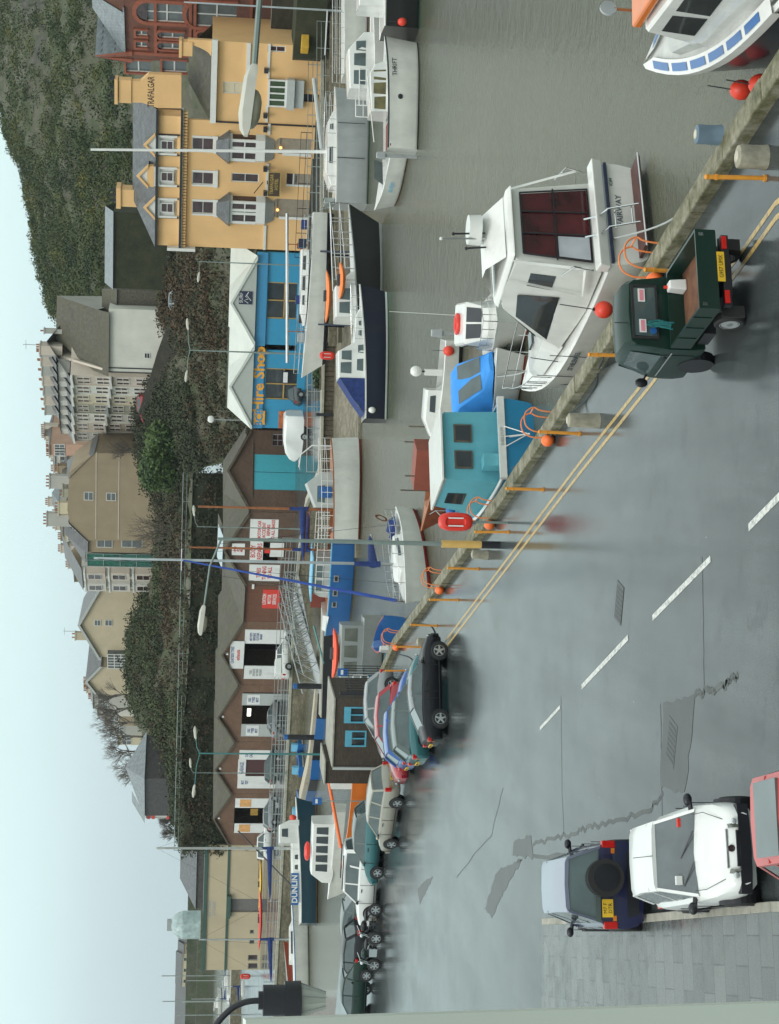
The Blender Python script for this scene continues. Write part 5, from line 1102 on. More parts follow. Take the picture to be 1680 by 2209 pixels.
def wheel_mesh(r, w, rim):
    k = (r, w, rim)
    if k in _wheels: return _wheels[k]
    t = MB(); n = 28; prof = [(r * .66, -w / 2), (r * .9, -w / 2), (r, -w * .32), (r, w * .32), (r * .9, w / 2), (r * .66, w / 2), (r * .62, w * .3), (r * .62, -w * .3)]
    t.loft([[(p[0] * math.cos(2 * math.pi * k2 / n), p[1], p[0] * math.sin(2 * math.pi * k2 / n)) for p in prof] for k2 in range(n + 1)], M_rubber, True, False); ty = t.build('tyre', smooth=35)
    g = MB(); mt = M_alu if rim != 'steel' else M_grey; q = [(r * .68, -w * .47), (r * .68, w * .47), (r * .61, w * .49), (r * .61, -w * .49)]
    g.loft([[(p[0] * math.cos(2 * math.pi * k2 / n), p[1], p[0] * math.sin(2 * math.pi * k2 / n)) for p in q] for k2 in range(n + 1)], mt, True, False)
    g.disc((0, 0, 0), (0, 1, 0), r * .6, w * .8, M_black, 20); ns = {'alloy': 5, 'alloy6': 6, 'steel': 0}[rim]
    if ns:
        for k2 in range(ns):
            a = 2 * math.pi * k2 / ns; c, s_ = math.cos(a), math.sin(a); h0, h1 = r * .12, r * .085
            for sg in (1, -1):
                y = sg * w * .49; pts = [(r * .05, -h0), (r * .62, -h1), (r * .62, h1), (r * .05, h0)]; lo = [(u * c - v * s_, y - sg * .02, u * s_ + v * c) for u, v in pts]; hi = [(u * c - v * s_, y, u * s_ + v * c) for u, v in pts]; g.loft([lo, hi], mt)
        g.disc((0, 0, 0), (0, 1, 0), r * .17, w * .99, mt, 12)
    else: g.disc((0, 0, 0), (0, 1, 0), r * .54, w * .9, mt, 18); g.disc((0, 0, 0), (0, 1, 0), r * .2, w * .98, M_chrome, 12)
    ri = g.build('rim', smooth=40); _wheels[k] = (ty.data, ri.data); bpy.data.objects.remove(ty); bpy.data.objects.remove(ri); return _wheels[k]
def add_wheel(par, x, y, r, w, rim):
    a, b = wheel_mesh(r, w, rim); o = bpy.data.objects.new('wheel', None); C.objects.link(o); o.parent = par; o.location = (x, y, r); o.empty_display_size = .1
    for nm, d in (('tyre', a), ('rim', b)): q = bpy.data.objects.new(nm, d); C.objects.link(q); q.parent = o
    return o
# side profiles: (x, belt height, half width) body stations front to rear, and glasshouse outline
KIND = {
 'coupe': dict(L=3.9, W=1.68, st=[(-1.95, .62, .62), (-1.88, .80, .74), (-1.5, .90, .82), (-.9, .93, .84), (0, .92, .84), (.7, .90, .83), (1.3, .84, .80), (1.75, .72, .72), (1.93, .55, .60)], gh=[(-1.5, .90), (-.75, 1.20), (-.1, 1.29), (.35, 1.26), (1.0, .90)], wb=(-1.2, 1.24), wr=.30),
 'hatch': dict(L=3.8, W=1.64, st=[(-1.88, .66, .70), (-1.80, .86, .78), (-1.2, .93, .82), (-.4, .93, .82), (.4, .92, .82), (.9, .89, .80), (1.45, .78, .76), (1.80, .64, .66), (1.9, .5, .55)], gh=[(-1.72, .92), (-1.38, 1.34), (-.6, 1.42), (.15, 1.38), (.95, .92)], wb=(-1.22, 1.2), wr=.28),
 'estate': dict(L=4.3, W=1.68, st=[(-2.12, .70, .74), (-2.05, .92, .80), (-1.2, .94, .83), (-.2, .94, .83), (.5, .93, .83), (1.0, .90, .81), (1.6, .80, .77), (2.02, .68, .68), (2.15, .5, .58)], gh=[(-2.0, .93), (-1.8, 1.36), (-.8, 1.43), (.2, 1.40), (1.05, .92)], wb=(-1.35, 1.35), wr=.29),
 'saloon': dict(L=4.4, W=1.70, st=[(-2.15, .70, .72), (-2.05, .92, .80), (-1.3, .95, .83), (-.3, .93, .84), (.5, .92, .84), (1.0, .89, .82), (1.6, .78, .78), (2.05, .66, .68), (2.2, .5, .58)], gh=[(-1.85, .94), (-1.0, 1.33), (-.3, 1.40), (.25, 1.37), (1.15, .91)], wb=(-1.35, 1.4), wr=.29),
 'suv': dict(L=4.1, W=1.70, st=[(-1.95, .80, .80), (-1.92, 1.05, .84), (-1.0, 1.08, .85), (0, 1.08, .85), (.6, 1.07, .84), (.9, 1.05, .83), (1.5, 1.0, .80), (1.95, .92, .74), (2.02, .7, .68)], gh=[(-1.92, 1.06), (-1.82, 1.68), (-.9, 1.73), (.25, 1.70), (.85, 1.07)], wb=(-1.2, 1.25), wr=.36),
 'van': dict(L=3.9, W=1.68, st=[(-1.92, .80, .78), (-1.9, 1.0, .82), (-.9, 1.05, .84), (.1, 1.05, .84), (.8, 1.02, .83), (1.1, .98, .81), (1.5, .88, .78), (1.85, .78, .72), (1.95, .55, .62)], gh=[(-1.88, 1.02), (-1.8, 1.66), (-.8, 1.74), (.3, 1.70), (1.25, .98)], wb=(-1.15, 1.2), wr=.29),
}
def car(name, label, loc, heading, kind, body, roofm=None, rim='alloy', plate=None, pos=None, cat='car', group='parked cars', glass=None, parts=(), scale=1.0, plates='both', lower=None, **kk):
    K = KIND[kind]; t = thing(name, label, cat, loc, heading, group); t.scale = (scale,) * 3; roofm = roofm or body; glass = glass or M_glassb; lower = lower or body
    def sec(x, zb, w, z0):
        h = zb - z0; half = [(0, z0), (w * .82, z0), (w * .96, z0 + h * .18), (w, z0 + h * .45), (w * .985, z0 + h * .72), (w * .94, z0 + h * .92), (w * .84, zb), (w * .4, zb + .025), (0, zb + .035)]
        return [(x, y, z) for y, z in half] + [(x, -y, z) for y, z in half[-2:0:-1]]
    m = MB(); st = K['st']; S = []
    for i, (x, zb, w) in enumerate(st):
        z0 = .30 if i in (0, len(st) - 1) else .20
        S.append(sec(x, zb, w, z0))
    m.loft(S, body); b = m.build('body', t, smooth=38)
    gh = K['gh']; m = MB()
    def hw(x, z):
        a = [s for s in st if s[0] <= x][-1:] or [st[0]]; c = [s for s in st if s[0] > x][:1] or [st[-1]]; a, c = a[0], c[0]; u = (x - a[0]) / (c[0] - a[0]) if c[0] != a[0] else 0
        wb = (a[2] + (c[2] - a[2]) * u) * .86; zb = gh[0][1]; return wb * (1 - .24 * max(0, (z - zb)) / .5)
    base = [(gh[0][0], gh[0][1] - .03), (gh[0][0] + .3, gh[0][1]), (gh[2][0], gh[0][1]), (gh[3][0], gh[0][1]), (gh[4][0], gh[4][1] - .03)]
    top = [(gh[1][0] + .0, gh[1][1] - .0), (gh[1][0] + .0, gh[1][1]), gh[2], gh[3], (gh[3][0], gh[3][1])]
    # glasshouse: glass volume
    secs = []
    for (xb, zb), (xt, zt) in ((gh[0], gh[1]), ((gh[2][0], gh[0][1]), gh[2]), (gh[4], gh[3])):
        pass
    xs = [gh[1][0], gh[2][0], gh[3][0]]
    L0 = [(gh[0][0], -hw(gh[0][0], 0), gh[0][1] - .02), (gh[0][0], hw(gh[0][0], 0), gh[0][1] - .02)]
    lowp = [(x, hw(x, 0), gh[0][1] - .02) for x in (gh[0][0], (gh[1][0] + gh[0][0]) / 2 + .1, gh[2][0], gh[3][0], gh[4][0])]
    hip = [(gh[1][0], hw(gh[1][0], gh[1][1]), gh[1][1]), (gh[1][0] + .03, hw(gh[1][0], gh[1][1]), gh[1][1]), (gh[2][0], hw(gh[2][0], gh[2][1]), gh[2][1]), (gh[3][0], hw(gh[3][0], gh[3][1]), gh[3][1]), (gh[3][0] + .02, hw(gh[3][0], gh[3][1]) * .99, gh[3][1])]
    for sg in (1, -1):
        m = MB()
        for k in range(4): m.face([(lowp[k][0], sg * lowp[k][1], lowp[k][2]), (lowp[k + 1][0], sg * lowp[k + 1][1], lowp[k + 1][2]), (hip[k + 1][0], sg * hip[k + 1][1], hip[k + 1][2]), (hip[k][0], sg * hip[k][1], hip[k][2])], glass)
        m.build('side_window', t)
    for nm, a, c in (('rear_window', lowp[0], hip[0]), ('windscreen', lowp[-1], hip[-1])):
        g = MB(); g.face([(a[0], -a[1], a[2]), (a[0], a[1], a[2]), (c[0], c[1], c[2]), (c[0], -c[1], c[2])], glass); w_ = g.build(nm, t)
        if nm == 'windscreen': g = MB(); g.bar((a[0] + .02, a[1] * .5, a[2] + .04), (a[0] - (a[0] - c[0]) * .35, -a[1] * .1, a[2] + (c[2] - a[2]) * .36), .012, M_black, 4); g.bar((a[0] + .02, -a[1] * .2, a[2] + .04), (a[0] - (a[0] - c[0]) * .3, -a[1] * .75, a[2] + (c[2] - a[2]) * .32), .012, M_black, 4); g.build('wiper', w_)
    # roof skin with rounded rim, pillars
    m = MB(); R3 = [hip[0], hip[2], hip[3]]; sc = []
    xa = [gh[1][0] - .03, gh[1][0] + .25, gh[2][0], gh[3][0] - .15, gh[3][0] + .06]
    for x in xa:
        if x <= gh[2][0]: u = (x - gh[1][0]) / (gh[2][0] - gh[1][0]); z = gh[1][1] + (gh[2][1] - gh[1][1]) * min(1, max(0, u)) ** .7
        else: u = (x - gh[2][0]) / (gh[3][0] - gh[2][0]); z = gh[2][1] + (gh[3][1] - gh[2][1]) * u
        w = hw(x, z) + .015; sc.append([(x, -w - .01, z - .05), (x, -w, z), (x, -w * .8, z + .035), (x, 0, z + .05), (x, w * .8, z + .035), (x, w, z), (x, w + .01, z - .05), (x, 0, z - .02)])
    m.loft(sc, roofm); rf = m.build('roof', t, smooth=45)
    if 'sunroof' in parts: g = MB(); g.box(gh[2][0] + .1, gh[3][0] - .25, -.42, .42, gh[2][1] + .03, gh[2][1] + .062, glass); g.build('sunroof', rf)
    if 'rack' in parts:
        for yy in (-.55, .55): g = MB(); g.box(gh[1][0] + .2, gh[3][0] - .1, yy - .02, yy + .02, gh[2][1] + .04, gh[2][1] + .09, M_black); g.build('roof_rail', rf)
    def pill(p, q, w=.04, out=.012):
        for sg in (1, -1):
            P, Q = Vector((p[0], sg * (p[1] + out), p[2])), Vector((q[0], sg * (q[1] + out), q[2])); g = MB()
            g.loft([[P + Vector((-w, 0, 0)), P + Vector((w, 0, 0)), P + Vector((w * .6, -sg * .05, 0)), P + Vector((-w * .6, -sg * .05, 0))], [Q + Vector((-w, 0, 0)), Q + Vector((w, 0, 0)), Q + Vector((w * .6, -sg * .05, 0)), Q + Vector((-w * .6, -sg * .05, 0))]], roofm); g.build('pillar', t)
    wide = .16 if kind in ('hatch', 'van', 'suv') else .09
    pill(lowp[0], hip[0], wide * .6); pill(lowp[-1], hip[-1], .045)
    xm = -.15 if kind != 'coupe' else -.35
    zt = gh[2][1]; pill((xm - .05, hw(xm, 0), gh[0][1] - .02), (xm, hw(xm, zt), zt), .035, .006)
    if kind in ('estate', 'suv', 'saloon'): pill((-1.05, hw(-1.05, 0), gh[0][1] - .02), (-1.1, hw(-1.1, zt), zt - .03), .045, .006)
    # bumpers, lights, grille, plates
    xf, xr = st[-1][0], st[0][0]; wf = st[-2][2]
    g = MB(); g.loft([[(xf - .12, y, .30), (xf + .05 - abs(y) ** 2 * .18, y, .30), (xf + .06 - abs(y) ** 2 * .18, y, .48), (xf - .12, y, .5)] for y in (-wf * 1.05, -wf * .6, 0, wf * .6, wf * 1.05)], M_black if kind in ('suv', 'van') else lower); g.build('front_bumper', t)
    g = MB(); g.loft([[(xr + .12, y, .30), (xr - .05 + abs(y) ** 2 * .14, y, .30), (xr - .06 + abs(y) ** 2 * .14, y, .52), (xr + .12, y, .54)] for y in (-wf * 1.05, -wf * .6, 0, wf * .6, wf * 1.05)], M_black if kind in ('suv', 'van') else lower); g.build('rear_bumper', t)
    zl = st[-2][1] - .10
    for sg in (1, -1):
        g = MB(); hx = st[-2][0]; g.loft([[(hx + .135 - k * .05 - k * k * .035, sg * (wf * .48 + k * .095), zl - .085), (hx + .155 - k * .05 - k * k * .035, sg * (wf * .48 + k * .095), zl - .01), (hx + .07 - k * .05 - k * k * .035, sg * (wf * .48 + k * .093), zl + .095), (hx - .12 - k * .05, sg * (wf * .48 + k * .09), zl + .02)] for k in range(4)], M_llens, True); hl = g.build('headlight', t, smooth=50)
        g = MB(); g.ball((hx + .12, sg * (wf * .48 + .1), zl + .02), .05, M_llamp, 10, 7, (.5, 1, 1)); g.build('reflector', hl)
        zt_ = st[1][1]; wr_ = st[1][2]
        g = MB()
        if kind in ('suv', 'van', 'estate'): g.box(xr - .03, xr + .1, sg * (wr_ - .07) - .07, sg * (wr_ - .07) + .07, zt_ - .32, zt_ - .05, M_lred)
        else: g.box(xr - .02, xr + .14, sg * (wr_ - .15) - .13, sg * (wr_ - .15) + .13, zt_ - .20, zt_ - .06, M_lred)
        tl = g.build('tail_light', t, bevel=.02); g = MB(); g.box(xr - .026, xr - .01, sg * (wr_ - .2) - .05, sg * (wr_ - .2) + .05, zt_ - .30, zt_ - .23, M_lamber); g.build('indicator', tl)
        xmz = gh[4][0] - .18; g = MB(); g.ball((xmz, sg * (hw(xmz, 0) / .86 + .06), gh[4][1] + .02), .1, M_black if 'blackmirror' in parts or kind == 'suv' else body, 10, 7, (.65, 1.05, .75)); g.bar((xmz, sg * hw(xmz, 0) * .95, gh[4][1] - .03), (xmz, sg * (hw(xmz, 0) / .86 + .04), gh[4][1] - .01), .04, M_black); g.build('door_mirror', t, smooth=60)
        g = MB(); y = sg * (st[3][2] + .004)
        for xd in (.72, -.22 - (.25 if kind == 'coupe' else 0), -1.05 if kind in ('estate', 'suv', 'saloon') else -.22): g.box(xd - .006, xd + .006, y - .01, y + .003, .34, gh[0][1] - .06, M_black)
        g.box(-1.5, 1.4, y - .012, y + .006, .30, .335, M_black); g.build('door_seam', t)
        g = MB(); g.box(-.02, .16, y - .01, y + .022, gh[0][1] - .16, gh[0][1] - .13, M_black); g.build('door_handle', t)
    g = MB(); g.box(xf - .06, xf + .035, -wf * .42, wf * .42, zl - .1, zl - .01, M_black); g.build('grille', t)
    g = MB(); xb = gh[4][0] + .02; 
    for sg in (1, -1): g.loft([[(x, sg * y - .006, z), (x, sg * y + .006, z)] for x, y, z in ((xb, .60, gh[4][1] + .028), ((xb + st[-2][0]) / 2, .60, (gh[4][1] + st[-3][1]) / 2 + .035), (st[-2][0] - .06, .46, st[-2][1] + .035))], M_black, False, False)
    g.build('bonnet_seam', t)
    if plate is not None:
        g = MB(); g.box(xr - .1, xr - .055, -.26, .26, .50, .61, M_yplate); pl = g.build('number_plate', t)
        text('plate_lettering', plate, .10, M_black, pl, (xr - .102, 0, .555), (math.pi / 2, 0, -math.pi / 2), .002, xs=.8)
        g = MB(); g.box(xf + .055, xf + .075, -.26, .26, .36, .47, M_white); g.build('number_plate', t)
    # wheels in dark arches
    for x in K['wb']:
        w = K['st'][3][2]
        for sg in (1, -1):
            g = MB(); g.disc((x, sg * (w - .11), K['wr'] + .02), (0, 1, 0), K['wr'] + .05, .226, M_black, 24); g.build('wheel_arch', t); add_wheel(t, x, sg * (w - .06), K['wr'], .19, rim)
    return t
def aim(a, b): return math.atan2(b[1] - a[1], b[0] - a[0])
f_, r_ = at(965, 1405), at(968, 1552); hd = aim(r_, f_); mid = (f_ + r_) / 2; side = Vector((-math.sin(hd), math.cos(hd), 0)); fw = Vector((math.cos(hd), math.sin(hd), 0))
base = mid + side * .8
def row(k, back=0, z=0): p = base + side * 2.15 * k - fw * back; return (p.x, p.y, 0)
car('parked_car', 'black coupe with grey roof and five spoke wheels, nearest of the quayside row', row(0), hd, 'coupe', P_black, P_greyroof, plate='Y206 CCB')
def by_lamp(x, y, L_, k=.68):
    p = at(x, y, .78) + fw * (L_ / 2) + side * k; return (p.x, p.y, 0)
car('parked_car', 'teal hatchback immediately beyond the black coupe', by_lamp(893, 1636, 3.9), hd + .02, 'hatch', P_teal, P_gr, plate='T418 OMN', scale=1.05)
car('parked_car', 'bright blue hatchback between the teal and the red car', by_lamp(869, 1650, 3.8), hd + .03, 'hatch', P_blue, plate='R77 MAN')
car('parked_car', 'dark red hatchback with pale front facing left, before the small brick hut', by_lamp(852, 1676, 3.8), hd + math.pi, 'hatch', P_red, scale=1.05)
car('parked_car', 'silver car right against the small brick hut with blue windows', by_lamp(822, 1630, 3.8), hd + math.pi, 'hatch', P_silver)
# line of cars further left, parked along the quay
def parked(label, xy, xy2, kind, body, z=0, **k):
    a, b = at(*xy), at(*xy2); c = (a + b) / 2; return car('parked_car', label, (c.x, c.y, 0), aim(b, a), kind, body, **k)
hq = math.atan2(.55, -1)
def put(label, x, y, hdg, kind, body, **k): p = at(x, y); return car('parked_car', label, (p.x, p.y, 0), hdg, kind, body, **k)
put('champagne estate with red tail lamps parked left of the brick hut', 862, 1745, math.radians(140), 'estate', P_cream, plate='M531 KJR')
put('teal hatchback half hidden between the champagne estate and the white off-roader', 826, 1815, math.radians(166), 'hatch', P_teal, roofm=P_gr)
put('white boxy off-roader facing left along the quay', 818, 1900, math.radians(163), 'suv', P_white, rim='steel', parts=('rack',))
put('grey green saloon behind the two motorcycles', 796, 1995, math.radians(163), 'saloon', P_gr)
put('black hatchback between the motorcycles and the dark green saloon', 800, 2068, math.radians(163), 'hatch', P_black, plate='J12 HBC')
put('dark green saloon with alloy wheels at the left end of the quayside row', 797, 2140, math.radians(166), 'saloon', P_dgreen, rim='alloy6')
# foreground
a = at(1600, 705); b_ = at(1539, 790); hk = math.atan2(24.5, -7.0)
put_ = lambda p, q: ((p.x + q.x) / 2, (p.y + q.y) / 2, 0)
# blue off-roader seen from behind beside the kerb
kd = math.atan2(K[3][1] - K[2][1], K[3][0] - K[2][0]); KD = Vector((math.cos(kd), math.sin(kd), 0))
def kerbcar(label, x, y, fwd, hdg, *a, **k): p = at(x, y, .3) + KD * fwd; return car('parked_car', label, (p.x, p.y, 0), hdg, *a, **k)
suv = kerbcar('navy blue off-roader seen from behind with spare wheel on its back door', 1376, 1908, 1.95, kd, 'suv', P_navy, roofm=paint('pale_lilac_roof', (.20, .22, .30)), lower=M_black, rim='alloy')  # roof colour paled to lilac: the sky's reflection painted in
xr = KIND['suv']['st'][0][0]; g = MB(); g.disc((xr - .13, -.12, .98), (1, 0, 0), .36, .2, M_rubber, 26); g.disc((xr - .245, -.12, .98), (1, 0, 0), .24, .03, M_black, 20); g.build('spare_wheel', suv, smooth=40)
g = MB(); g.box(xr - .06, xr - .02, .28, .62, .82, 1.03, M_yplate); pl = g.build('number_plate', suv); text('plate_lettering', 'M7 F\nDTR', .1, M_black, pl, (xr - .062, .45, .925), (math.pi / 2, 0, -math.pi / 2), .002)
g = MB(); g.box(xr - .045, xr + .03, .2, .7, 1.06, 1.16, P_gr); g.build('light_bar', suv)
# white hatchback facing the camera
wc = kerbcar('white hatchback facing the camera, parked between the navy off-roader and the red van', 1618, 1838, 1.86, kd + math.pi + .03, 'hatch', P_white, parts=('blackmirror',), glass=glass_mat('grey_car_glass', (.10, .12, .125), .08), lower=M_black, scale=1.0, rim='steel')
g = MB(); g.box(1.7, 1.84, -.30, .30, .645, .665, P_silver); g.disc((1.87, 0, .60), (1, 0, .1), .055, .04, M_chrome, 14); g.build('badge', wc)
for yy, zz, cc in ((-.42, 1.12, M_white), (.5, 1.05, M_red)): g = MB(); g.box(.62, .70, yy - .07, yy + .07, zz - .05, zz + .05, cc); g.build('sticker', wc)
g = MB(); g.bar((.22, 0, 1.42), (-.25, 0, 1.62), .006, M_black); g.build('aerial', wc)
p = at(1617, 1775, 1.9) - KD * .5; car('parked_car', 'faded red van cut off by the bottom right corner beside the pavement', (p.x, p.y, 0), kd,  'van', P_coral, parts=('sunroof', 'blackmirror'), cat='van', rim='steel', scale=1.1)
# green kei pickup on the quay edge
def pickup():
    hk = math.atan2(11.2, -3.3); fwd_ = Vector((math.cos(hk), math.sin(hk))); 
    rr, ff = at(1606, 700), at(1539, 788); c = (rr + ff) / 2; lft = Vector((-math.sin(hk), math.cos(hk))); c = Vector((c.x, c.y)) - lft * .68
    t = thing('pickup_truck', 'small dark green cab-over pickup with open drop side bed on the double yellow lines', 'truck', (c.x, c.y, 0), hk, None)
    m = MB(); S = []
    for x, z1, w in ((.28, 1.62, .68), (.40, 1.72, .69), (.9, 1.74, .69), (1.28, 1.66, .68), (1.62, 1.05, .68), (1.70, .72, .67), (1.70, .35, .64)):
        z0 = .32; half = [(0, z0), (w * .95, z0), (w, z0 + .2), (w, min(z1, .98)), (w * .97, min(z1, 1.08)), (w * .88, z1 - .08 if z1 > 1.2 else z1 - .01), (w * .78, z1), (0, z1 + .03)]
        S.append([(x, y, z) for y, z in half] + [(x, -y, z) for y, z in half[-2:0:-1]])
    m.loft(S, P_dgreen); m.build('cab', t, smooth=38)
    g = MB(); g.prism([(-.46, 1.18), (.46, 1.18), (.44, 1.56), (-.44, 1.56)], .252, .275, M_glassb, 'x'); w_ = g.build('rear_window', t)
    g = MB(); 
    for a0, a1, b0, b1, mm in ((-.50, .50, 1.14, 1.18, M_rubber), (-.50, .50, 1.56, 1.60, M_rubber), (-.50, -.46, 1.18, 1.56, M_rubber), (.46, .50, 1.18, 1.56, M_rubber)): g.box(.245, .28, a0, a1, b0, b1, mm)
    g.build('window_seal', w_); g = MB()
    for yy in (-.3, .27): g.box(.235, .25, yy - .12, yy + .12, 1.36, 1.48, M_white); g.box(.23, .236, yy - .1, yy + .1, 1.385, 1.455, mat('pink_sticker', (.7, .25, .3), .5))
    g.build('sticker', w_); g = MB(); g.disc((.235, .36, 1.24), (1, 0, 0), .06, .02, M_blue, 14); g.build('round_sticker', w_)
    for sg in (1, -1):
        g = MB(); g.face([(.55, sg * .694, 1.04), (1.42, sg * .692, 1.04), (1.16, sg * .625, 1.55), (.55, sg * .628, 1.58)], M_glassb); g.build('side_window', t)
        g = MB(); g.ball((1.5, sg * .84, 1.15), .11, M_black, 10, 7, (.5, .8, 1.1)); g.bar((1.5, sg * .68, 1.05), (1.5, sg * .8, 1.12), .02, M_black); g.build('door_mirror', t)
        g = MB(); g.box(.5, .506, sg * .70 - .005, sg * .70 + .005, .45, 1.05, M_black); g.box(.4, 1.5, sg * .702 - .004, sg * .702 + .004, .88, .9, M_grey); g.build('door_seam', t)
    g = MB(); g.face([(1.32, -.6, 1.60), (1.32, .6, 1.60), (1.64, .62, 1.06), (1.64, -.62, 1.06)], M_glassb); g.build('windscreen', t)
    xb0, xb1 = -1.55, .16
    g = MB(); g.box(xb0, xb1, -.70, .70, .62, .68, P_dgreen); g.box(xb0 + .04, xb1 - .04, -.66, .66, .68, .70, mat('rusty_bed_floor', (.14, .06, .03), .8, var=.4, scale=3)); bd = g.build('load_bed', t)
    g = MB(); g.box(xb0, xb1, .66, .70, .68, .98, P_dgreen); g.build('side_board', bd); g = MB(); g.box(xb0, xb1, -.70, -.66, .68, .98, P_dgreen); g.build('side_board', bd)
    g = MB(); g.box(xb0 - .04, xb0, -.70, .70, .64, .98, P_dgreen); g.build('tailgate', bd); g = MB(); g.box(xb1 - .04, xb1, -.66, .66, .68, .98, P_dgreen); g.build('headboard', bd)
    g = MB(); g.box(xb0 - .02, xb0 + .1, -.62, .62, .42, .54, M_black); g.build('rear_bumper', t)
    for sg in (1, -1): g = MB(); g.box(xb0 - .05, xb0 - .0, sg * .48 - .11, sg * .48 + .11, .46, .54, M_lred); g.build('tail_light', t)
    g = MB(); g.box(xb0 - .065, xb0 - .045, -.30, .22, .52, .64, M_yplate); pl = g.build('number_plate', t); text('plate_lettering', 'G957 UMX', .1, M_black, pl, (xb0 - .067, -.04, .58), (math.pi / 2, 0, -math.pi / 2), .002, xs=.85)
    g = MB(); g.box(-1.4, 1.5, -.35, .35, .34, .5, M_black); g.box(-.3, .2, .3, .6, .3, .5, M_black); g.build('chassis', t)
    for x in (-.88, .96):
        for sg in (1, -1):
            add_wheel(t, x, sg * .60, .26, .16, 'steel')
            if x > 0: g = MB(); g.disc((x, sg * .62, .30), (0, 1, 0), .32, .17, M_black, 22); g.build('wheel_arch', t)
    for sg in (1, -1):
        g = MB(); g.box(.62, .74, sg * .70 - .012, sg * .70 + .012, .93, .96, M_black); g.build('door_handle', t)
        for x in (-1.2, -.75, -.3): g = MB(); g.box(x - .012, x + .012, sg * .704 - .008, sg * .704 + .008, .66, .97, P_dgreen); g.build('board_rib', bd)
        g = MB(); g.box(-1.28, -1.24, sg * .6 - .1, sg * .6 + .1, .12, .5, M_rubber); g.build('mud_flap', t)
        g = MB(); g.box(-1.59, -1.55, sg * .62 - .03, sg * .62 + .03, .84, .92, M_galv); g.build('tailgate_latch', bd)
        g = MB(); g.box(1.60, 1.69, sg * .45 - .12, sg * .45 + .12, .62, .78, M_llens); g.build('headlight', t)
    g = MB(); g.bar((.3, .2, 1.6), (.32, .2, 1.9), .008, M_black, 4); g.build('aerial', t)
    # things lying in the bed
    o = thing('plastic_can', 'white plastic can standing in the pickup bed behind the cab', 'can', tuple(t.matrix_basis @ Vector((-.0, -.38, .705))), hk); g = MB(); g.box(-.12, .12, -.1, .1, 0, .3, M_white, .02, .02); g.build('body', o, bevel=.02); g = MB(); g.cyl((.05, 0), .03, .3, .36, M_red, 8); g.build('cap', o)
    g = MB(); random.seed(9); q = [Vector((.12, .3 + random.uniform(-.09, .09), 1.0 + random.uniform(-.1, .42))) for _ in range(26)]; g.tube([t.matrix_basis @ v for v in q], .02, mat('teal_rope', (.02, .16, .16), .9), 5); tag(g.build('rope_bundle'), 'teal rope tangle hanging behind the pickup cab window', 'rope')
    return t
pickup()
# vehicles on the far quay, small in the picture
def farcar(label, x, y, hdg, kind, body, name='far_parked_car', z=0, cat='car', **k): p = at(x, y, z); return car(name, label, (p.x, p.y, z), hdg, kind, body, group='cars before the garages', **k)
farcar('silver blue saloon before the garage with dark open doorway', 606, 1545, .5, 'saloon', P_silver, rim='steel')
farcar('pale green hatchback before the garage with the dark red doorway', 600, 1650, .4, 'hatch', P_gr, rim='steel')
farcar('white van parked at the shed end of the garages', 590, 1812, .1, 'suv', P_white, rim='steel')
farcar('small silver car before the last garage', 597, 1750, .3, 'hatch', P_silver, rim='steel')
farcar('grey car beside the turquoise shops behind the quay platform', 655, 830, .3, 'hatch', P_greyroof, rim='steel')
p = at(629, 1412); pk = car('far_parked_car', 'white pickup with covered back in front of the white doored garage', (p.x, p.y, 0), .35, 'estate', P_white, group='cars before the garages', rim='steel', cat='pickup')
g = MB(); g.box(-2.05, -.5, -.78, .78, .95, 1.55, P_white, .1, .06); g.build('canopy', pk, bevel=.04)
for lab, x, y, Y, c_ in (('red car parked at the top of the hill road before the terrace', 313, 880, 231, P_red), ('second red car parked beside the first on the hill road', 308, 898, 236, P_red), ('silver car parked half way up the hill road', 384, 657, 203.5, P_silver)):
    p = atY(x, y, Y); car('hill_car', lab, tuple(p + Vector((0, -.6, -.3))), math.pi - .4, 'hatch', c_, rim='steel', group='cars on the hill road')
# caravan-like white trailer beside the shops
p = at(664, 940, 0); t = thing('horse_trailer', 'white rounded trailer standing before the turquoise garage door', 'trailer', tuple(p), SP.rot + math.pi)
g = MB(); S = []
for x, z0, z1, w in ((-1.9, .5, 1.9, .8), (-1.6, .42, 2.05, .9), (.3, .42, 2.05, .9), (1.3, .5, 1.85, .85), (1.9, .8, 1.5, .6), (2.2, 1.0, 1.2, .25)): S.append([(x, -w, z0), (x, -w, z1 - .2), (x, -w * .8, z1), (x, w * .8, z1), (x, w, z1 - .2), (x, w, z0)])
g.loft(S, P_white); g.build('body', t, smooth=40); g = MB(); g.box(-1.92, -.7, -.93, -.9, .6, 1.6, M_panel); g.build('door', t); add_wheel(t, -.2, -.85, .33, .2, 'steel'); add_wheel(t, -.2, .85, .33, .2, 'steel')
g = MB(); g.bar((2.0, 0, .7), (3.0, 0, .5), .05, M_galv); g.face([(1.5, -.8, 1.0), (2.0, -.5, 1.1), (1.95, -.45, 1.45), (1.45, -.75, 1.5)], M_glass); g.build('drawbar', t)
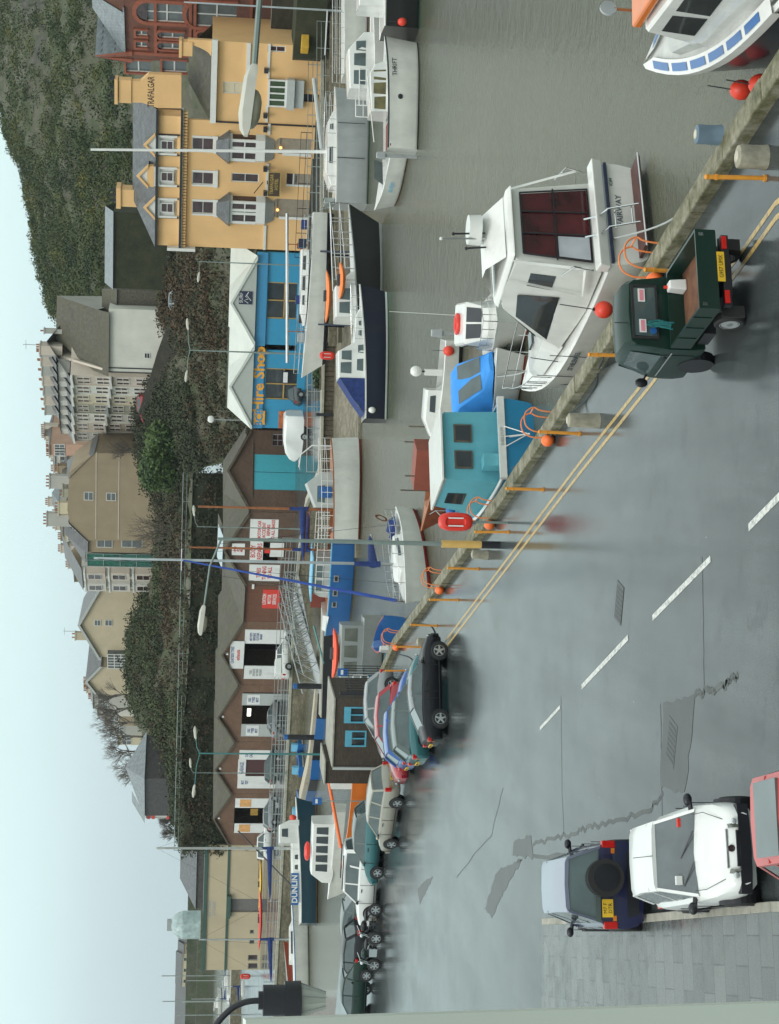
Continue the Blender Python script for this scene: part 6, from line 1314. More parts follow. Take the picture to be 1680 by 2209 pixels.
# motorcycles
def moto(label, x, y, hdg, col):
    p = at(x, y); t = thing('motorcycle', label, 'motorcycle', tuple(p), hdg, 'motorcycles in the quayside row')
    for xx in (-.7, .75): a, b = wheel_mesh(.32, .12, 'alloy6'); o = bpy.data.objects.new('wheel', None); C.objects.link(o); o.parent = t; o.location = (xx, 0, .32); [setattr(q, 'parent', o) or C.objects.link(q) for q in (bpy.data.objects.new('tyre', a), bpy.data.objects.new('rim', b))]
    g = MB(); g.tube([(-.7, 0, .35), (-.25, 0, .45), (.15, 0, .4), (.45, 0, .75), (.35, 0, .85), (-.3, 0, .7), (-.7, 0, .35)], .03, M_black, 6); g.box(-.2, .22, -.14, .14, .25, .6, M_chrome); g.build('frame', t); g = MB(); g.ball((.12, 0, .82), .22, col, 12, 8, (1.3, .7, .7)); g.build('tank', t, smooth=60)
    g = MB(); g.ball((-.35, 0, .76), .22, M_black, 12, 8, (1.6, .7, .35)); g.build('seat', t, smooth=60); g = MB(); g.bar((.75, .07, .32), (.48, .07, .98), .025, M_chrome); g.bar((.75, -.07, .32), (.48, -.07, .98), .025, M_chrome); g.tube([(.3, -.36, 1.1), (.48, -.15, 1.0), (.48, .15, 1.0), (.3, .36, 1.1)], .016, M_chrome, 6); g.build('fork', t); g = MB(); g.ball((.62, 0, .9), .09, M_llamp, 10, 7); g.build('headlight', t)
moto('black motorcycle beside the white off-roader bonnet', 823, 1992, math.radians(165), P_black); moto('motorcycle with green tank in front of the grey green saloon', 824, 2052, math.radians(160), P_dgreen)
# ------------------------------------------------------------------ boats
def gp(name, c, rough=.3): return mat('hull_' + name, c, rough, 0, .07, 1.6, coat=.3, dirt=.3)
H_white = gp('white', (.66, .66, .61)); H_navy = gp('navy', (.008, .012, .03)); H_blue = gp('royal_blue', (.02, .12, .34)); H_teal = gp('teal', (.01, .19, .36)); H_grey = gp('grey', (.40, .42, .42)); H_black = gp('black', (.01, .011, .012)); H_dteal = gp('deep_teal', (.012, .05, .075)); H_orange = gp('orange', (.70, .17, .02)); H_wgrey = gp('silver_grey', (.24, .26, .25))
A_red = mat('red_antifouling', (.28, .015, .012), .7, var=.25); A_green = mat('green_antifouling', (.05, .22, .16), .7); A_black = mat('black_antifouling', (.015, .015, .015), .7); M_deck = mat('deck_grey_white', (.52, .53, .50), .5, var=.1, scale=4, dirt=.25)
M_scr = glass_mat('tinted_boat_window', (.025, .03, .035), .06); M_blue_l = mat('light_blue_paint', (.18, .48, .68), .4, dirt=.15)
class Hull:
    def __init__(s, name, label, pos, hd, L, B, zs, zb, top, bottom=None, stripe=None, rail=None, deck=None, group=None, transom=.86, cockpit=None, depth=.45, rake=.55, cat='boat', lift=0.0, fine=2.0, trim=0):
        s.L, s.B, s.zs, s.zb, s.tr, s.rake, s.fine = L, B, zs, zb, transom, rake, fine
        s.t = thing(name, label, cat, (pos[0], pos[1], WATER + lift), R(hd), group); bottom = bottom or A_black; stripe = stripe or top; rail = rail or M_gel; deck = deck or M_deck
        if trim: s.t.rotation_euler = (R(trim), 0, R(hd))
        m = MB(); secs = []; n = 16; ck = cockpit or (2, 2)
        for i in range(n + 1):
            t = i / n; x = -L / 2 + L * t; b, z = s.b(t), s.z(t); rk = lambda zz: x + rake * (t ** 4) * (zz / zb) ; inck = ck[0] - .001 <= t <= ck[1] + .001; zd = z - depth if inck else z + .0
            kz = -.35 * (1 - t ** 3)
            half = [(rk(kz), 0, kz), (rk(-.08), b * .72, -.08), (rk(.05), b * .88, .05), (rk(.16), b * .92, .16), (rk(z * .6), b * .985, z * .6), (rk(z - .06), b, z - .06), (rk(z), b + .015, z), (rk(z), max(0, b - .09), z + .02), (rk(z), max(0, b - .12), zd), (rk(z), 0, zd + (.04 if not inck else 0))]
            secs.append([Vector(p) for p in half] + [Vector((p[0], -p[1], p[2])) for p in half[-2:0:-1]])
        rows = [bottom, bottom, stripe, top, top, rail, rail, deck, deck]; rows = rows + rows[::-1]
        m.loft(secs, top, True, top, mrow=rows); s.hull = m.build('hull', s.t, smooth=35)
    def b(s, t): return s.B / 2 * (s.tr + (1 - s.tr) * math.sin(min(1, t / .42) * math.pi / 2) if t < .42 else max(.012, 1 - ((t - .42) / .58) ** s.fine))
    def z(s, t): return s.zs + (s.zb - s.zs) * t ** 1.7
    def X(s, t): return -s.L / 2 + s.L * t
    def cabin(s, pts, m=None, name='cabin', wins=(), wm=None, roofm=None, tum=.12, parent=None):
        """pts: (x, half width, base z, top z) from aft to fore; wins: (x0, x1, z0, z1) on both sides"""
        m = m or M_gel; k = MB(); S = []
        for x, w, z0, z1 in pts: S.append([(x, -w, z0), (x, -w * (1 - tum), z1 - .05), (x, -w * (1 - tum) + .06, z1), (x, 0, z1 + .03), (x, w * (1 - tum) - .06, z1), (x, w * (1 - tum), z1 - .05), (x, w, z0)])
        k.loft(S, m, mrow=[m, roofm or m, roofm or m, roofm or m, roofm or m, m, m]); c = k.build(name, parent or s.t, smooth=30)
        def wy(x, z):
            for a, b_ in zip(pts, pts[1:]):
                if a[0] <= x <= b_[0]:
                    u = (x - a[0]) / (b_[0] - a[0] + 1e-6); w = a[1] + (b_[1] - a[1]) * u; z0 = a[2] + (b_[2] - a[2]) * u; z1 = a[3] + (b_[3] - a[3]) * u; return w * (1 - tum * (z - z0) / max(.1, z1 - z0))
            return pts[0][1]
        for x0, x1, z0, z1 in wins:
            for sg in (1, -1):
                g = MB(); q = [(x0, z0), (x1, z0), (x1 - .04, z1), (x0 + .04, z1)]; o = [(x, sg * (wy(x, z) + .012), z) for x, z in q]; i_ = [(x, sg * (wy(x, z) - .02), z) for x, z in q]; g.loft([i_, o], wm or M_scr); g.build('window', c)
        return c
    def front_window(s, c, x0, z0, x1, z1, w0, w1, m=None, n=1):
        for k in range(n):
            a, b_ = -1 + 2 * k / n + .06, -1 + 2 * (k + 1) / n - .06; g = MB(); g.face([(x0, w0 * a, z0), (x0, w0 * b_, z0), (x1, w1 * b_, z1), (x1, w1 * a, z1)], m or M_scr); g.build('windscreen', c)
    def rails(s, t0, t1, h=.6, n=5, r=.014, m=None, both=True, name='guard_rail', mid=True):
        m = m or M_chrome
        for sg in ((1, -1) if both else (1,)):
            g = MB(); P = [Vector((s.X(t) + s.rake * t ** 4, sg * max(0, s.b(t) - .08), s.z(t))) for t in [t0 + (t1 - t0) * k / n for k in range(n + 1)]]
            g.tube([p + Vector((0, 0, h)) for p in P], r, m, 5)
            if mid: g.tube([p + Vector((0, 0, h * .5)) for p in P], r * .7, m, 4)
            for p in P: g.bar(p, p + Vector((0, 0, h)), r, m, 5)
            g.build(name, s.t)
    def mast(s, x, H_, m=None, r=.07, spread=(), boom=None, cover=None, lean=(0, 0), z0=None, stays=True, furl=None):
        m = m or M_alu; z0 = s.zs if z0 is None else z0; g = MB(); top = Vector((x + lean[0], lean[1], H_)); g.tube([(x, 0, z0), top], r, m, 8, r * .7)
        for f, w in spread: c = Vector((x, 0, z0)).lerp(top, f); g.bar(c + Vector((0, -w, 0)), c + Vector((0, w, 0)), r * .35, m, 5)
        ms = g.build('mast', s.t)
        if stays:
            g = MB(); B_ = s.B * .42
            for p in ((x - .2, B_, s.zs), (x - .2, -B_, s.zs), (s.L * .49 + s.rake, 0, s.zb), (-s.L * .49, 0, s.zs)): g.bar(p, top, .009, M_black, 3)
            g.build('stay', ms)
        if boom: L_, zb = boom; g = MB(); g.bar((x, 0, zb), (x - L_, 0, zb + .1), .05, m, 6); bm_ = g.build('boom', s.t)
        if boom and cover:
            g = MB(); S = []
            for k in range(9): t = k / 8; q = .26 * (1 - t) ** .6 + .06; xx = x + .12 - (L_ + .05) * t; S.append([(xx, math.cos(a) * q * .5, zb + .12 - t * .02 + math.sin(a) * q * .75 + q * .35) for a in [2 * math.pi * j / 8 for j in range(8)]])
            g.loft(S, cover); g.tube([(x + .02, 0, zb - .1), (x, 0, zb + 1.1)], .15, cover, 8, .1); g.build('sail_cover', bm_, smooth=50)
        if furl: g = MB(); g.tube([(s.L * .47 + s.rake, 0, s.zb + .4), Vector((x, 0, z0)).lerp(top, .72)], furl[1], furl[0], 6, furl[1] * .45); g.build('furled_sail', s.t)
        return ms
    def fender(s, x, y, z, r, m, name='fender'): g = MB(); g.ball((x, y, z), r, m, 14, 9, (1, 1, 1.15)); g.bar((x, y, z + r), (x, y * .96, z + r + .45), .012, M_rope, 4); return g.build(name, s.t, smooth=60)
    def outboard(s, y=0, m=None, h=.0): g = MB(); x = -s.L / 2 - .25; g.box(x - .18, x + .18, y - .14, y + .14, s.zs + .05 + h, s.zs + .5 + h, m or M_grey, .04, .03); g.box(x - .08, x + .08, y - .07, y + .07, -.3, s.zs + .05 + h, M_grey); return g.build('outboard_motor', s.t, bevel=.03)
    def name(s, txt, t, side, size, m, zf=.62, xs=1.0, nm='name_lettering'):
        x = s.X(t); y = side * (s.b(t) + .02); z = s.z(t) * zf; dx = .05; y2 = side * s.b(min(1, t + dx)); ang = math.atan2((y2 - side * s.b(t)), s.L * dx)
        rz = ang if side < 0 else ang + math.pi
        return text(nm, txt, size, m, s.t, (x, y, z), (math.pi / 2, 0, rz), .003, bold=.002, xs=xs)
    def transom_name(s, txt, size, m, z, xs=1.0, y=0): return text('name_lettering', txt, size, m, s.t, (-s.L / 2 - .012, y, z), (math.pi / 2, 0, -math.pi / 2), .003, xs=xs)
# ---- Fairway: white motor cruiser at the near quay, stern to the camera
hd = math.degrees(math.atan2(47.6 - 40.2, 3.5 - 6.9)); fx = Hull('motor_cruiser', 'large white motor cruiser with big dark red curtained cockpit doors beside the green pickup', (5.55, 43.4), hd, 7.9, 3.05, .92, 1.35, H_white, A_black, H_white, M_gel, M_gel, transom=.94, rake=.8, fine=3.0)
L2 = -7.9 / 2
g = MB(); g.loft([[(L2 - .02, y, .92), (L2 - .12, y, 1.20), (L2 + .25, y * .98, 1.24), (L2 + .30, y * .98, .92)] for y in (-1.5, -1.3, 0, 1.3, 1.5)], M_gel); g.build('stern_coaming', fx.t, bevel=.03)
g = MB(); g.box(L2 - .09, L2 + .0, -1.40, 1.40, .84, .91, M_navy); g.build('rubbing_strake', fx.t)
g = MB(); g.box(L2 - .62, L2 - .04, -1.25, 1.25, .16, .24, mat('brown_teak_platform', (.09, .035, .03), .6, var=.3, scale=6)); g.tube([(L2 - .66, -1.3, .22), (L2 - .66, 1.3, .22)], .025, M_alu, 6); sp = g.build('swim_platform', fx.t)
for yy in (.12, .62): g = MB(); g.tube([(L2 - .62, yy, .3), (L2 - .35, yy, .98), (L2 - .05, yy, 1.12), (L2 + .12, yy, 1.45)], .022, M_chrome, 6); g.build('ladder_rail', sp)
g = MB()
for k in range(2): g.bar((L2 - .5 + k * .2, .12, .45 + k * .35), (L2 - .5 + k * .2, .62, .45 + k * .35), .02, M_chrome)
g.build('ladder_rung', sp); fx.transom_name('FAIRWAY', .2, mat('blue_grey_boat_lettering', (.05, .08, .10), .5), .60, y=-.1); fx.transom_name('IOM', .12, MATS['blue_grey_boat_lettering'], .74, y=-.9)
# wheelhouse: aft bulkhead is nearly all glass
ax = L2 + .55; cb = fx.cabin([(ax + .05, 1.28, 1.0, 3.05), (ax + 1.8, 1.28, 1.0, 3.15), (ax + 2.4, 1.24, 1.05, 2.95), (ax + 3.9, 1.12, 1.2, 1.75), (ax + 4.0, 1.08, 1.25, 1.65)], H_white, wins=[(ax + .5, ax + 1.1, 2.0, 2.6)], tum=.22)
g = MB(); g.face([(ax - .0, -1.02, 1.22), (ax - .0, 1.02, 1.22), (ax + .02, .84, 2.84), (ax + .02, -.84, 2.84)], mat('dark_curtained_glass', (.055, .006, .008), .07, var=.7, scale=1.6)); dw = g.build('cockpit_doors', cb)
g = MB(); g.face([(ax - .012, .98, 1.24), (ax - .012, .35, 1.24), (ax - .0, .33, 2.0), (ax - .0, .90, 2.0)], mat('pale_blind', (.42, .44, .47), .4)); g.build('blind', dw)
g = MB()
for (y0_, z0_, y1_, z1_) in ((-1.04, 1.2, -.86, 2.86), (1.04, 1.2, .86, 2.86), (-.86, 2.86, .86, 2.86), (-1.04, 1.2, 1.04, 1.2), (.30, 1.2, .28, 2.84), (-.35, 1.2, -.33, 2.84), (-1.0, 2.05, 1.0, 2.05)): g.bar((ax - .02, y0_, z0_), (ax - .01, y1_, z1_), .022, M_black, 5)
g.build('door_frame', dw)
for sg in (1, -1):
    g = MB(); g.loft([[(ax + .1, sg * .99, 3.1), (ax + .1, sg * 1.06, 3.08)], [(ax - .25, sg * 1.35, 1.5), (ax - .25, sg * 1.44, 1.45)], [(ax + .9, sg * 1.35, 1.3), (ax + .9, sg * 1.44, 1.28)], [(ax + .9, sg * .99, 3.1), (ax + .9, sg * 1.06, 3.08)]], M_gel, False, False); g.build('side_wing', cb)
    g = MB(); g.tube([(ax - .2, sg * 1.38, 1.25), (ax - .35, sg * 1.4, 1.75), (ax + .1, sg * 1.36, 1.95)], .02, M_chrome, 6); g.build('grab_rail', cb)
g = MB(); g.box(ax - .15, ax + 2.3, -1.02, 1.02, 3.08, 3.22, M_gel, .12, .12); g.build('roof', cb, bevel=.05)
g = MB(); g.loft([[(ax + .2, -.85, 3.24), (ax + .2, .85, 3.24)], [(ax + .9, -.78, 3.62), (ax + .9, .78, 3.62)], [(ax + 1.25, -.8, 3.64), (ax + 1.25, .8, 3.64)], [(ax + 2.0, -.85, 3.26), (ax + 2.0, .85, 3.26)]], M_gel, False, False); g.build('radar_arch', cb)
g = MB(); g.tube([(ax + .9, -.35, 3.7), (ax + .9, -.35, 4.0)], .38, M_gel, 20, .36); g.build('radome', cb, smooth=40)
for yy, hh in ((-.05, 1.1), (-.2, .8), (.2, .5)): g = MB(); g.bar((ax + .8, yy, 3.6), (ax + .7, yy + .12, 3.6 + hh), .025, M_black if yy != -.05 else M_alu, 6); g.ball((ax + .7, yy + .12, 3.6 + hh), .045, M_black if yy != -.05 else M_gel, 8, 6); g.build('aerial', cb)
fx.front_window(cb, ax + 3.82, 1.84, ax + 2.55, 2.92, .92, .88, n=3)
for sg in (1, -1):
    g = MB(); g.face([(ax + 1.35, sg * 1.21, 1.75), (ax + 3.55, sg * 1.09, 1.62), (ax + 2.55, sg * 1.05, 2.6), (ax + 1.5, sg * 1.08, 2.75)], M_scr); g.build('quarter_window', cb)
g = MB(); g.loft([[(ax + 3.8, -1.15, 1.15), (ax + 3.8, 1.15, 1.15), (ax + 3.8, .95, 1.66), (ax + 3.8, -.95, 1.66)], [(ax + 5.8, -.85, 1.25), (ax + 5.8, .85, 1.25), (ax + 5.8, .65, 1.52), (ax + 5.8, -.65, 1.52)], [(ax + 6.8, -.35, 1.3), (ax + 6.8, .35, 1.3), (ax + 6.7, .25, 1.42), (ax + 6.7, -.25, 1.42)]], M_gel); g.build('foredeck_cabin', fx.t, smooth=30); fx.rails(.70, 1.0, .55, 6)
g = MB(); g.box(ax + 5.2, ax + 5.6, -.22, .22, 1.58, 1.64, M_scr); g.build('hatch', fx.t); fx.name('ST HELENA 55', .56, 1, .19, MATS['blue_grey_boat_lettering'], .80, .9)
for t_ in (.52, .68, .8): x = fx.X(t_); g = MB(); g.bar((x, fx.b(t_) + .03, fx.z(t_) + .5), (x, fx.b(t_) + .05, .45), .012, M_rope, 4); g.build('fender_line', fx.t)
def ballf(label, x, y, z, r, m=None): p = at(x, y, z); t = thing('fender_buoy', label, 'fender', tuple(p), 0, None); g = MB(); g.ball((0, 0, 0), r, m or mat('red_orange_buoy', (.75, .06, .03), .4, var=.1), 18, 12, (1, 1, 1.08)); g.build('ball', t, smooth=60); g = MB(); g.cyl((0, 0), r * .2, r * .95, r * 1.25, M_black, 8); g.bar((0, 0, r * 1.2), (.1, .1, r * 1.2 + .8), .012, M_rope, 4); g.build('line', t); return t
ballf('red ball fender between the white cruiser and the quay, beside the pickup cab', 1302, 668, -.55, .21); ballf('red ball fender hanging near the bow of the white cruiser', 1230, 782, -.6, .2)
# ---- corner boat
cb_ = Hull('fishing_boat', 'navy hulled white cabin boat at the top right corner with red ball fenders', (9.45, 28.7), 97, 7.4, 2.7, 1.15, 1.8, H_navy, A_red, H_navy, M_gel, M_deck, rake=.7, transom=.85, cockpit=(.02, .4), depth=.4, fine=2.4)
c = cb_.cabin([(-1.2, .95, 1.1, 2.7), (.9, .9, 1.1, 2.75), (1.25, .85, 1.3, 2.15), (1.4, .83, 1.4, 1.8)], M_gel, 'wheelhouse', wins=[(-.9, -.1, 1.9, 2.5), (.05, .8, 1.9, 2.5)]); cb_.front_window(c, 1.36, 1.95, 1.0, 2.6, .75, .7, n=2)
g = MB(); g.box(-1.25, -1.19, -.7, .7, 1.2, 2.3, M_glassb); g.build('aft_window', c); cb_.cabin([(1.3, .85, 1.2, 1.8), (2.6, .5, 1.5, 1.85), (2.9, .3, 1.55, 1.7)], M_deck, 'cuddy')
def gq(t_, a): return (cb_.X(t_) + cb_.rake * t_ ** 4, a)
for sg in (1, -1):
    g = MB(); T = [.3 + .69 * k / 12 for k in range(13)]; g.loft([[(cb_.X(t_) + cb_.rake * t_ ** 4, sg * max(.01, cb_.b(t_) - .26), cb_.z(t_) + .10), (cb_.X(t_) + cb_.rake * t_ ** 4, sg * (cb_.b(t_) + .04), cb_.z(t_) + .05), (cb_.X(t_) + cb_.rake * t_ ** 4, sg * (cb_.b(t_) + .04), cb_.z(t_) - .12)] for t_ in T], M_gel, False, False); g.build('bulwark', cb_.t)
    for k in range(6):
        t_ = .36 + k * .1; g = MB(); g.loft([[(cb_.X(u) + cb_.rake * u ** 4, sg * max(.01, cb_.b(u) - .19), cb_.z(u) + .10), (cb_.X(u) + cb_.rake * u ** 4, sg * (cb_.b(u) - .03), cb_.z(u) + .075)] for u in (t_, t_ + .04, t_ + .08)], H_blue, False, False); g.build('blue_panel', cb_.t)
cb_.fender(2.2, 1.25, .6, .19, MATS['red_orange_buoy']); cb_.fender(1.4, 1.45, .5, .2, MATS['red_orange_buoy']); g = MB(); g.tube([(2.6, -.3, 1.8), (2.6, -.35, 2.9)], .03, M_wood, 6); g.disc((2.6, -.35, 3.0), (1, .3, 0), .16, .05, M_grey, 16); g.build('samson_post', cb_.t)
g = MB(); g.box(-1.2, 1.0, -.7, .7, 2.8, 2.98, H_orange); g.build('liferaft', cb_.t, bevel=.05); g = MB(); g.tube([(-1.6, 1.5, .55), (-.9, 1.5, .5)], .16, H_orange, 12); g.build('fender', cb_.t, smooth=50)
# ---- teal cabin fishing boat
tb = Hull('fishing_boat', 'teal blue fishing boat with boxy teal cabin, two square windows and white gunwale', (1.25, 55.4), 112, 6.2, 2.75, 1.05, 1.75, H_teal, A_red, H_teal, M_gel, mat('teal_deck', (.03, .22, .28), .6), transom=.97, cockpit=(.02, .35), depth=.35, rake=.5, fine=2.6)
x0 = -3.1; cteal = mat('teal_cabin_paint', (.11, .38, .45), .45, var=.05, dirt=.15)
c = tb.cabin([(x0 + .75, 1.22, .85, 2.75), (x0 + 3.0, 1.22, .85, 2.8), (x0 + 3.6, 1.12, 1.1, 1.95), (x0 + 3.7, 1.1, 1.1, 1.8)], cteal, 'wheelhouse', wins=[(x0 + 1.8, x0 + 2.7, 1.9, 2.5)], roofm=M_gel, tum=.06)
g = MB(); g.box(x0 + .6, x0 + 3.2, -1.22, 1.22, 2.78, 2.86, M_gel); g.build('roof', c, bevel=.02)
for yy in (.48, -.42): g = MB(); g.box(x0 + .70, x0 + .76, yy - .30, yy + .30, 1.85, 2.42, M_teak); g.box(x0 + .69, x0 + .70, yy - .25, yy + .25, 1.9, 2.37, M_scr); g.build('aft_window', c)
tb.front_window(c, x0 + 3.62, 2.0, x0 + 3.08, 2.7, 1.0, 1.05, M_glassb, 3)
g = MB(); g.loft([[(x0 - .06, y, .92), (x0 - .06, y, 1.13), (x0 + .12, y, 1.13), (x0 + .12, y, .92)] for y in (-1.38, 0, 1.38)], M_gel); g.build('transom_rail', tb.t); tb.transom_name('SHEILDUFF', .13, M_grey, 1.03).location.x = x0 - .068
g = MB(); 
for yy in (-.35, 0, .35): g.bar((x0 - .05, yy, .95), (x0 - .3, 0, .25), .018, M_gel, 5)
g.bar((x0 - .05, 0, .8), (x0 - .32, 0, .2), .03, M_gel, 5); g.build('boarding_ladder', tb.t); g = MB(); g.box(x0 + .15, x0 + .6, .5, .9, 1.0, 1.6, cteal); g.build('locker', tb.t); g = MB(); g.ball((2.3, .3, 1.85), .17, M_blue, 12, 8); g.build('fender', tb.t)
g = MB()
for t_ in (.78, .88, .97): g.bar((tb.X(t_), tb.b(t_) - .1, tb.z(t_)), (tb.X(t_), tb.b(t_) - .1, tb.z(t_) + .55), .015, M_galv)
g.tube([(tb.X(t_), tb.b(t_) - .1, tb.z(t_) + .55) for t_ in (.7, .78, .88, .97)] + [(tb.L / 2 + .35, 0, 2.4)], .015, M_galv, 5); g.build('bow_rail', tb.t)
# ---- small white bow-on cabin boat
wb_ = Hull('cabin_boat', 'small white cabin boat seen bow on with a red lifebuoy on its roof', (6.25, 55.9), -94, 4.6, 2.1, .75, 1.15, H_white, A_red, H_white, M_gel, M_gel, rake=.5)
c = wb_.cabin([(-.9, .8, .75, 1.95), (.8, .78, .8, 1.9), (1.3, .6, .95, 1.35), (1.5, .55, .95, 1.2)], M_gel, wins=[(-.6, .4, 1.3, 1.75)]); wb_.front_window(c, 1.28, 1.42, .88, 1.85, .5, .55, n=2); g = MB(); g.loft([[((.30 + .07 * math.cos(b)) * math.cos(a) - .1, (.30 + .07 * math.cos(b)) * math.sin(a), 2.0 + .07 * math.sin(b)) for b in [2 * math.pi * j / 8 for j in range(8)]] for a in [2 * math.pi * i / 18 for i in range(19)]], M_red, True, False); g.build('lifebuoy', wb_.t, smooth=60)
for sd in (1, -1): wb_.name('Abbey', .74, sd, .26, MATS['blue_grey_boat_lettering'], .6)
wb_.rails(.62, 1.0, .45, 4); g = MB(); g.bar((-.5, .3, 1.9), (-.6, .35, 4.2), .008, M_gel, 4); g.build('whip_aerial', wb_.t)
# ---- blue covered boat
bc = Hull('covered_boat', 'small boat under a bright blue canvas canopy with clear plastic windows', (4.05, 56.3), -62, 4.6, 2.2, .7, 1.0, H_white, A_red, H_white, M_gel, M_deck, rake=.4)
bcm = mat('bright_blue_canvas', (.04, .28, .74), .75, var=.15, scale=2, bump=.2)
c = bc.cabin([(-2.3, .85, .72, 1.0), (-1.9, .9, .75, 1.75), (-.2, .98, .78, 2.05), (.35, .95, .8, 1.95), (1.2, .75, .95, 1.25), (1.9, .4, 1.0, 1.12)], bcm, 'canvas_cover', wins=[(-1.2, -.2, 1.3, 1.8)], wm=M_glassb, tum=.1); bc.front_window(c, 1.18, 1.3, .40, 1.93, .66, .78, M_glassb, 2)
# ---- white cruiser with radar
wc_ = Hull('cabin_boat', 'small white cruiser with outboard and orange fender behind the blue covered boat', (4.7, 68.6), 172, 4.6, 1.9, .7, 1.0, H_white, A_black, H_black, M_gel, M_deck, rake=.4, cockpit=(.03, .4), depth=.3); c = wc_.cabin([(-.3, .75, .7, 1.35), (.9, .65, .8, 1.4), (1.6, .4, .9, 1.1)], M_gel, wins=[(-.1, .6, 1.0, 1.22)]); wc_.fender(-1.9, .95, .6, .2, MATS['red_orange_buoy']); g = MB(); g.box(-1.1, -.85, -.2, .2, .7, 1.4, M_gel); g.ball((-1.0, 0, 1.75), .22, M_gel, 12, 8, (1, 1, 1.1)); g.bar((-1.0, 0, 1.3), (-1, 0, 1.6), .04, M_black); g.build('console', wc_.t); wc_.outboard()
# ---- brown workboat
bw = Hull('wooden_boat', 'brown varnished wooden boat with posts, behind the teal cabin boat', (1.9, 70.5), 155, 4.8, 1.8, .6, .95, mat('varnished_plank', (.22, .06, .03), .4, var=.3, scale=4), A_black, None, M_wood, M_wood, cockpit=(.05, .8), depth=.3)
g = MB(); g.box(-1.0, .8, -.6, .6, .6, 1.5, mat('red_brown_shelter', (.24, .06, .035), .6)); g.build('shelter', bw.t)
for i in range(4): g = MB(); g.bar((-2 + i * 1.1, .5 * (-1) ** i, .6), (-2 + i * 1.1, .5 * (-1) ** i, 1.9), .03, M_teak); g.build('post', bw.t)
g = MB(); g.ball((-1.9, 0, .9), .3, mat('sand_tarp', (.5, .38, .22), .8), 10, 7); g.build('bundle', bw.t)
# ---- sailing yacht with blue covers
s8 = Hull('sailing_yacht', 'white sailing yacht with red boot stripe, blue sail cover and blue furled jib', (-2.15, 78.2), -115, 7.6, 2.6, .95, 1.2, H_white, A_red, A_red, M_gel, M_deck, transom=.7, cockpit=(.06, .34), depth=.35, rake=.5)
s8.cabin([(-1.0, .8, .95, 1.35), (1.2, .65, 1.05, 1.4), (1.9, .4, 1.1, 1.2)], M_gel, wins=[(-.7, .9, 1.12, 1.26)]); s8.rails(.05, .98, .55, 9); s8.mast(.55, 14.9, r=.075, spread=((.72, .55),), boom=(3.0, 2.1), cover=M_cover, furl=(mat('blue_sail', (.025, .07, .32), .8), .085))
g = MB(); S = []
for k in range(6): a = -.5 + k * .2; S.append([(-3.6 + k * .15, -.5, 1.0), (-3.6 + k * .15, .5, 1.0), (-3.6 + k * .15, .3, 1.25 + .1 * math.sin(k)), (-3.6 + k * .15, -.3, 1.25 + .1 * math.cos(k))])
g.loft(S, M_cover); g.build('dodger', s8.t); g = MB(); g.loft([[((.26 + .06 * math.cos(b)) * math.cos(a) - 3.75, .3 + (.26 + .06 * math.cos(b)) * math.sin(a) * .3, 1.6 + (.26 + .06 * math.cos(b)) * math.sin(a)) for b in [2 * math.pi * j / 6 for j in range(6)]] for a in [2 * math.pi * i / 14 for i in range(15)]], M_wood, True, False); g.build('lifebuoy', s8.t)
# ---- big white boat and blue motor sailer at the far side
w9 = Hull('motor_sailer', 'high sided white boat with brown rail at the middle of the far quay', (1.45, 109.5), 3, 6.6, 2.8, 1.75, 1.95, H_white, M_stain, M_stain, M_wood, M_wood, transom=.8, rake=-.1, cockpit=(.1, .6), depth=.5, fine=2.6); w9.rails(.0, 1, .75, 9, .022, M_white)
c = w9.cabin([(-1.3, .9, 1.7, 2.9), (.2, .9, 1.7, 3.5), (.9, .8, 1.8, 2.6), (1.0, .7, 1.8, 2.1)], M_panel, 'doghouse', wins=[(-1.0, .1, 2.3, 2.8)], wm=M_glassb); w9.mast(-1.4, 10.3, M_wood, .09, boom=(3.4, 3.4), cover=M_cover, stays=False); g = MB(); g.box(-.6, -.1, -1.0, -.96, 2.2, 2.5, M_yline); g.box(-.7, .0, -1.02, -.98, 1.9, 2.7, M_blue); g.build('name_board', w9.t); g = MB(); g.tube([(2.6, -1.0, 2.0), (2.6, -1.0, 3.2), (2.0, -1.0, 3.9), (1.2, -1.0, 4.0)], .05, M_white, 6); g.build('davit', w9.t)
b9 = Hull('motor_sailer', 'royal blue motor sailer with light blue bulwark and portholes at the far quay', (-4.4, 113.2), 154, 8.4, 2.9, 1.65, 1.6, H_blue, mat('ochre_boot', (.38, .27, .13), .7), None, M_blue_l, M_wood, transom=.85, rake=.3, cockpit=(.05, .5), depth=.4, fine=2.3)
b9.rails(.0, .55, .9, 9, .025, M_white); c = b9.cabin([(-1.6, .95, 1.5, 2.7), (.8, .9, 1.5, 2.7), (1.1, .85, 1.5, 2.2)], M_panel, 'deckhouse', wins=[(-1.3, -.4, 2.0, 2.5), (-.2, .6, 2.0, 2.5)], wm=M_glassb); g = MB(); g.box(-2.0, 1.3, -1.05, 1.05, 2.72, 2.8, M_blue_l); g.build('canopy_roof', c)
for t_ in (.42, .55, .66): 
    for sd in (1, -1): x = b9.X(t_); g = MB(); y = sd * (b9.b(t_) + .0); g.box(x - .24, x + .24, min(y - .03, y + .03), max(y - .03, y + .03), 1.05, 1.38, M_alu); g.box(x - .16, x + .16, min(y - .045, y + .045), max(y - .045, y + .045), 1.12, 1.31, M_scr); g.build('porthole', b9.t)
b9.mast(-2.0, 10.8, M_wood, .085, boom=(2.8, 3.0), cover=M_cover, stays=False)
g = MB(); g.box(1.5, 2.9, -1.1, -1.02, 1.6, 2.6, M_stain); g.box(1.6, 2.8, -1.12, -1.1, 1.7, 2.5, mat('sand_canvas', (.33, .27, .18), .8, var=.3)); g.build('spray_dodger', b9.t)
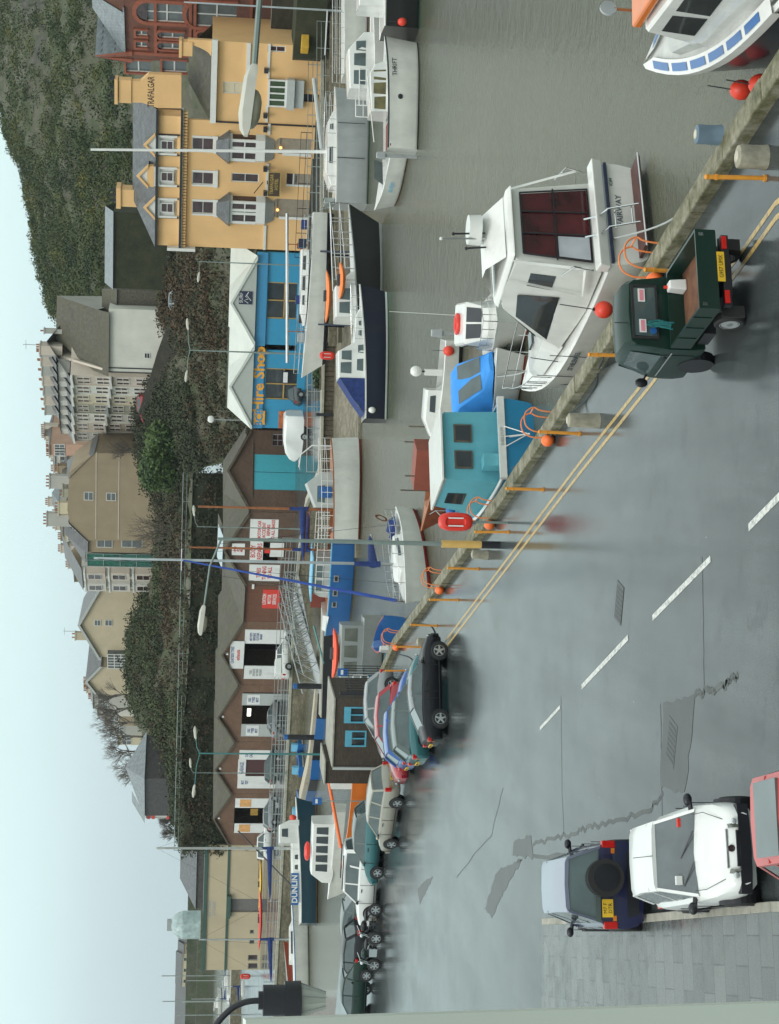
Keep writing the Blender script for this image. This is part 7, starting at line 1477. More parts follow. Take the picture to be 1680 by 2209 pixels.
g = MB(); g.loft([[(2.4, -1.1, 1.5), (2.4, 1.1, 1.5), (2.4, .9, 1.9), (2.4, -.9, 1.9)], [(4.0, -.3, 1.6), (4.0, .3, 1.6), (3.9, .2, 1.85), (3.9, -.2, 1.85)]], M_gel); g.build('forecastle', b9.t)
# ---- navy boats below the turquoise shops
n10 = Hull('motor_boat', 'navy hulled motor boat with white wheelhouse and blue stern cover', (8.7, 95.6), 4, 7.3, 2.5, 1.25, 1.6, H_navy, A_green, M_white, M_gel, M_deck, cockpit=(.02, .3), depth=.3, rake=.4)
c = n10.cabin([(-1.4, .95, 1.2, 2.75), (.1, .95, 1.25, 2.8), (.6, .85, 1.3, 1.95), (2.2, .5, 1.45, 1.8), (2.6, .3, 1.5, 1.6)], M_gel, wins=[(-1.15, -.5, 2.05, 2.65), (-.4, .15, 2.05, 2.6), (-1.0, -.3, 1.4, 1.75), (0, .5, 1.4, 1.7), (1.0, 1.35, 1.5, 1.68), (1.6, 1.9, 1.52, 1.66)], wm=M_glassb); g = MB(); g.loft([[(-3.4, -.9, 1.3), (-3.4, .9, 1.3)], [(-2.6, -.95, 1.9), (-2.6, .95, 1.9)], [(-1.4, -.9, 2.7), (-1.4, .9, 2.7)]], M_cover, False, False); g.face([(-3.4, -.95, 1.25), (-1.4, -.98, 1.25), (-1.4, -.92, 2.7), (-2.6, -.96, 1.9)], M_cover); g.build('stern_cover', n10.t); n10.fender(-3.2, -1.3, .9, .18, M_gel); n10.rails(.6, 1, .5, 5)
n11 = Hull('motor_boat', 'navy hulled boat with tubular gantry frame and orange kayak along its deck', (13.4, 99.6), 9, 7.0, 2.6, 1.5, 1.95, H_black, H_grey, H_grey, M_galv, M_deck, rake=1.2, transom=.9, cockpit=(.05, .3), depth=.3)
c = n11.cabin([(-2.4, .95, 1.4, 2.7), (-.6, .95, 1.45, 2.75), (.2, .8, 1.5, 2.0), (.4, .7, 1.5, 1.8)], M_gel, 'wheelhouse', wins=[(-2.2, -1.5, 1.9, 2.5), (-1.4, -.7, 1.9, 2.5)], wm=M_glassb); n11.rails(.45, 1.0, 1.1, 6, .03); 
def kayak(label, pos, rz, L, m, name='kayak', z=0):
    t = thing(name, label, 'kayak', pos, rz); g = MB(); S = []
    for i in range(13): u = i / 12; w = .36 * math.sin(math.pi * u) ** .6 + .01; x = -L / 2 + L * u; zz = .16 * (abs(u - .5) * 2) ** 2.5; S.append([(x, math.cos(a) * w, zz + .2 + math.sin(a) * (.17 * math.sin(math.pi * u) ** .5 + .01)) for a in [2 * math.pi * k / 10 for k in range(10)]])
    g.loft(S, m); g.build('hull', t, smooth=60); g = MB(); g.tube([(-.3, 0, .36), (.35, 0, .36)], .17, M_black, 10); g.build('cockpit', t); return t
M_kor = mat('orange_plastic', (.85, .22, .05), .4, var=.1)
kayak('orange kayak lashed above the navy boats next to the white yacht', tuple(atY(716, 640, 103)), R(4), 3.2, M_kor)
kayak('second orange kayak on the deck of the black gantry boat', tuple(atY(746, 606, 98.2)), R(6), 2.2, M_kor)
# ---- white yacht dried out by the shops
y11 = Hull('sailing_yacht', 'long slender white yacht with lowered mast lying before the hotel and shops', (15.4, 119.2), 176, 10.4, 2.7, 1.12, 1.55, H_white, A_black, H_navy, M_gel, M_deck, transom=.6, rake=1.0, lift=1.75, cockpit=(.08, .3), depth=.3)
y11.cabin([(-2.6, .95, 1.35, 1.9), (1.6, .8, 1.4, 1.85), (2.6, .4, 1.5, 1.6)], M_gel, wins=[(-2.2, -1.2, 1.55, 1.75), (-.8, .2, 1.55, 1.75), (.5, 1.2, 1.55, 1.72)]); y11.rails(.02, .98, .6, 12, .015)
g = MB(); g.bar((-5.1, 0, 2.9), (5.2, 0, 2.6), .11, M_alu, 8); g.build('lowered_mast', y11.t)
for x in (-3, 3): g = MB(); g.bar((x, 0, 1.4), (x, 0, 2.75), .04, M_wood); g.bar((x, -.4, 1.4), (x, 0, 2.7), .03, M_wood); g.build('mast_crutch', y11.t)
random.seed(4)
for k in range(7): g = MB(); x = -4.4 + k * 1.3; g.box(x - .3, x + .3, -.6, .2, 1.5, 1.8 + random.random() * .35, random.choice([M_cover, M_grey, M_galv, M_navy, M_rubber])); g.build('deck_gear', y11.t)
g = MB(); g.box(-3.2, -2.8, -1.15, -1.1, 1.6, 2.1, mat('red_brown_box', (.3, .05, .03), .6)); g.build('lifesling', y11.t)
g = MB()
for x in (-2.5, 2.5):
    for sg in (1, -1): g.bar((x, sg * 1.2, .6), (x, sg * 1.7, -1.9), .07, M_navy, 6)
g.build('cradle_leg', y11.t)
# ---- grey white catamaran style yacht, mast leaning
c12 = Hull('sailing_yacht', 'tall sided pale grey yacht with white deck before the hotel, slender white mast', (23.3, 110.2), 1, 7.4, 3.0, 2.05, 2.2, H_grey, A_green, H_grey, H_white, M_gel, transom=.9, rake=.3, fine=3)
c = c12.cabin([(-2.6, 1.2, 2.0, 2.35), (-1.6, 1.2, 2.05, 2.75), (1.5, 1.0, 2.05, 2.65), (2.3, .7, 2.1, 2.3)], M_gel, wins=[(-1.2, -.1, 2.3, 2.52), (1.0, 1.4, 2.3, 2.5)]); c12.mast(-.2, 17.6, M_white, .11, stays=False, lean=(-.6, 0)); c12.rails(.1, .95, .6, 7, .018)
for t_ in (.38, .68): g = MB(); g.box(c12.X(t_) - .02, c12.X(t_) + .02, -1.54, -1.5, .3, 2.05, M_rope); g.build('fender_line', c12.t)
g = MB(); g.box(-3.7, -3.3, -.6, .6, 2.1, 2.7, M_galv); g.tube([(-3.6, -1, 2.1), (-3.8, -1, 2.9), (-3.8, 1, 2.9), (-3.6, 1, 2.1)], .03, M_chrome, 5); g.build('stern_arch', c12.t)
g = MB(); p, q = Vector((-.3, -1.0, 3.0)), Vector((4.6, .6, 3.5)); g.bar(p, q, .14, M_panel, 8); g.build('spar', c12.t)
# ---- THRIFT and neighbours
th = Hull('cabin_cruiser', 'white cabin cruiser with raked side windows and outboard, named on its bow', (20.6, 84.7), 3, 5.6, 2.3, 1.5, 1.65, H_white, A_black, H_white, M_rope, M_gel, transom=.85, rake=.25, cockpit=(.02, .32), depth=.4, fine=3)
c = th.cabin([(-1.0, .95, 1.45, 2.35), (.9, .95, 1.45, 2.45), (1.4, .8, 1.5, 2.2), (1.6, .7, 1.5, 1.8)], M_gel, wins=[(-.9, -.25, 1.65, 2.2), (-.15, .45, 1.65, 2.25), (.55, 1.1, 1.65, 2.25)], wm=mat('olive_lit_window', (.12, .10, .03), .15, var=.4)); th.name('THRIFT', .72, -1, .32, M_rope, .78); th.outboard(-.4, M_grey); g = MB(); x = th.X(.45); g.ball((x, -th.b(.45) - .0, .95), .13, M_black, 12, 6, (1, .15, 1)); g.build('porthole', th.t)  # panes are a plain olive colour without emission
g = MB(); g.bar((-2.6, -1.1, 2.2), (.9, -1.0, 2.6), .03, M_gel); g.box(-2.7, -1.2, -1.0, 1.0, 1.35, 1.4, M_stain); g.build('cockpit_floor', th.t)
t2 = Hull('cabin_cruiser', 'white open bridged cruiser moored behind the named white cruiser', (24.2, 90.0), 5, 6.4, 2.4, 1.7, 1.9, H_white, A_black, None, M_gel, M_gel, cockpit=(.02, .3)); c = t2.cabin([(-2.3, 1.0, 1.65, 3.0), (-.2, 1.0, 1.7, 3.1), (.8, .8, 1.8, 2.3)], M_gel, wins=[(-2.1, -1.3, 2.2, 2.8), (-1.1, -.4, 2.2, 2.8), (-.3, .3, 2.2, 2.7)], wm=M_glassb); t2.rails(.0, .3, .8, 3, .03, M_white)
d13 = Hull('speed_boat', 'little white speedboat with light blue lettering and pointed bow beside the white cruisers', (17.9, 90.6), 112, 6.0, 1.9, .95, 1.05, H_white, M_stain, None, M_gel, M_deck, cockpit=(.1, .5), depth=.4, rake=.5, fine=1.7); d13.name('BLUEJAY', .45, -1, .3, M_blue_l, .6); d13.name('BLUEJAY', .45, 1, .3, M_blue_l, .6); g = MB(); g.face([(-.1, -.7, 1.0), (-.1, .7, 1.0), (-.5, .6, 1.5), (-.5, -.6, 1.5)], M_glassb); g.build('windscreen', d13.t)
b15 = Hull('fishing_boat', 'black hulled fishing boat with white lettering, cut off by the right edge', (27.6, 85.5), 3, 7.4, 2.6, 1.75, 1.95, H_black, A_green, None, M_gel, M_gel, transom=.9); b15.name('DOT', .28, -1, .62, M_panel, .55); b15.fender(-1.9, -1.45, 1.3, .2, MATS['red_orange_buoy']); b15.fender(-3.5, -1.3, .9, .2, MATS['red_orange_buoy']); c = b15.cabin([(-2.6, .9, 1.7, 3.0), (-.3, .9, 1.75, 3.1), (.2, .8, 1.8, 2.5)], M_gel, 'wheelhouse', wins=[(-2.3, -1.8, 2.2, 2.7), (-1.4, -.9, 2.2, 2.7)]); 
t3_ = Hull('sailing_yacht', 'white hull with lifelines at the top edge, furthest right along the far quay', (32.5, 113), 2, 8, 2.6, 1.5, 1.7, H_white, A_red, None, M_gel, M_deck); t3_.rails(.0, 1, .6, 8, .018); t3_.mast(.5, 12, r=.07, stays=False, boom=(3, 2.6))
# ---- quay corner small boats
s16 = Hull('open_boat', 'small deep blue open boat with red gunwale seen from its stern near the quay corner', (-6.35, 86.0), 106, 3.8, 1.55, 1.05, 1.2, H_blue, A_black, None, mat('dull_red_gunwale', (.25, .03, .03), .5), H_blue, transom=.95, cockpit=(.05, .85), depth=.7)
s17 = Hull('open_boat', 'small teal boat with white outboard just behind the orange posts', (-7.85, 85.2), 125, 3.4, 1.4, .8, .95, H_teal, A_black, None, M_blue_l, H_teal, cockpit=(.05, .8), depth=.4); s17.outboard(0, M_gel)
g18 = Hull('cabin_boat', 'silver grey cabin boat with rounded windows and a red orange kayak on its roof', (-7.8, 94.5), 176, 4.0, 2.0, 1.1, 1.2, H_wgrey, A_black, None, H_wgrey, H_wgrey); c = g18.cabin([(-1.6, .85, 1.1, 2.35), (1.3, .85, 1.1, 2.35), (1.6, .7, 1.2, 1.8)], H_wgrey, wins=[(-1.45, -.7, 1.45, 2.15), (-.5, .2, 1.45, 2.15), (.4, 1.1, 1.45, 2.15)], wm=glass_mat('dull_green_window', (.12, .13, .11), .2))
kayak('red orange kayak carried on the roof of the silver grey cabin boat', (-7.9, 94.4, WATER + 2.35), R(-4), 2.9, mat('red_orange_plastic', (.85, .10, .04), .4))
l19 = Hull('work_boat', 'small white and teal workboat with lattice rails behind the quay fence', (-11.2, 91.5), 170, 4.6, 1.8, 1.0, 1.2, H_teal, A_black, None, M_gel, M_gel, cockpit=(.05, .5)); l19.rails(0, 1, .8, 8, .03, M_white); l19.cabin([(-.6, .7, 1.0, 2.2), (.8, .65, 1.0, 2.1), (1.2, .5, 1.0, 1.5)], M_blue_l, wins=[(-.3, .5, 1.4, 1.9)])
o20 = Hull('open_boat', 'long orange open boat with white stern structure left of the brick hut', (-17.8, 101.0), 166, 6.2, 2.0, .95, 1.3, H_orange, A_black, None, H_orange, H_wgrey, cockpit=(.1, .8), depth=.6); g = MB(); g.box(-3.0, -1.8, -.8, .8, .9, 2.2, M_gel); g.box(-1.78, -1.7, -.5, .5, 1.2, 2.0, M_navy); g.build('console', o20.t); g = MB(); g.bar((-1.6, -.8, 2.2), (2.6, -.7, 1.3), .10, M_dorange, 8); g.build('boom', o20.t)
w21 = Hull('cabin_boat', 'white motorboat with a row of dark windows and red bundle on its roof', (-21.9, 110.5), 172, 5.6, 2.2, 1.1, 1.3, H_white, A_black, None, M_gel, M_gel); c = w21.cabin([(-2.0, .95, 1.1, 2.5), (1.4, .9, 1.1, 2.5), (2.0, .7, 1.2, 1.8)], M_gel, wins=[(-1.8 + k * .62, -1.3 + k * .62, 1.5, 2.25) for k in range(5)]); g = MB(); g.ball((.1, 0, 2.75), .3, M_red, 10, 7, (2.2, 1, .7)); g.build('bundle', w21.t)
dn = Hull('trawler', 'dark teal hulled boat with white wheelhouse and name board in white letters', (-28.6, 138.6), 18, 9.6, 3.0, 1.35, 1.75, H_dteal, A_black, mat('rust_band', (.16, .09, .05), .8), M_gel, M_gel, cockpit=(.02, .2)); c = dn.cabin([(-3.2, 1.1, 1.3, 2.0), (1.5, 1.1, 1.4, 2.1), (1.55, 1.0, 1.4, 3.1), (3.0, .9, 1.5, 3.1), (3.4, .8, 1.5, 2.3)], M_gel, wins=[(.2, .6, 1.6, 1.85), (-.6, -.2, 1.6, 1.85), (2.0, 2.7, 2.4, 2.9)]); g = MB(); g.box(-3.4, -.9, -1.3, -1.26, 1.55, 2.15, H_blue); nb = g.build('name_board', dn.t); text('lettering', 'DUNLIN', .62, M_white, nb, (-2.15, -1.31, 1.85), bold=.02, xs=.95); dn.fender(3.6, -.6, 2.0, .25, MATS['red_orange_buoy'])
dn.mast(1.2, 12.9, M_panel, .12, boom=(4.2, 3.6), cover=M_cover); g = MB(); g.bar((-1.8, 0, 2.0), (2.6, 0, 6.4), .06, M_black, 6); g.build('derrick', dn.t)
y17 = Hull('sailing_yacht', 'white yacht with a blue side stripe moored left of the dark teal boat', (-37.2, 146.5), 32, 8.4, 2.4, 1.2, 1.4, H_white, A_black, None, H_blue, M_gel); y17.mast(.5, 9.3, M_alu, .09, boom=(3.8, 3.0), cover=M_cover); y17.cabin([(-1.5, .8, 1.2, 1.6), (1.5, .7, 1.3, 1.6), (2, .4, 1.3, 1.4)], M_gel, wins=[(-1, 1, 1.35, 1.5)])
r18 = Hull('rowing_boat', 'slim red orange hull moored left of the yachts', (-43.5, 158), 40, 7, 1.4, .9, 1.3, mat('red_hull', (.35, .06, .03), .4), A_black, None, M_wood, M_navy)
# small yachts far out on the left
random.seed(21); far_lab = ['tiny white yacht in the outer harbour nearest the beige shed corner', 'tiny yacht with blue hull in the outer harbour', 'tiny white motor boat in the outer harbour below the far quay', 'tiny dark fishing boat in the outer harbour', 'tiny white yacht by the left picture edge', 'tiny white boat with tall mast out by the breakwater']
for i, (x, y, L_, hd_, top, mh) in enumerate(((500, 2120, 8, 20, H_white, 10), (508, 2150, 7, 160, H_blue, 9), (520, 2110, 6, 10, H_white, 0), (545, 2135, 8, 30, H_black, 5), (478, 2165, 8, 0, H_white, 11), (452, 2140, 9, 15, H_white, 12))):
    p = at(x, y, WATER); h_ = Hull('far_boat', far_lab[i], (p.x, p.y), hd_, L_, 2.3, .9, 1.2, top, A_black, group='boats in the outer harbour'); h_.cabin([(-1, .8, .9, 1.7), (1.2, .7, 1, 1.7), (1.8, .4, 1, 1.2)], M_gel)
    if mh: h_.mast(.5, mh, r=.09, stays=False, boom=(2.5, 2.0), cover=M_cover if i % 2 else None)
# ------------------------------------------------------------------ street lamps
def lamp_head(par, p, hd, L=.9, m=None):
    h = bpy.data.objects.new('lamp_head', None); C.objects.link(h); h.parent = par; h.location = p; h.rotation_euler = (0, R(-6), hd); h.empty_display_size = .1
    m = m or mat('lamp_housing', (.50, .49, .42), .5, var=.08, dirt=.2); g = MB(); S = []
    for x, w, z0, z1 in ((0, .05, -.03, .03), (.06, .11, -.05, .07), (.2, .15, -.05, .11), (.65, .16, -.05, .12), (.85, .13, -.05, .08), (.93, .06, -.03, .02)): x *= L / .93; S.append([(x, -w, z0), (x, -w * .92, z1 * .6), (x, -w * .5, z1), (x, w * .5, z1), (x, w * .92, z1 * .6), (x, w, z0)])
    g.loft(S, m); o = g.build('housing', h, smooth=40); g = MB(); g.ball((L * .62, 0, -.05), .15, mat('lamp_bowl', (.42, .40, .30), .25), 14, 8, (1.7, .9, .75)); g.build('bowl', h, smooth=60); return h
def street_lamp(label, base, H_, arms, r=.07, m=None, sleeve=False, rise=.2):
    m = m or M_post; t = thing('street_lamp', label, 'street lamp', tuple(base), 0, None); g = MB(); g.tube([(0, 0, 0), (0, 0, 1.4)], r * 1.35, m, 12); g.tube([(0, 0, 1.4), (0, 0, H_)], r, m, 10, r * .6); g.build('post', t, smooth=50)
    if sleeve: g = MB(); g.tube([(0, 0, .55), (0, 0, 1.75)], r * 1.5, mat('amber_sleeve', (.62, .40, .12), .5, dirt=.2), 14); g.build('sleeve', t, smooth=50); g = MB(); g.tube([(0, 0, 0), (0, 0, .56)], r * 1.52, M_black, 14); g.build('sleeve', t, smooth=50)
    for ang, L_ in arms:
        a = R(ang); e = Vector((math.cos(a) * L_, math.sin(a) * L_, H_ + rise)); g = MB(); g.tube([(0, 0, H_ - .1), (math.cos(a) * L_ * .4, math.sin(a) * L_ * .4, H_ + rise * .6), e], r * .42, m, 7); g.build('arm', t); lamp_head(t, e - Vector((math.cos(a), math.sin(a), 0)) * .05, a)
    return t
p = at(1078, 1176); street_lamp('nearest full street lamp on the quay, tall grey green post with yellow and black sleeve', (p.x, p.y, 0), 8.35, [(176, 2.0)], .075, sleeve=True, rise=.35)
q = atY(566, 140, 21.5); street_lamp('close street lamp reaching in from the right edge in front of the hotel', (q.x + 2.6, q.y, 0), q.z - .1, [(180, 2.65)], .09)
q = atY(428, 564, 138); street_lamp('single arm street lamp at the corner between hotel and turquoise shops', (q.x, q.y, 0), q.z, [(200, 1.0)], .06, rise=-.1)
q = atY(396, 755, 132); street_lamp('double armed street lamp in front of the turquoise shops', (q.x, q.y, 0), q.z - .4, [(178, 1.6), (2, 1.6)], .075, rise=.1)
q = atY(424, 1136, 140); street_lamp('thin street lamp standing before the body repair garage', (q.x, q.y, 0), q.z, [(5, .9)], .05)
M_tealp = mat('teal_lamp_post_paint', (.05, .20, .20), .45)
q = atY(428, 1625, 118); street_lamp('teal painted street lamp by the blue harbour barrier', (q.x, q.y, WATER), q.z - WATER, [(178, 2.2), (10, 1.0)], .075, M_tealp)
q = atY(416, 1667, 160); street_lamp('thin grey street lamp behind the teal one in front of the garages', (q.x, q.y, 0), q.z, [(10, .5)], .05)
# black heritage lantern at the left
L0 = atY(590, 2158, 19); t = thing('lantern', 'black swan neck lantern at the bottom left of the picture above the pavement', 'street lamp', (L0.x, L0.y, 0)); z = L0.z
g = MB(); g.tube([(-.85, 0, 0), (-.85, 0, z + .5)], .06, M_black, 10); g.tube(curve([(-.85, 0, z + .4), (-.66, 0, z + .6), (-.35, 0, z + .66), (-.12, 0, z + .5), (-.02, 0, z + .32), (0, 0, z + .12)]), .035, M_black, 8); g.build('bracket', t, smooth=50)
g = MB(); g.cyl((0, 0), .17, z - .12, z + .12, M_black, 22); g.cyl((0, 0), .21, z - .30, z - .12, M_black, 22); g.cyl((0, 0), .1, z + .12, z + .17, M_black, 16); g.build('cap', t, smooth=40)
m_, n_, b_ = nt_mat('lantern_glass'); b_.inputs['Base Color'].default_value = (.55, .6, .52, 1); b_.inputs['Roughness'].default_value = .15; b_.inputs['Alpha'].default_value = .62
g = MB(); g.tube([(0, 0, z - .58), (0, 0, z - .3)], .09, m_, 6, .19); g.build('glass', t); g = MB()
for k in range(6): a = k * math.pi / 3; g.bar((.09 * math.cos(a), .09 * math.sin(a), z - .58), (.19 * math.cos(a), .19 * math.sin(a), z - .3), .006, M_grey, 4)
g.build('glazing_bar', t)
# ------------------------------------------------------------------ quay edge furniture
M_ob = mat('orange_post_paint', (.66, .27, .03), .5, var=.12, scale=5, dirt=.45)
posts = [(1522, 378), (1390, 583), (1269, 764), (1162, 933), (1091, 1054), (1024, 1146), (965, 1226), (926, 1293), (885, 1349), (855, 1395), (831, 1446)]
order = ['first', 'second', 'third', 'fourth', 'fifth', 'sixth', 'seventh', 'eighth', 'ninth', 'tenth', 'eleventh']; pp = None
for i, (x, y) in enumerate(posts):
    p = at(x, y, 1.0)
    t = thing('orange_post', order[i] + ' thin orange post of the quayside row, counted from the right edge of the photo', 'post', (p.x, p.y, 0), 0, 'orange quayside posts')
    if pp is None: g = MB(); g.cyl((0, 0), .038, 0, .97, M_ob, 12); pp = g.build('shaft', t, smooth=40).data; g = MB(); g.ball((0, 0, .98), .048, M_ob, 12, 8, (1, 1, .8)); pc = g.build('cap', t, smooth=60).data; g = MB(); g.cyl((0, 0), .05, .80, .84, M_ob, 12); g.cyl((0, 0), .06, 0, .04, M_ob, 12); pr_ = g.build('collar', t).data
    else:
        for nm, d in (('shaft', pp), ('cap', pc), ('collar', pr_)): o = bpy.data.objects.new(nm, d); C.objects.link(o); o.parent = t
    t.rotation_euler = (R(((i * 37) % 5 - 2) * .5), R(((i * 53) % 5 - 2) * .6), 0)
def edge_pt(y):     # point of the quay edge on picture row y
    for a, b in zip(EDGE, EDGE[1:]):
        ra = Vector(a).lerp(Vector(b), 0)
        pa = 1104.5 - a[0] / a[1] * 3700; pb = 1104.5 - b[0] / b[1] * 3700
        if (pa - y) * (pb - y) <= 0: u = (y - pa) / (pb - pa); w0, w1 = 1 / a[1], 1 / b[1]; Y = 1 / (w0 + (w1 - w0) * u); return Vector((a[0] + (b[0] - a[0]) * (Y - a[1]) / (b[1] - a[1]), Y, 0))
M_hoop = mat('orange_ladder_paint', (.75, .22, .06), .5)
for i, y in enumerate((535, 905, 1098, 1248, 1378)):
    p = edge_pt(y); e2 = (Vector(EDGE[2]) - Vector(EDGE[1])).normalized(); rz = math.atan2(e2.y, e2.x)
    t = thing('quay_ladder', order[i] + ' orange hooped quay ladder, counted from the right', 'ladder', (p.x, p.y, 0), rz, 'orange quay ladders')
    for s_ in (-.22, .22): g = MB(); g.tube(curve([(s_, .25, .1), (s_, .27, .5), (s_, .12, .76), (s_, -.2, .78), (s_, -.38, .55), (s_, -.28, .2), (s_, -.2, -1.6)]), .019, M_hoop, 7); g.build('hoop', t, smooth=50)
    g = MB(); g.bar((-.22, -.38, .55), (.22, -.38, .55), .018, M_hoop)
    for k in range(4): g.bar((-.22, -.2, -.2 - k * .33), (.22, -.2, -.2 - k * .33), .016, M_hoop)
    g.build('rung', t); g = MB(); g.ball((0, .42, .17), .19, M_dorange, 12, 8, (1.1, .8, .9)); g.build('float', t, smooth=60)
M_stoneb = mat('weathered_bollard_stone', (.30, .28, .21), .75, var=.3, scale=5, bump=.5, dirt=.6)
def bollard(label, x, y, r, h, z0=0, m=None, lab='bollard'):
    p = at(x, y, z0); t = thing('bollard', label, 'bollard', (p.x, p.y, z0), 0, None); m = m or M_stoneb; g = MB(); rr = random.Random(x); n = 18
    S = [[(r * k * (1 + rr.uniform(-.04, .04)) * math.cos(2 * math.pi * a / n), r * k * (1 + rr.uniform(-.04, .04)) * math.sin(2 * math.pi * a / n), zz) for a in range(n)] for k, zz in ((1.08, -.02), (1.0, .08), (.95, h * .5), (.98, h * .85), (.92, h * .97), (.6, h * 1.01))]
    g.loft(S, m); g.build('shaft', t, smooth=50); g = MB(); g.cyl((0, 0), r * .5, h, h * 1.03, mat('pale_bollard_top', (.48, .45, .36), .8, var=.3, scale=8), 12); g.build('top', t); return t
bollard('pale round stone bollard at the right edge of the quay road', 1652, 340, .2, .48)
bollard('blue grey wrapped bollard standing on the coping near the right edge', 1552, 292, .17, .42, .24, mat('blue_grey_wrap', (.13, .19, .24), .7, var=.2))
bollard('weathered mossy stone bollard in front of the teal fishing boat', 1292, 908, .17, .72)
bollard('small stone bollard by the foot of the street lamp', 1052, 1197, .15, .5); bollard('whitish stone bollard beside the last orange ladder', 925, 1385, .16, .45)
# mooring lines lying on the road
for lab, pts in (('dark mooring line lying in a curve from the white cruiser to the bollard', [(1302, 770, .25), (1290, 800, .02), (1285, 830, .02), (1262, 865, .02), (1225, 895, .25)]), ('dark mooring line lying on the road left of the mossy bollard', [(1190, 935, .25), (1180, 950, .02), (1150, 985, .02), (1105, 1010, .25)]), ('rope loop on the road by the last ladder', [(905, 1345, .02), (930, 1352, .02), (938, 1378, .02), (915, 1395, .02)]), ('rope loop on the road beside the tenth orange post', [(862, 1412, .02), (885, 1420, .02), (893, 1440, .02), (870, 1455, .02)])):
    g = MB(); P = [at(*q) for q in pts]; Q = []
    for k in range(len(P) - 1):
        p0, p1, p2, p3 = P[max(k - 1, 0)], P[k], P[k + 1], P[min(k + 2, len(P) - 1)]
        for j in range(6): u = j / 6; Q.append(.5 * ((2 * p1) + (p2 - p0) * u + (2 * p0 - 5 * p1 + 4 * p2 - p3) * u * u + (3 * p1 - p0 - 3 * p2 + p3) * u ** 3))
    g.tube(Q + [P[-1]], .02, M_rope, 6); tag(g.build('mooring_line', smooth=60), lab, 'rope')
g = MB(); A, B_ = at(1340, 385, 1.0), edge_pt(535)
for lab, a, b in (('grey mooring line from the cruiser swim platform to the quay', Vector((6.6, 39.9, -.6)), at(1480, 450, .2)), ('white bow line between white cruiser and blue covered boat', Vector((4.0, 47.2, 0)), Vector((4.6, 57.2, -.4)))):
    g = MB(); g.tube([a.lerp(b, k / 8) - Vector((0, 0, .3 * math.sin(math.pi * k / 8))) for k in range(9)], .02, M_panel, 5); tag(g.build('mooring_line'), lab, 'rope')
# life ring housings
def liferring(label, x, y, Y=None, base=None, H_=1.55, s=1.0):
    t = thing('lifebuoy_stand', label, 'lifebuoy stand', base, R(-4)); g = MB(); g.cyl((0, .06), .035, 0, H_, M_post, 8); g.build('post', t); n = 24; w, h = .27 * s, .5 * s
    def oval(k, yy): return [((abs(math.cos(a)) ** .7) * math.copysign(1, math.cos(a)) * w * k, yy, H_ + (abs(math.sin(a)) ** .7) * math.copysign(1, math.sin(a)) * h * k) for a in [2 * math.pi * i / n for i in range(n)]]
    g = MB(); g.loft([oval(.9, .05), oval(1, 0), oval(1, -.06), oval(.86, -.12), oval(.6, -.125), oval(.5, -.07)], M_red); hs = g.build('housing', t, smooth=40)
    for sg in (1, -1): g = MB(); g.box(sg * w * .42 - .018, sg * w * .42 + .018, -.15, -.12, H_ - .22 * s, H_ + .22 * s, M_white); g.build('rope_bar', hs)
    return t
p = at(1096, 1128); liferring('red lifebuoy housing on a post by the near quay, next to the lamp', 0, 0, base=(p.x, p.y, 0))
p = atY(735, 768, 117.5); liferring('red lifebuoy housing on the far quay platform below the turquoise shops', 0, 0, base=(p.x, p.y, -1.0), H_=9 - (698 - 425) / 3700 * 117.5 + 1.0, s=1.05)
p = at(557, 2106, 0); liferring('red lifebuoy housing left of the beige shed', 0, 0, base=(p.x, p.y, 0), H_=1.6, s=1.3)
# small blue signs on posts
for lab, x, y, Y in (('small blue sign on a thin post by the brick hut, right one', 738, 1450, 88), ('small blue sign on a thin post left of the brick hut', 683, 1728, 96)):
    q = atY(x, y, Y); t = thing('sign_post', lab, 'sign', (q.x, q.y, 0)); g = MB(); g.cyl((0, 0), .035, WATER, q.z + .1, M_galv, 8); g.build('post', t); g = MB(); g.box(-.2, .2, -.06, -.03, q.z - .28, q.z + .24, M_blue); s_ = g.build('board', t); g = MB(); g.box(-.12, .12, -.07, -.06, q.z - .05, q.z + .08, M_white); g.build('symbol', s_)
# ------------------------------------------------------------------ brick hut
M_hb = brick_mat('dark_stained_brick', (.055, .04, .028), (.09, .065, .045), (.04, .035, .028), dirt=.7)
HU = Plane(atY(720, 1652, 80.6), atY(722, 1508, 80.1)); hut = fth('brick_hut', 'small dark brick hut with two light blue shuttered windows behind the parked cars', 'hut', HU)
zt = HU.sz(721, 1580)[1]; wl = [HU.rect(742, 787, 1525, 1560), HU.rect(744, 790, 1576, 1611)]
m = MB(); holed_wall(m, 0, HU.len, -.2, zt, wl, M_hb, 0, .25); m.box(HU.len - .25, HU.len, .25, 4, -.2, zt, M_hb); m.box(0, .25, .25, 4, -.2, zt, M_hb); m.box(.25, HU.len - .25, 3.7, 4, -.2, zt, M_hb); m.build('wall', hut)
m = MB(); m.box(-.06, HU.len + .06, -.06, 4.1, zt, zt + .07, M_conc); m.build('roof', hut)
M_lb = mat('light_blue_window_paint', (.09, .36, .48), .5, dirt=.2)
for r in wl:
    g = MB(); f = .07; g.box(r[0], r[0] + f, -.02, .08, r[2], r[3], M_lb); g.box(r[1] - f, r[1], -.02, .08, r[2], r[3], M_lb); g.box(r[0] + f, r[1] - f, -.02, .08, r[3] - .32, r[3], M_lb); g.box(r[0] + f, r[1] - f, -.03, .09, r[2], r[2] + f, M_lb); c = (r[0] + r[1]) / 2; g.box(c - .03, c + .03, 0, .07, r[2] + f, r[3] - .32, M_lb); w_ = g.build('window', hut); g = MB(); g.box(r[0] + f, r[1] - f, .1, .12, r[2], r[3] - .2, M_glass); g.build('pane', w_)
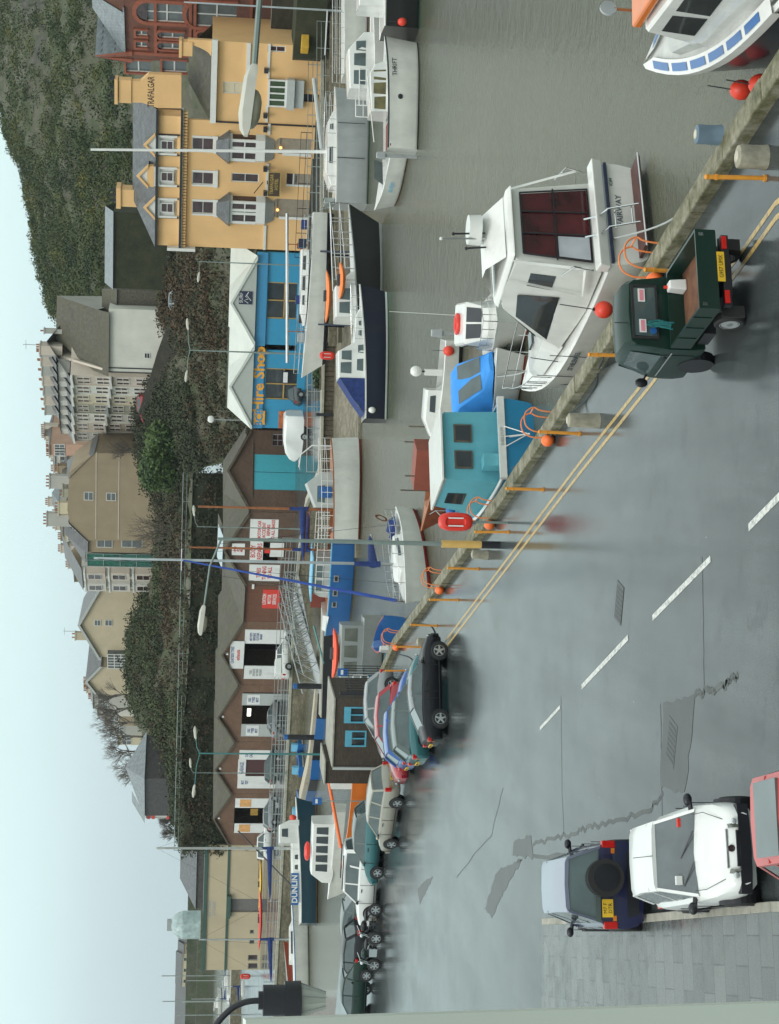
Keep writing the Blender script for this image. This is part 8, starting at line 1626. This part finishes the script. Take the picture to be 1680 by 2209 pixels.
g = MB(); g.box(-.16, -.04, -.12, 0, -.1, zt + .02, M_panel); g.build('drainpipe', hut); g = MB(); g.box(-1.25, -.16, 1.2, 4, -.2, zt + .25, M_hb); g.box(-1.3, -.1, 1.1, 4.1, zt + .25, zt + .31, M_conc); g.build('side_bay', hut)
g = MB(); a = atY(850, 1497, 79); t = thing('iron_fence', 'black iron palisade fence between the brick hut and the quay edge', 'fence', (a.x, a.y, 0), R(60))
for k in range(12): g.bar((k * .2, 0, 0), (k * .2, 0, 1.9), .02, M_black, 5)
g.build('pale', t); g = MB(); g.bar((0, 0, .3), (2.2, 0, .3), .02, M_black); g.bar((0, 0, 1.7), (2.2, 0, 1.7), .02, M_black); g.box(-.06, .06, -.06, .06, 0, 2.2, M_black); g.build('frame', t)
# ------------------------------------------------------------------ harbour barrier, gate posts, gangway
BL = [at(700, 1340, -1.0), at(697, 1440, -1.0), at(690, 1548, -1.0), at(676, 1680, -1.0), at(655, 1768, -1.0)]
t = thing('harbour_barrier', 'low harbour barrier of alternating blue and black panels with a beige concrete wall behind', 'barrier', tuple(BL[0]), 0); o0 = BL[0]
tot = []; 
for a, b in zip(BL, BL[1:]):
    n = max(1, round((b - a).length / 3.0)); tot += [(a.lerp(b, k / n), a.lerp(b, (k + 1) / n)) for k in range(n)]
for k, (a, b) in enumerate(tot):
    g = MB(); u = (b - a).normalized(); nn = Vector((-u.y, u.x, 0)) * .12; q0, q1 = a + u * .03 - o0, b - u * .03 - o0; g.prism([tuple((q0 - nn).xy), tuple((q1 - nn).xy), tuple((q1 + nn).xy), tuple((q0 + nn).xy)], -.9, .28, H_blue if k % 2 else M_black); g.build('panel', t, loc=(0, 0, 0))
g = MB(); pts = [p + Vector((1.2, 3.0, 0)) - o0 for p in BL[1:]]
g.loft([[(p.x - .6, p.y, -1), (p.x - .6, p.y, .25), (p.x + .6, p.y + .5, .25), (p.x + .6, p.y + .5, -1)] for p in pts], mat('beige_concrete', (.42, .37, .28), .8, dirt=.3)); g.build('sill_wall', t)
for lab, x0, x1, y, Y in (('black gate pile with blue top at the gangway end', 632, 702, 1480, 128), ('black gate pile with blue top before the pale doored garage', 612, 672, 1590, 136)):
    q, q2 = atY(x0, y, Y), atY(x1, y, Y); t = thing('gate_pile', lab, 'pile', (q.x, q.y, WATER - .3)); h = q.z - WATER + .3; g = MB(); g.cyl((0, 0), .21, 0, h - .3, M_black, 14); g.build('shaft', t, smooth=40); g = MB(); g.cyl((0, 0), .215, h - .3, h, M_blue, 14); g.build('cap', t, smooth=40)
def truss(label, A, B_, w=.8, h=1.1, m=M_galv):
    t = thing('gangway', label, 'gangway', tuple(A)); d = B_ - A; u = Vector((-d.y, d.x, 0)).normalized() * w / 2; n = 9; g = MB()
    for s_ in (-1, 1):
        a, b = u * s_, d + u * s_; up = Vector((0, 0, h)); g = MB(); g.bar(a, b, .05, m); g.bar(a + up, b + up, .05, m)
        for k in range(n): p, q = a.lerp(b, k / n), a.lerp(b, (k + 1) / n); g.bar(p, p + up, .03, m, 5); g.bar(p, q + up, .028, m, 5); g.bar(p + up, q, .028, m, 5)
        g.build('side_truss', t)
    g = MB(); g.prism([tuple((-u).xy), tuple((d - u).xy), tuple((d + u).xy), tuple(u.xy)], 0, .05, m) if abs(d.z) < .01 else g.face([tuple(-u), tuple(d - u), tuple(d + u), tuple(u)], M_grey); g.build('deck', t); return t
truss('galvanised lattice gangway from the far quay down to the barrier', Vector((-7.5, 151, .3)), atY(690, 1475, 130), 1.6, 1.3)
truss('second galvanised lattice gangway running beside the quay wall', Vector((-6.0, 149, .1)), atY(670, 1400, 138), 1.2, 1.1)
t = thing('pontoon', 'dark floating pontoon at the foot of the lattice gangway', 'pontoon', tuple(atY(705, 1400, 129))); g = MB(); g.box(-5, 4, -1.2, 1.2, -.5, .35, M_black); g.build('float', t); g = MB(); g.box(-5.05, 4.05, -1.25, 1.25, .35, .42, M_conc); g.build('deck', t); g = MB(); g.bar((-1, -1.2, .3), (1.8, -1.0, 1.1), .08, M_tealp); g.build('arm', t)
# inflatable looking blue dinghies by the barrier
for lab, x, y in (('small blue dinghy tied to the left part of the barrier', 667, 1655), ('small dark blue dinghy with white stern near the second gate pile', 665, 1605), ('blue dinghy by the trawler bow', 668, 1745)):
    p = at(x - 8, y, WATER); d = Hull('dinghy', lab, (p.x, p.y + 3), 60, 2.8, 1.4, .5, .6, H_blue, A_black, M_white, H_blue, H_blue, cockpit=(.1, .8), depth=.2); g = MB(); g.box(-1.3, -1.0, -.4, .4, .5, 1.1, M_blue_l); g.build('locker', d.t)
# ------------------------------------------------------------------ far quay edge: railings, timber wall
FR = [Vector((x, y, 0)) for x, y in fi]
railing('quay_railing', 'galvanised railing along the far quay before the hotel', FR[0:4], 1.1, M_galv, 3, 2.2, .026, 'far quay railings', .035)
railing('quay_railing', 'galvanised railing along the far quay wall in front of the garages', FR[6:10], 1.15, M_galv, 4, 2.6, .026, 'far quay railings', .04)
railing('quay_railing', 'galvanised roadside railing close to the garage fronts', [Vector((p.x + 1, p.y + 7, 0)) for p in FR[6:9]], 1.1, M_galv, 3, 2.6, .024, 'far quay railings', .035)
railing('quay_railing', 'pale railing on the quay platform right of the white high sided boat', [Vector((2.8, 125.6, .02)), Vector((12.5, 127.6, .02))], 1.0, M_galv, 2, 1.6, .03, 'far quay railings', .035)
t = thing('timber_wall', 'dark timber piled wall under the quay platform between the white boat and the navy boats', 'wall', (2.2, 125.4, 0), math.atan2(-1.0, 4.7)); t.rotation_euler = (0, 0, math.atan2(.6, 9)); g = MB()
for k in range(28): g.box(k * .36, k * .36 + .33, -.9 + (k % 3) * .03, -.4, -1.5, -.06, M_teak)
g.build('piling', t); g = MB(); g.box(-.1, 10.2, -1.05, -.35, -.06, .12, M_fcope); g.build('capping', t)
for k in (0, 4.7, 9.9): g = MB(); g.box(k - .1, k + .1, -1.15, -.95, -1.6, .5, M_black); g.build('fender_pile', t)
# terrace walls before the hotel
for k, (dy, zz) in enumerate(((2.5, .0), (5.2, -.45))):
    g = MB(); a, b = Vector((42, 136 - dy * 1.4)), Vector((12, 127.0 - dy)); g.prism([tuple(a), tuple(b), (b.x, b.y + .5), (a.x, a.y + .5)], -1.4, zz - .3, M_quay); tag(g.build('step_wall'), ('upper', 'lower')[k] + ' stone step wall below the quay railing before the hotel', 'wall')
railing('quay_railing', 'lower thin grey railing half way down the bank before the hotel', [Vector((42, 132.8, -.3)), Vector((13, 124.6, -.3))], 1.0, M_galv, 3, 2.4, .022, 'far quay railings', .03)
# objects before the beige shed
kayak('bright yellow boat hull on the quay before the beige shed', tuple(at(566, 1908, .4)), R(5), 6, mat('yellow_plastic', (.75, .42, .03), .4)); kayak('red boat hull stacked on the quay left of the yellow one', tuple(at(566, 1985, .8)), R(5), 6.5, M_red)
kayak('second red boat hull beneath the stacked red one', tuple(at(566, 1978, .25)), R(7), 6.5, mat('dull_red_plastic', (.4, .03, .04), .5))
p = at(556, 2012); t = thing('lorry', 'white box lorry with red stripe parked before the beige shed', 'lorry', tuple(p), R(6)); g = MB(); g.box(-3.4, 1.6, -1.1, 1.1, .7, 3.0, M_white); g.box(-1.5, -.2, -1.12, -1.1, 1.2, 2.2, M_black); g.build('body', t, bevel=.05); g = MB(); g.box(1.7, 3.2, -1.0, 1.0, .5, 2.3, M_white, .15, .08); g.box(2.3, 3.0, -1.03, -1.0, 1.4, 2.0, M_glass); g.build('cab', t, bevel=.06); g = MB(); g.box(-.6, -.2, -1.16, -1.12, .6, 1.5, M_red); g.build('red_panel', t)
for x in (-2.3, 2.4):
    for sg in (1, -1): add_wheel(t, x, sg * .95, .42, .25, 'steel')
for lab, x, y in (('navy trailer boat at the right end of the beige shed', 565, 1850),): kayak(lab, tuple(at(x, y, .5)), R(5), 5, H_navy)
# ------------------------------------------------------------------ outer harbour, breakwater, town on the horizon
g = MB(); a, b = at(470, 2230, 0), at(455, 2095, 0); g.prism([(-150, 300), (-70, 290), (-66, 296), (-148, 306)], WATER - 1, 1.2, M_quay, cap=M_conc); tag(g.build('breakwater'), 'long low stone breakwater across the outer harbour at the left', 'breakwater')
g = MB(); g.prism([(-420, 640), (-100, 640), (-60, 760), (-460, 800)], WATER - 1, 4.6, M_hill); g.prism([(-420, 655), (-140, 655), (-160, 740), (-440, 760)], 4.4, 8.5, M_hill); tag(g.build('far_shore'), kind='structure')
random.seed(31); TC = [RD[k] for k in ('white', 'cream', 'pink', 'grey', 'tan', 'buff')]
pos = ['nearest the radome', 'second', 'third', 'fourth', 'fifth', 'sixth', 'seventh', 'eighth', 'ninth', 'tenth', 'eleventh', 'twelfth', 'thirteenth', 'fourteenth', 'fifteenth', 'sixteenth', 'seventeenth', 'eighteenth']
for i in range(18):
    y = 2036 + i * 9.5; Y = 665 + (i % 3) * 18; p = atY(410, y, Y); w_ = random.uniform(1.6, 3.2) * 6; t = thing('far_house', 'tiny terraced house on the horizon shore, ' + (pos[i] + ' from the glazed dome' if i else 'nearest the glazed dome'), 'house', (p.x, p.y, 4.4), R(random.uniform(-6, 6)), 'far shore houses')
    h_ = random.uniform(3.0, 6.0); g = MB(); g.box(-w_ / 2, w_ / 2, 0, 8, -1, h_, random.choice(TC)); g.build('wall', t); g = MB(); g.face([(-w_ / 2, -.3, h_), (w_ / 2, -.3, h_), (w_ / 2, 4, h_ + 2.4), (-w_ / 2, 4, h_ + 2.4)], M_sl2); g.face([(w_ / 2, 8, h_), (-w_ / 2, 8, h_), (-w_ / 2, 4, h_ + 2.4), (w_ / 2, 4, h_ + 2.4)], M_sl2); g.build('roof', t)
    for e in range(3): addwin(t, -w_ / 2 + w_ * (e + .5) / 3, h_ - 2.4, 1.2, 1.6, pane=M_black)
q = atY(413, 1995, 600); t = thing('glazed_dome', 'pale glazed dome with flat grey cap rising behind the beige shed', 'dome', (q.x, q.y, 4)); M_dome = mat('pale_glass_dome', (.36, .46, .45), .3, var=.3, scale=.6); g = MB(); S = []; h_ = q.z + (413 - 369) / 3700 * 600 - 4; r = 29 / 3700 * 600
for k in range(10): a = k / 9 * 1.25; S.append([(r * math.cos(a) * math.cos(2 * math.pi * j / 20) * (1.04 if k < 2 else 1), r * math.cos(a) * math.sin(2 * math.pi * j / 20), (h_ - r * 1.0) * (0 if k == 0 else 1) + r * 1.05 * math.sin(a)) for j in range(20)])
g.loft(S, M_dome); g.build('glazing', t); g = MB(); g.box(-1.7, 1.7, -1.7, 1.7, h_ - .3, h_ + 1.3, M_grey); g.build('cap', t); g = MB()
for j in range(10): a = math.pi * j / 10 * 2; g.tube([(r * 1.01 * math.cos(b) * math.cos(a), r * 1.01 * math.cos(b) * math.sin(a), h_ - r + r * 1.06 * math.sin(b)) for b in (0, .4, .8, 1.2)], .09, M_panel, 4)
g.build('rib', t)
for i, (x, y, Y, hh) in enumerate(((372, 2105, 300, 9), (380, 2160, 320, 9), (395, 2190, 260, 6))): q = atY(405, y, Y); t = thing('moored_mast', ('tall thin mast against the sea left of the dome', 'thin mast nearer the left edge against the sea', 'shortest mast at the left edge')[i], 'mast', (q.x, q.y, 0)); g = MB(); g.cyl((0, 0), .09, WATER, hh + 4, M_galv, 6); g.bar((0, 0, 2), (2.5, 0, 2.2), .08, M_cover); g.build('pole', t)
# garden hut lights of the hill: ladder of lamps not lit; thin pylon pole behind the garages
q = atY(470, 905, 166); t = thing('utility_pole', 'thin dark pole with dish behind the turquoise shop roof', 'pole', (q.x, q.y, 2)); g = MB(); g.cyl((0, 0), .07, 0, 6, M_galv, 6); g.ball((0, -.2, 5.8), .35, M_white, 10, 7, (1, .5, 1)); g.build('shaft', t)
# window jamb of the room the photograph was taken from
P1, P2_ = atY(1700, 2163, .62), atY(640, 2197, .62); g = MB(); S = []
for k in range(9):
    p = P2_.lerp(P1, k / 8 * 1.15 - .1); S.append([(p.x, p.y, p.z), (p.x - .008, p.y - .012, p.z), (p.x - .05, p.y - .012, p.z), (p.x - .05, p.y + .03, p.z), (p.x - .008, p.y + .03, p.z)])
g.loft(S, mat('white_window_jamb', (.62, .66, .58), .5, var=.04)); tag(g.build('window_jamb', smooth=40), 'white window jamb at the very bottom edge of the picture, close to the camera', 'window jamb')
# ------------------------------------------------------------------ damp air
m = bpy.data.materials.new('damp_air'); m.use_nodes = True; n = m.node_tree; n.nodes.clear(); o = n.nodes.new('ShaderNodeOutputMaterial'); v = n.nodes.new('ShaderNodeVolumePrincipled'); v.inputs['Color'].default_value = (.86, .95, .96, 1); v.inputs['Density'].default_value = .00011; v.inputs['Anisotropy'].default_value = .2; n.links.new(v.outputs[0], o.inputs['Volume'])
HAZE = True
if HAZE: g = MB(); g.box(-1200, 700, -60, 2200, -8, 130, m); tag(g.build('haze'), kind='stuff')
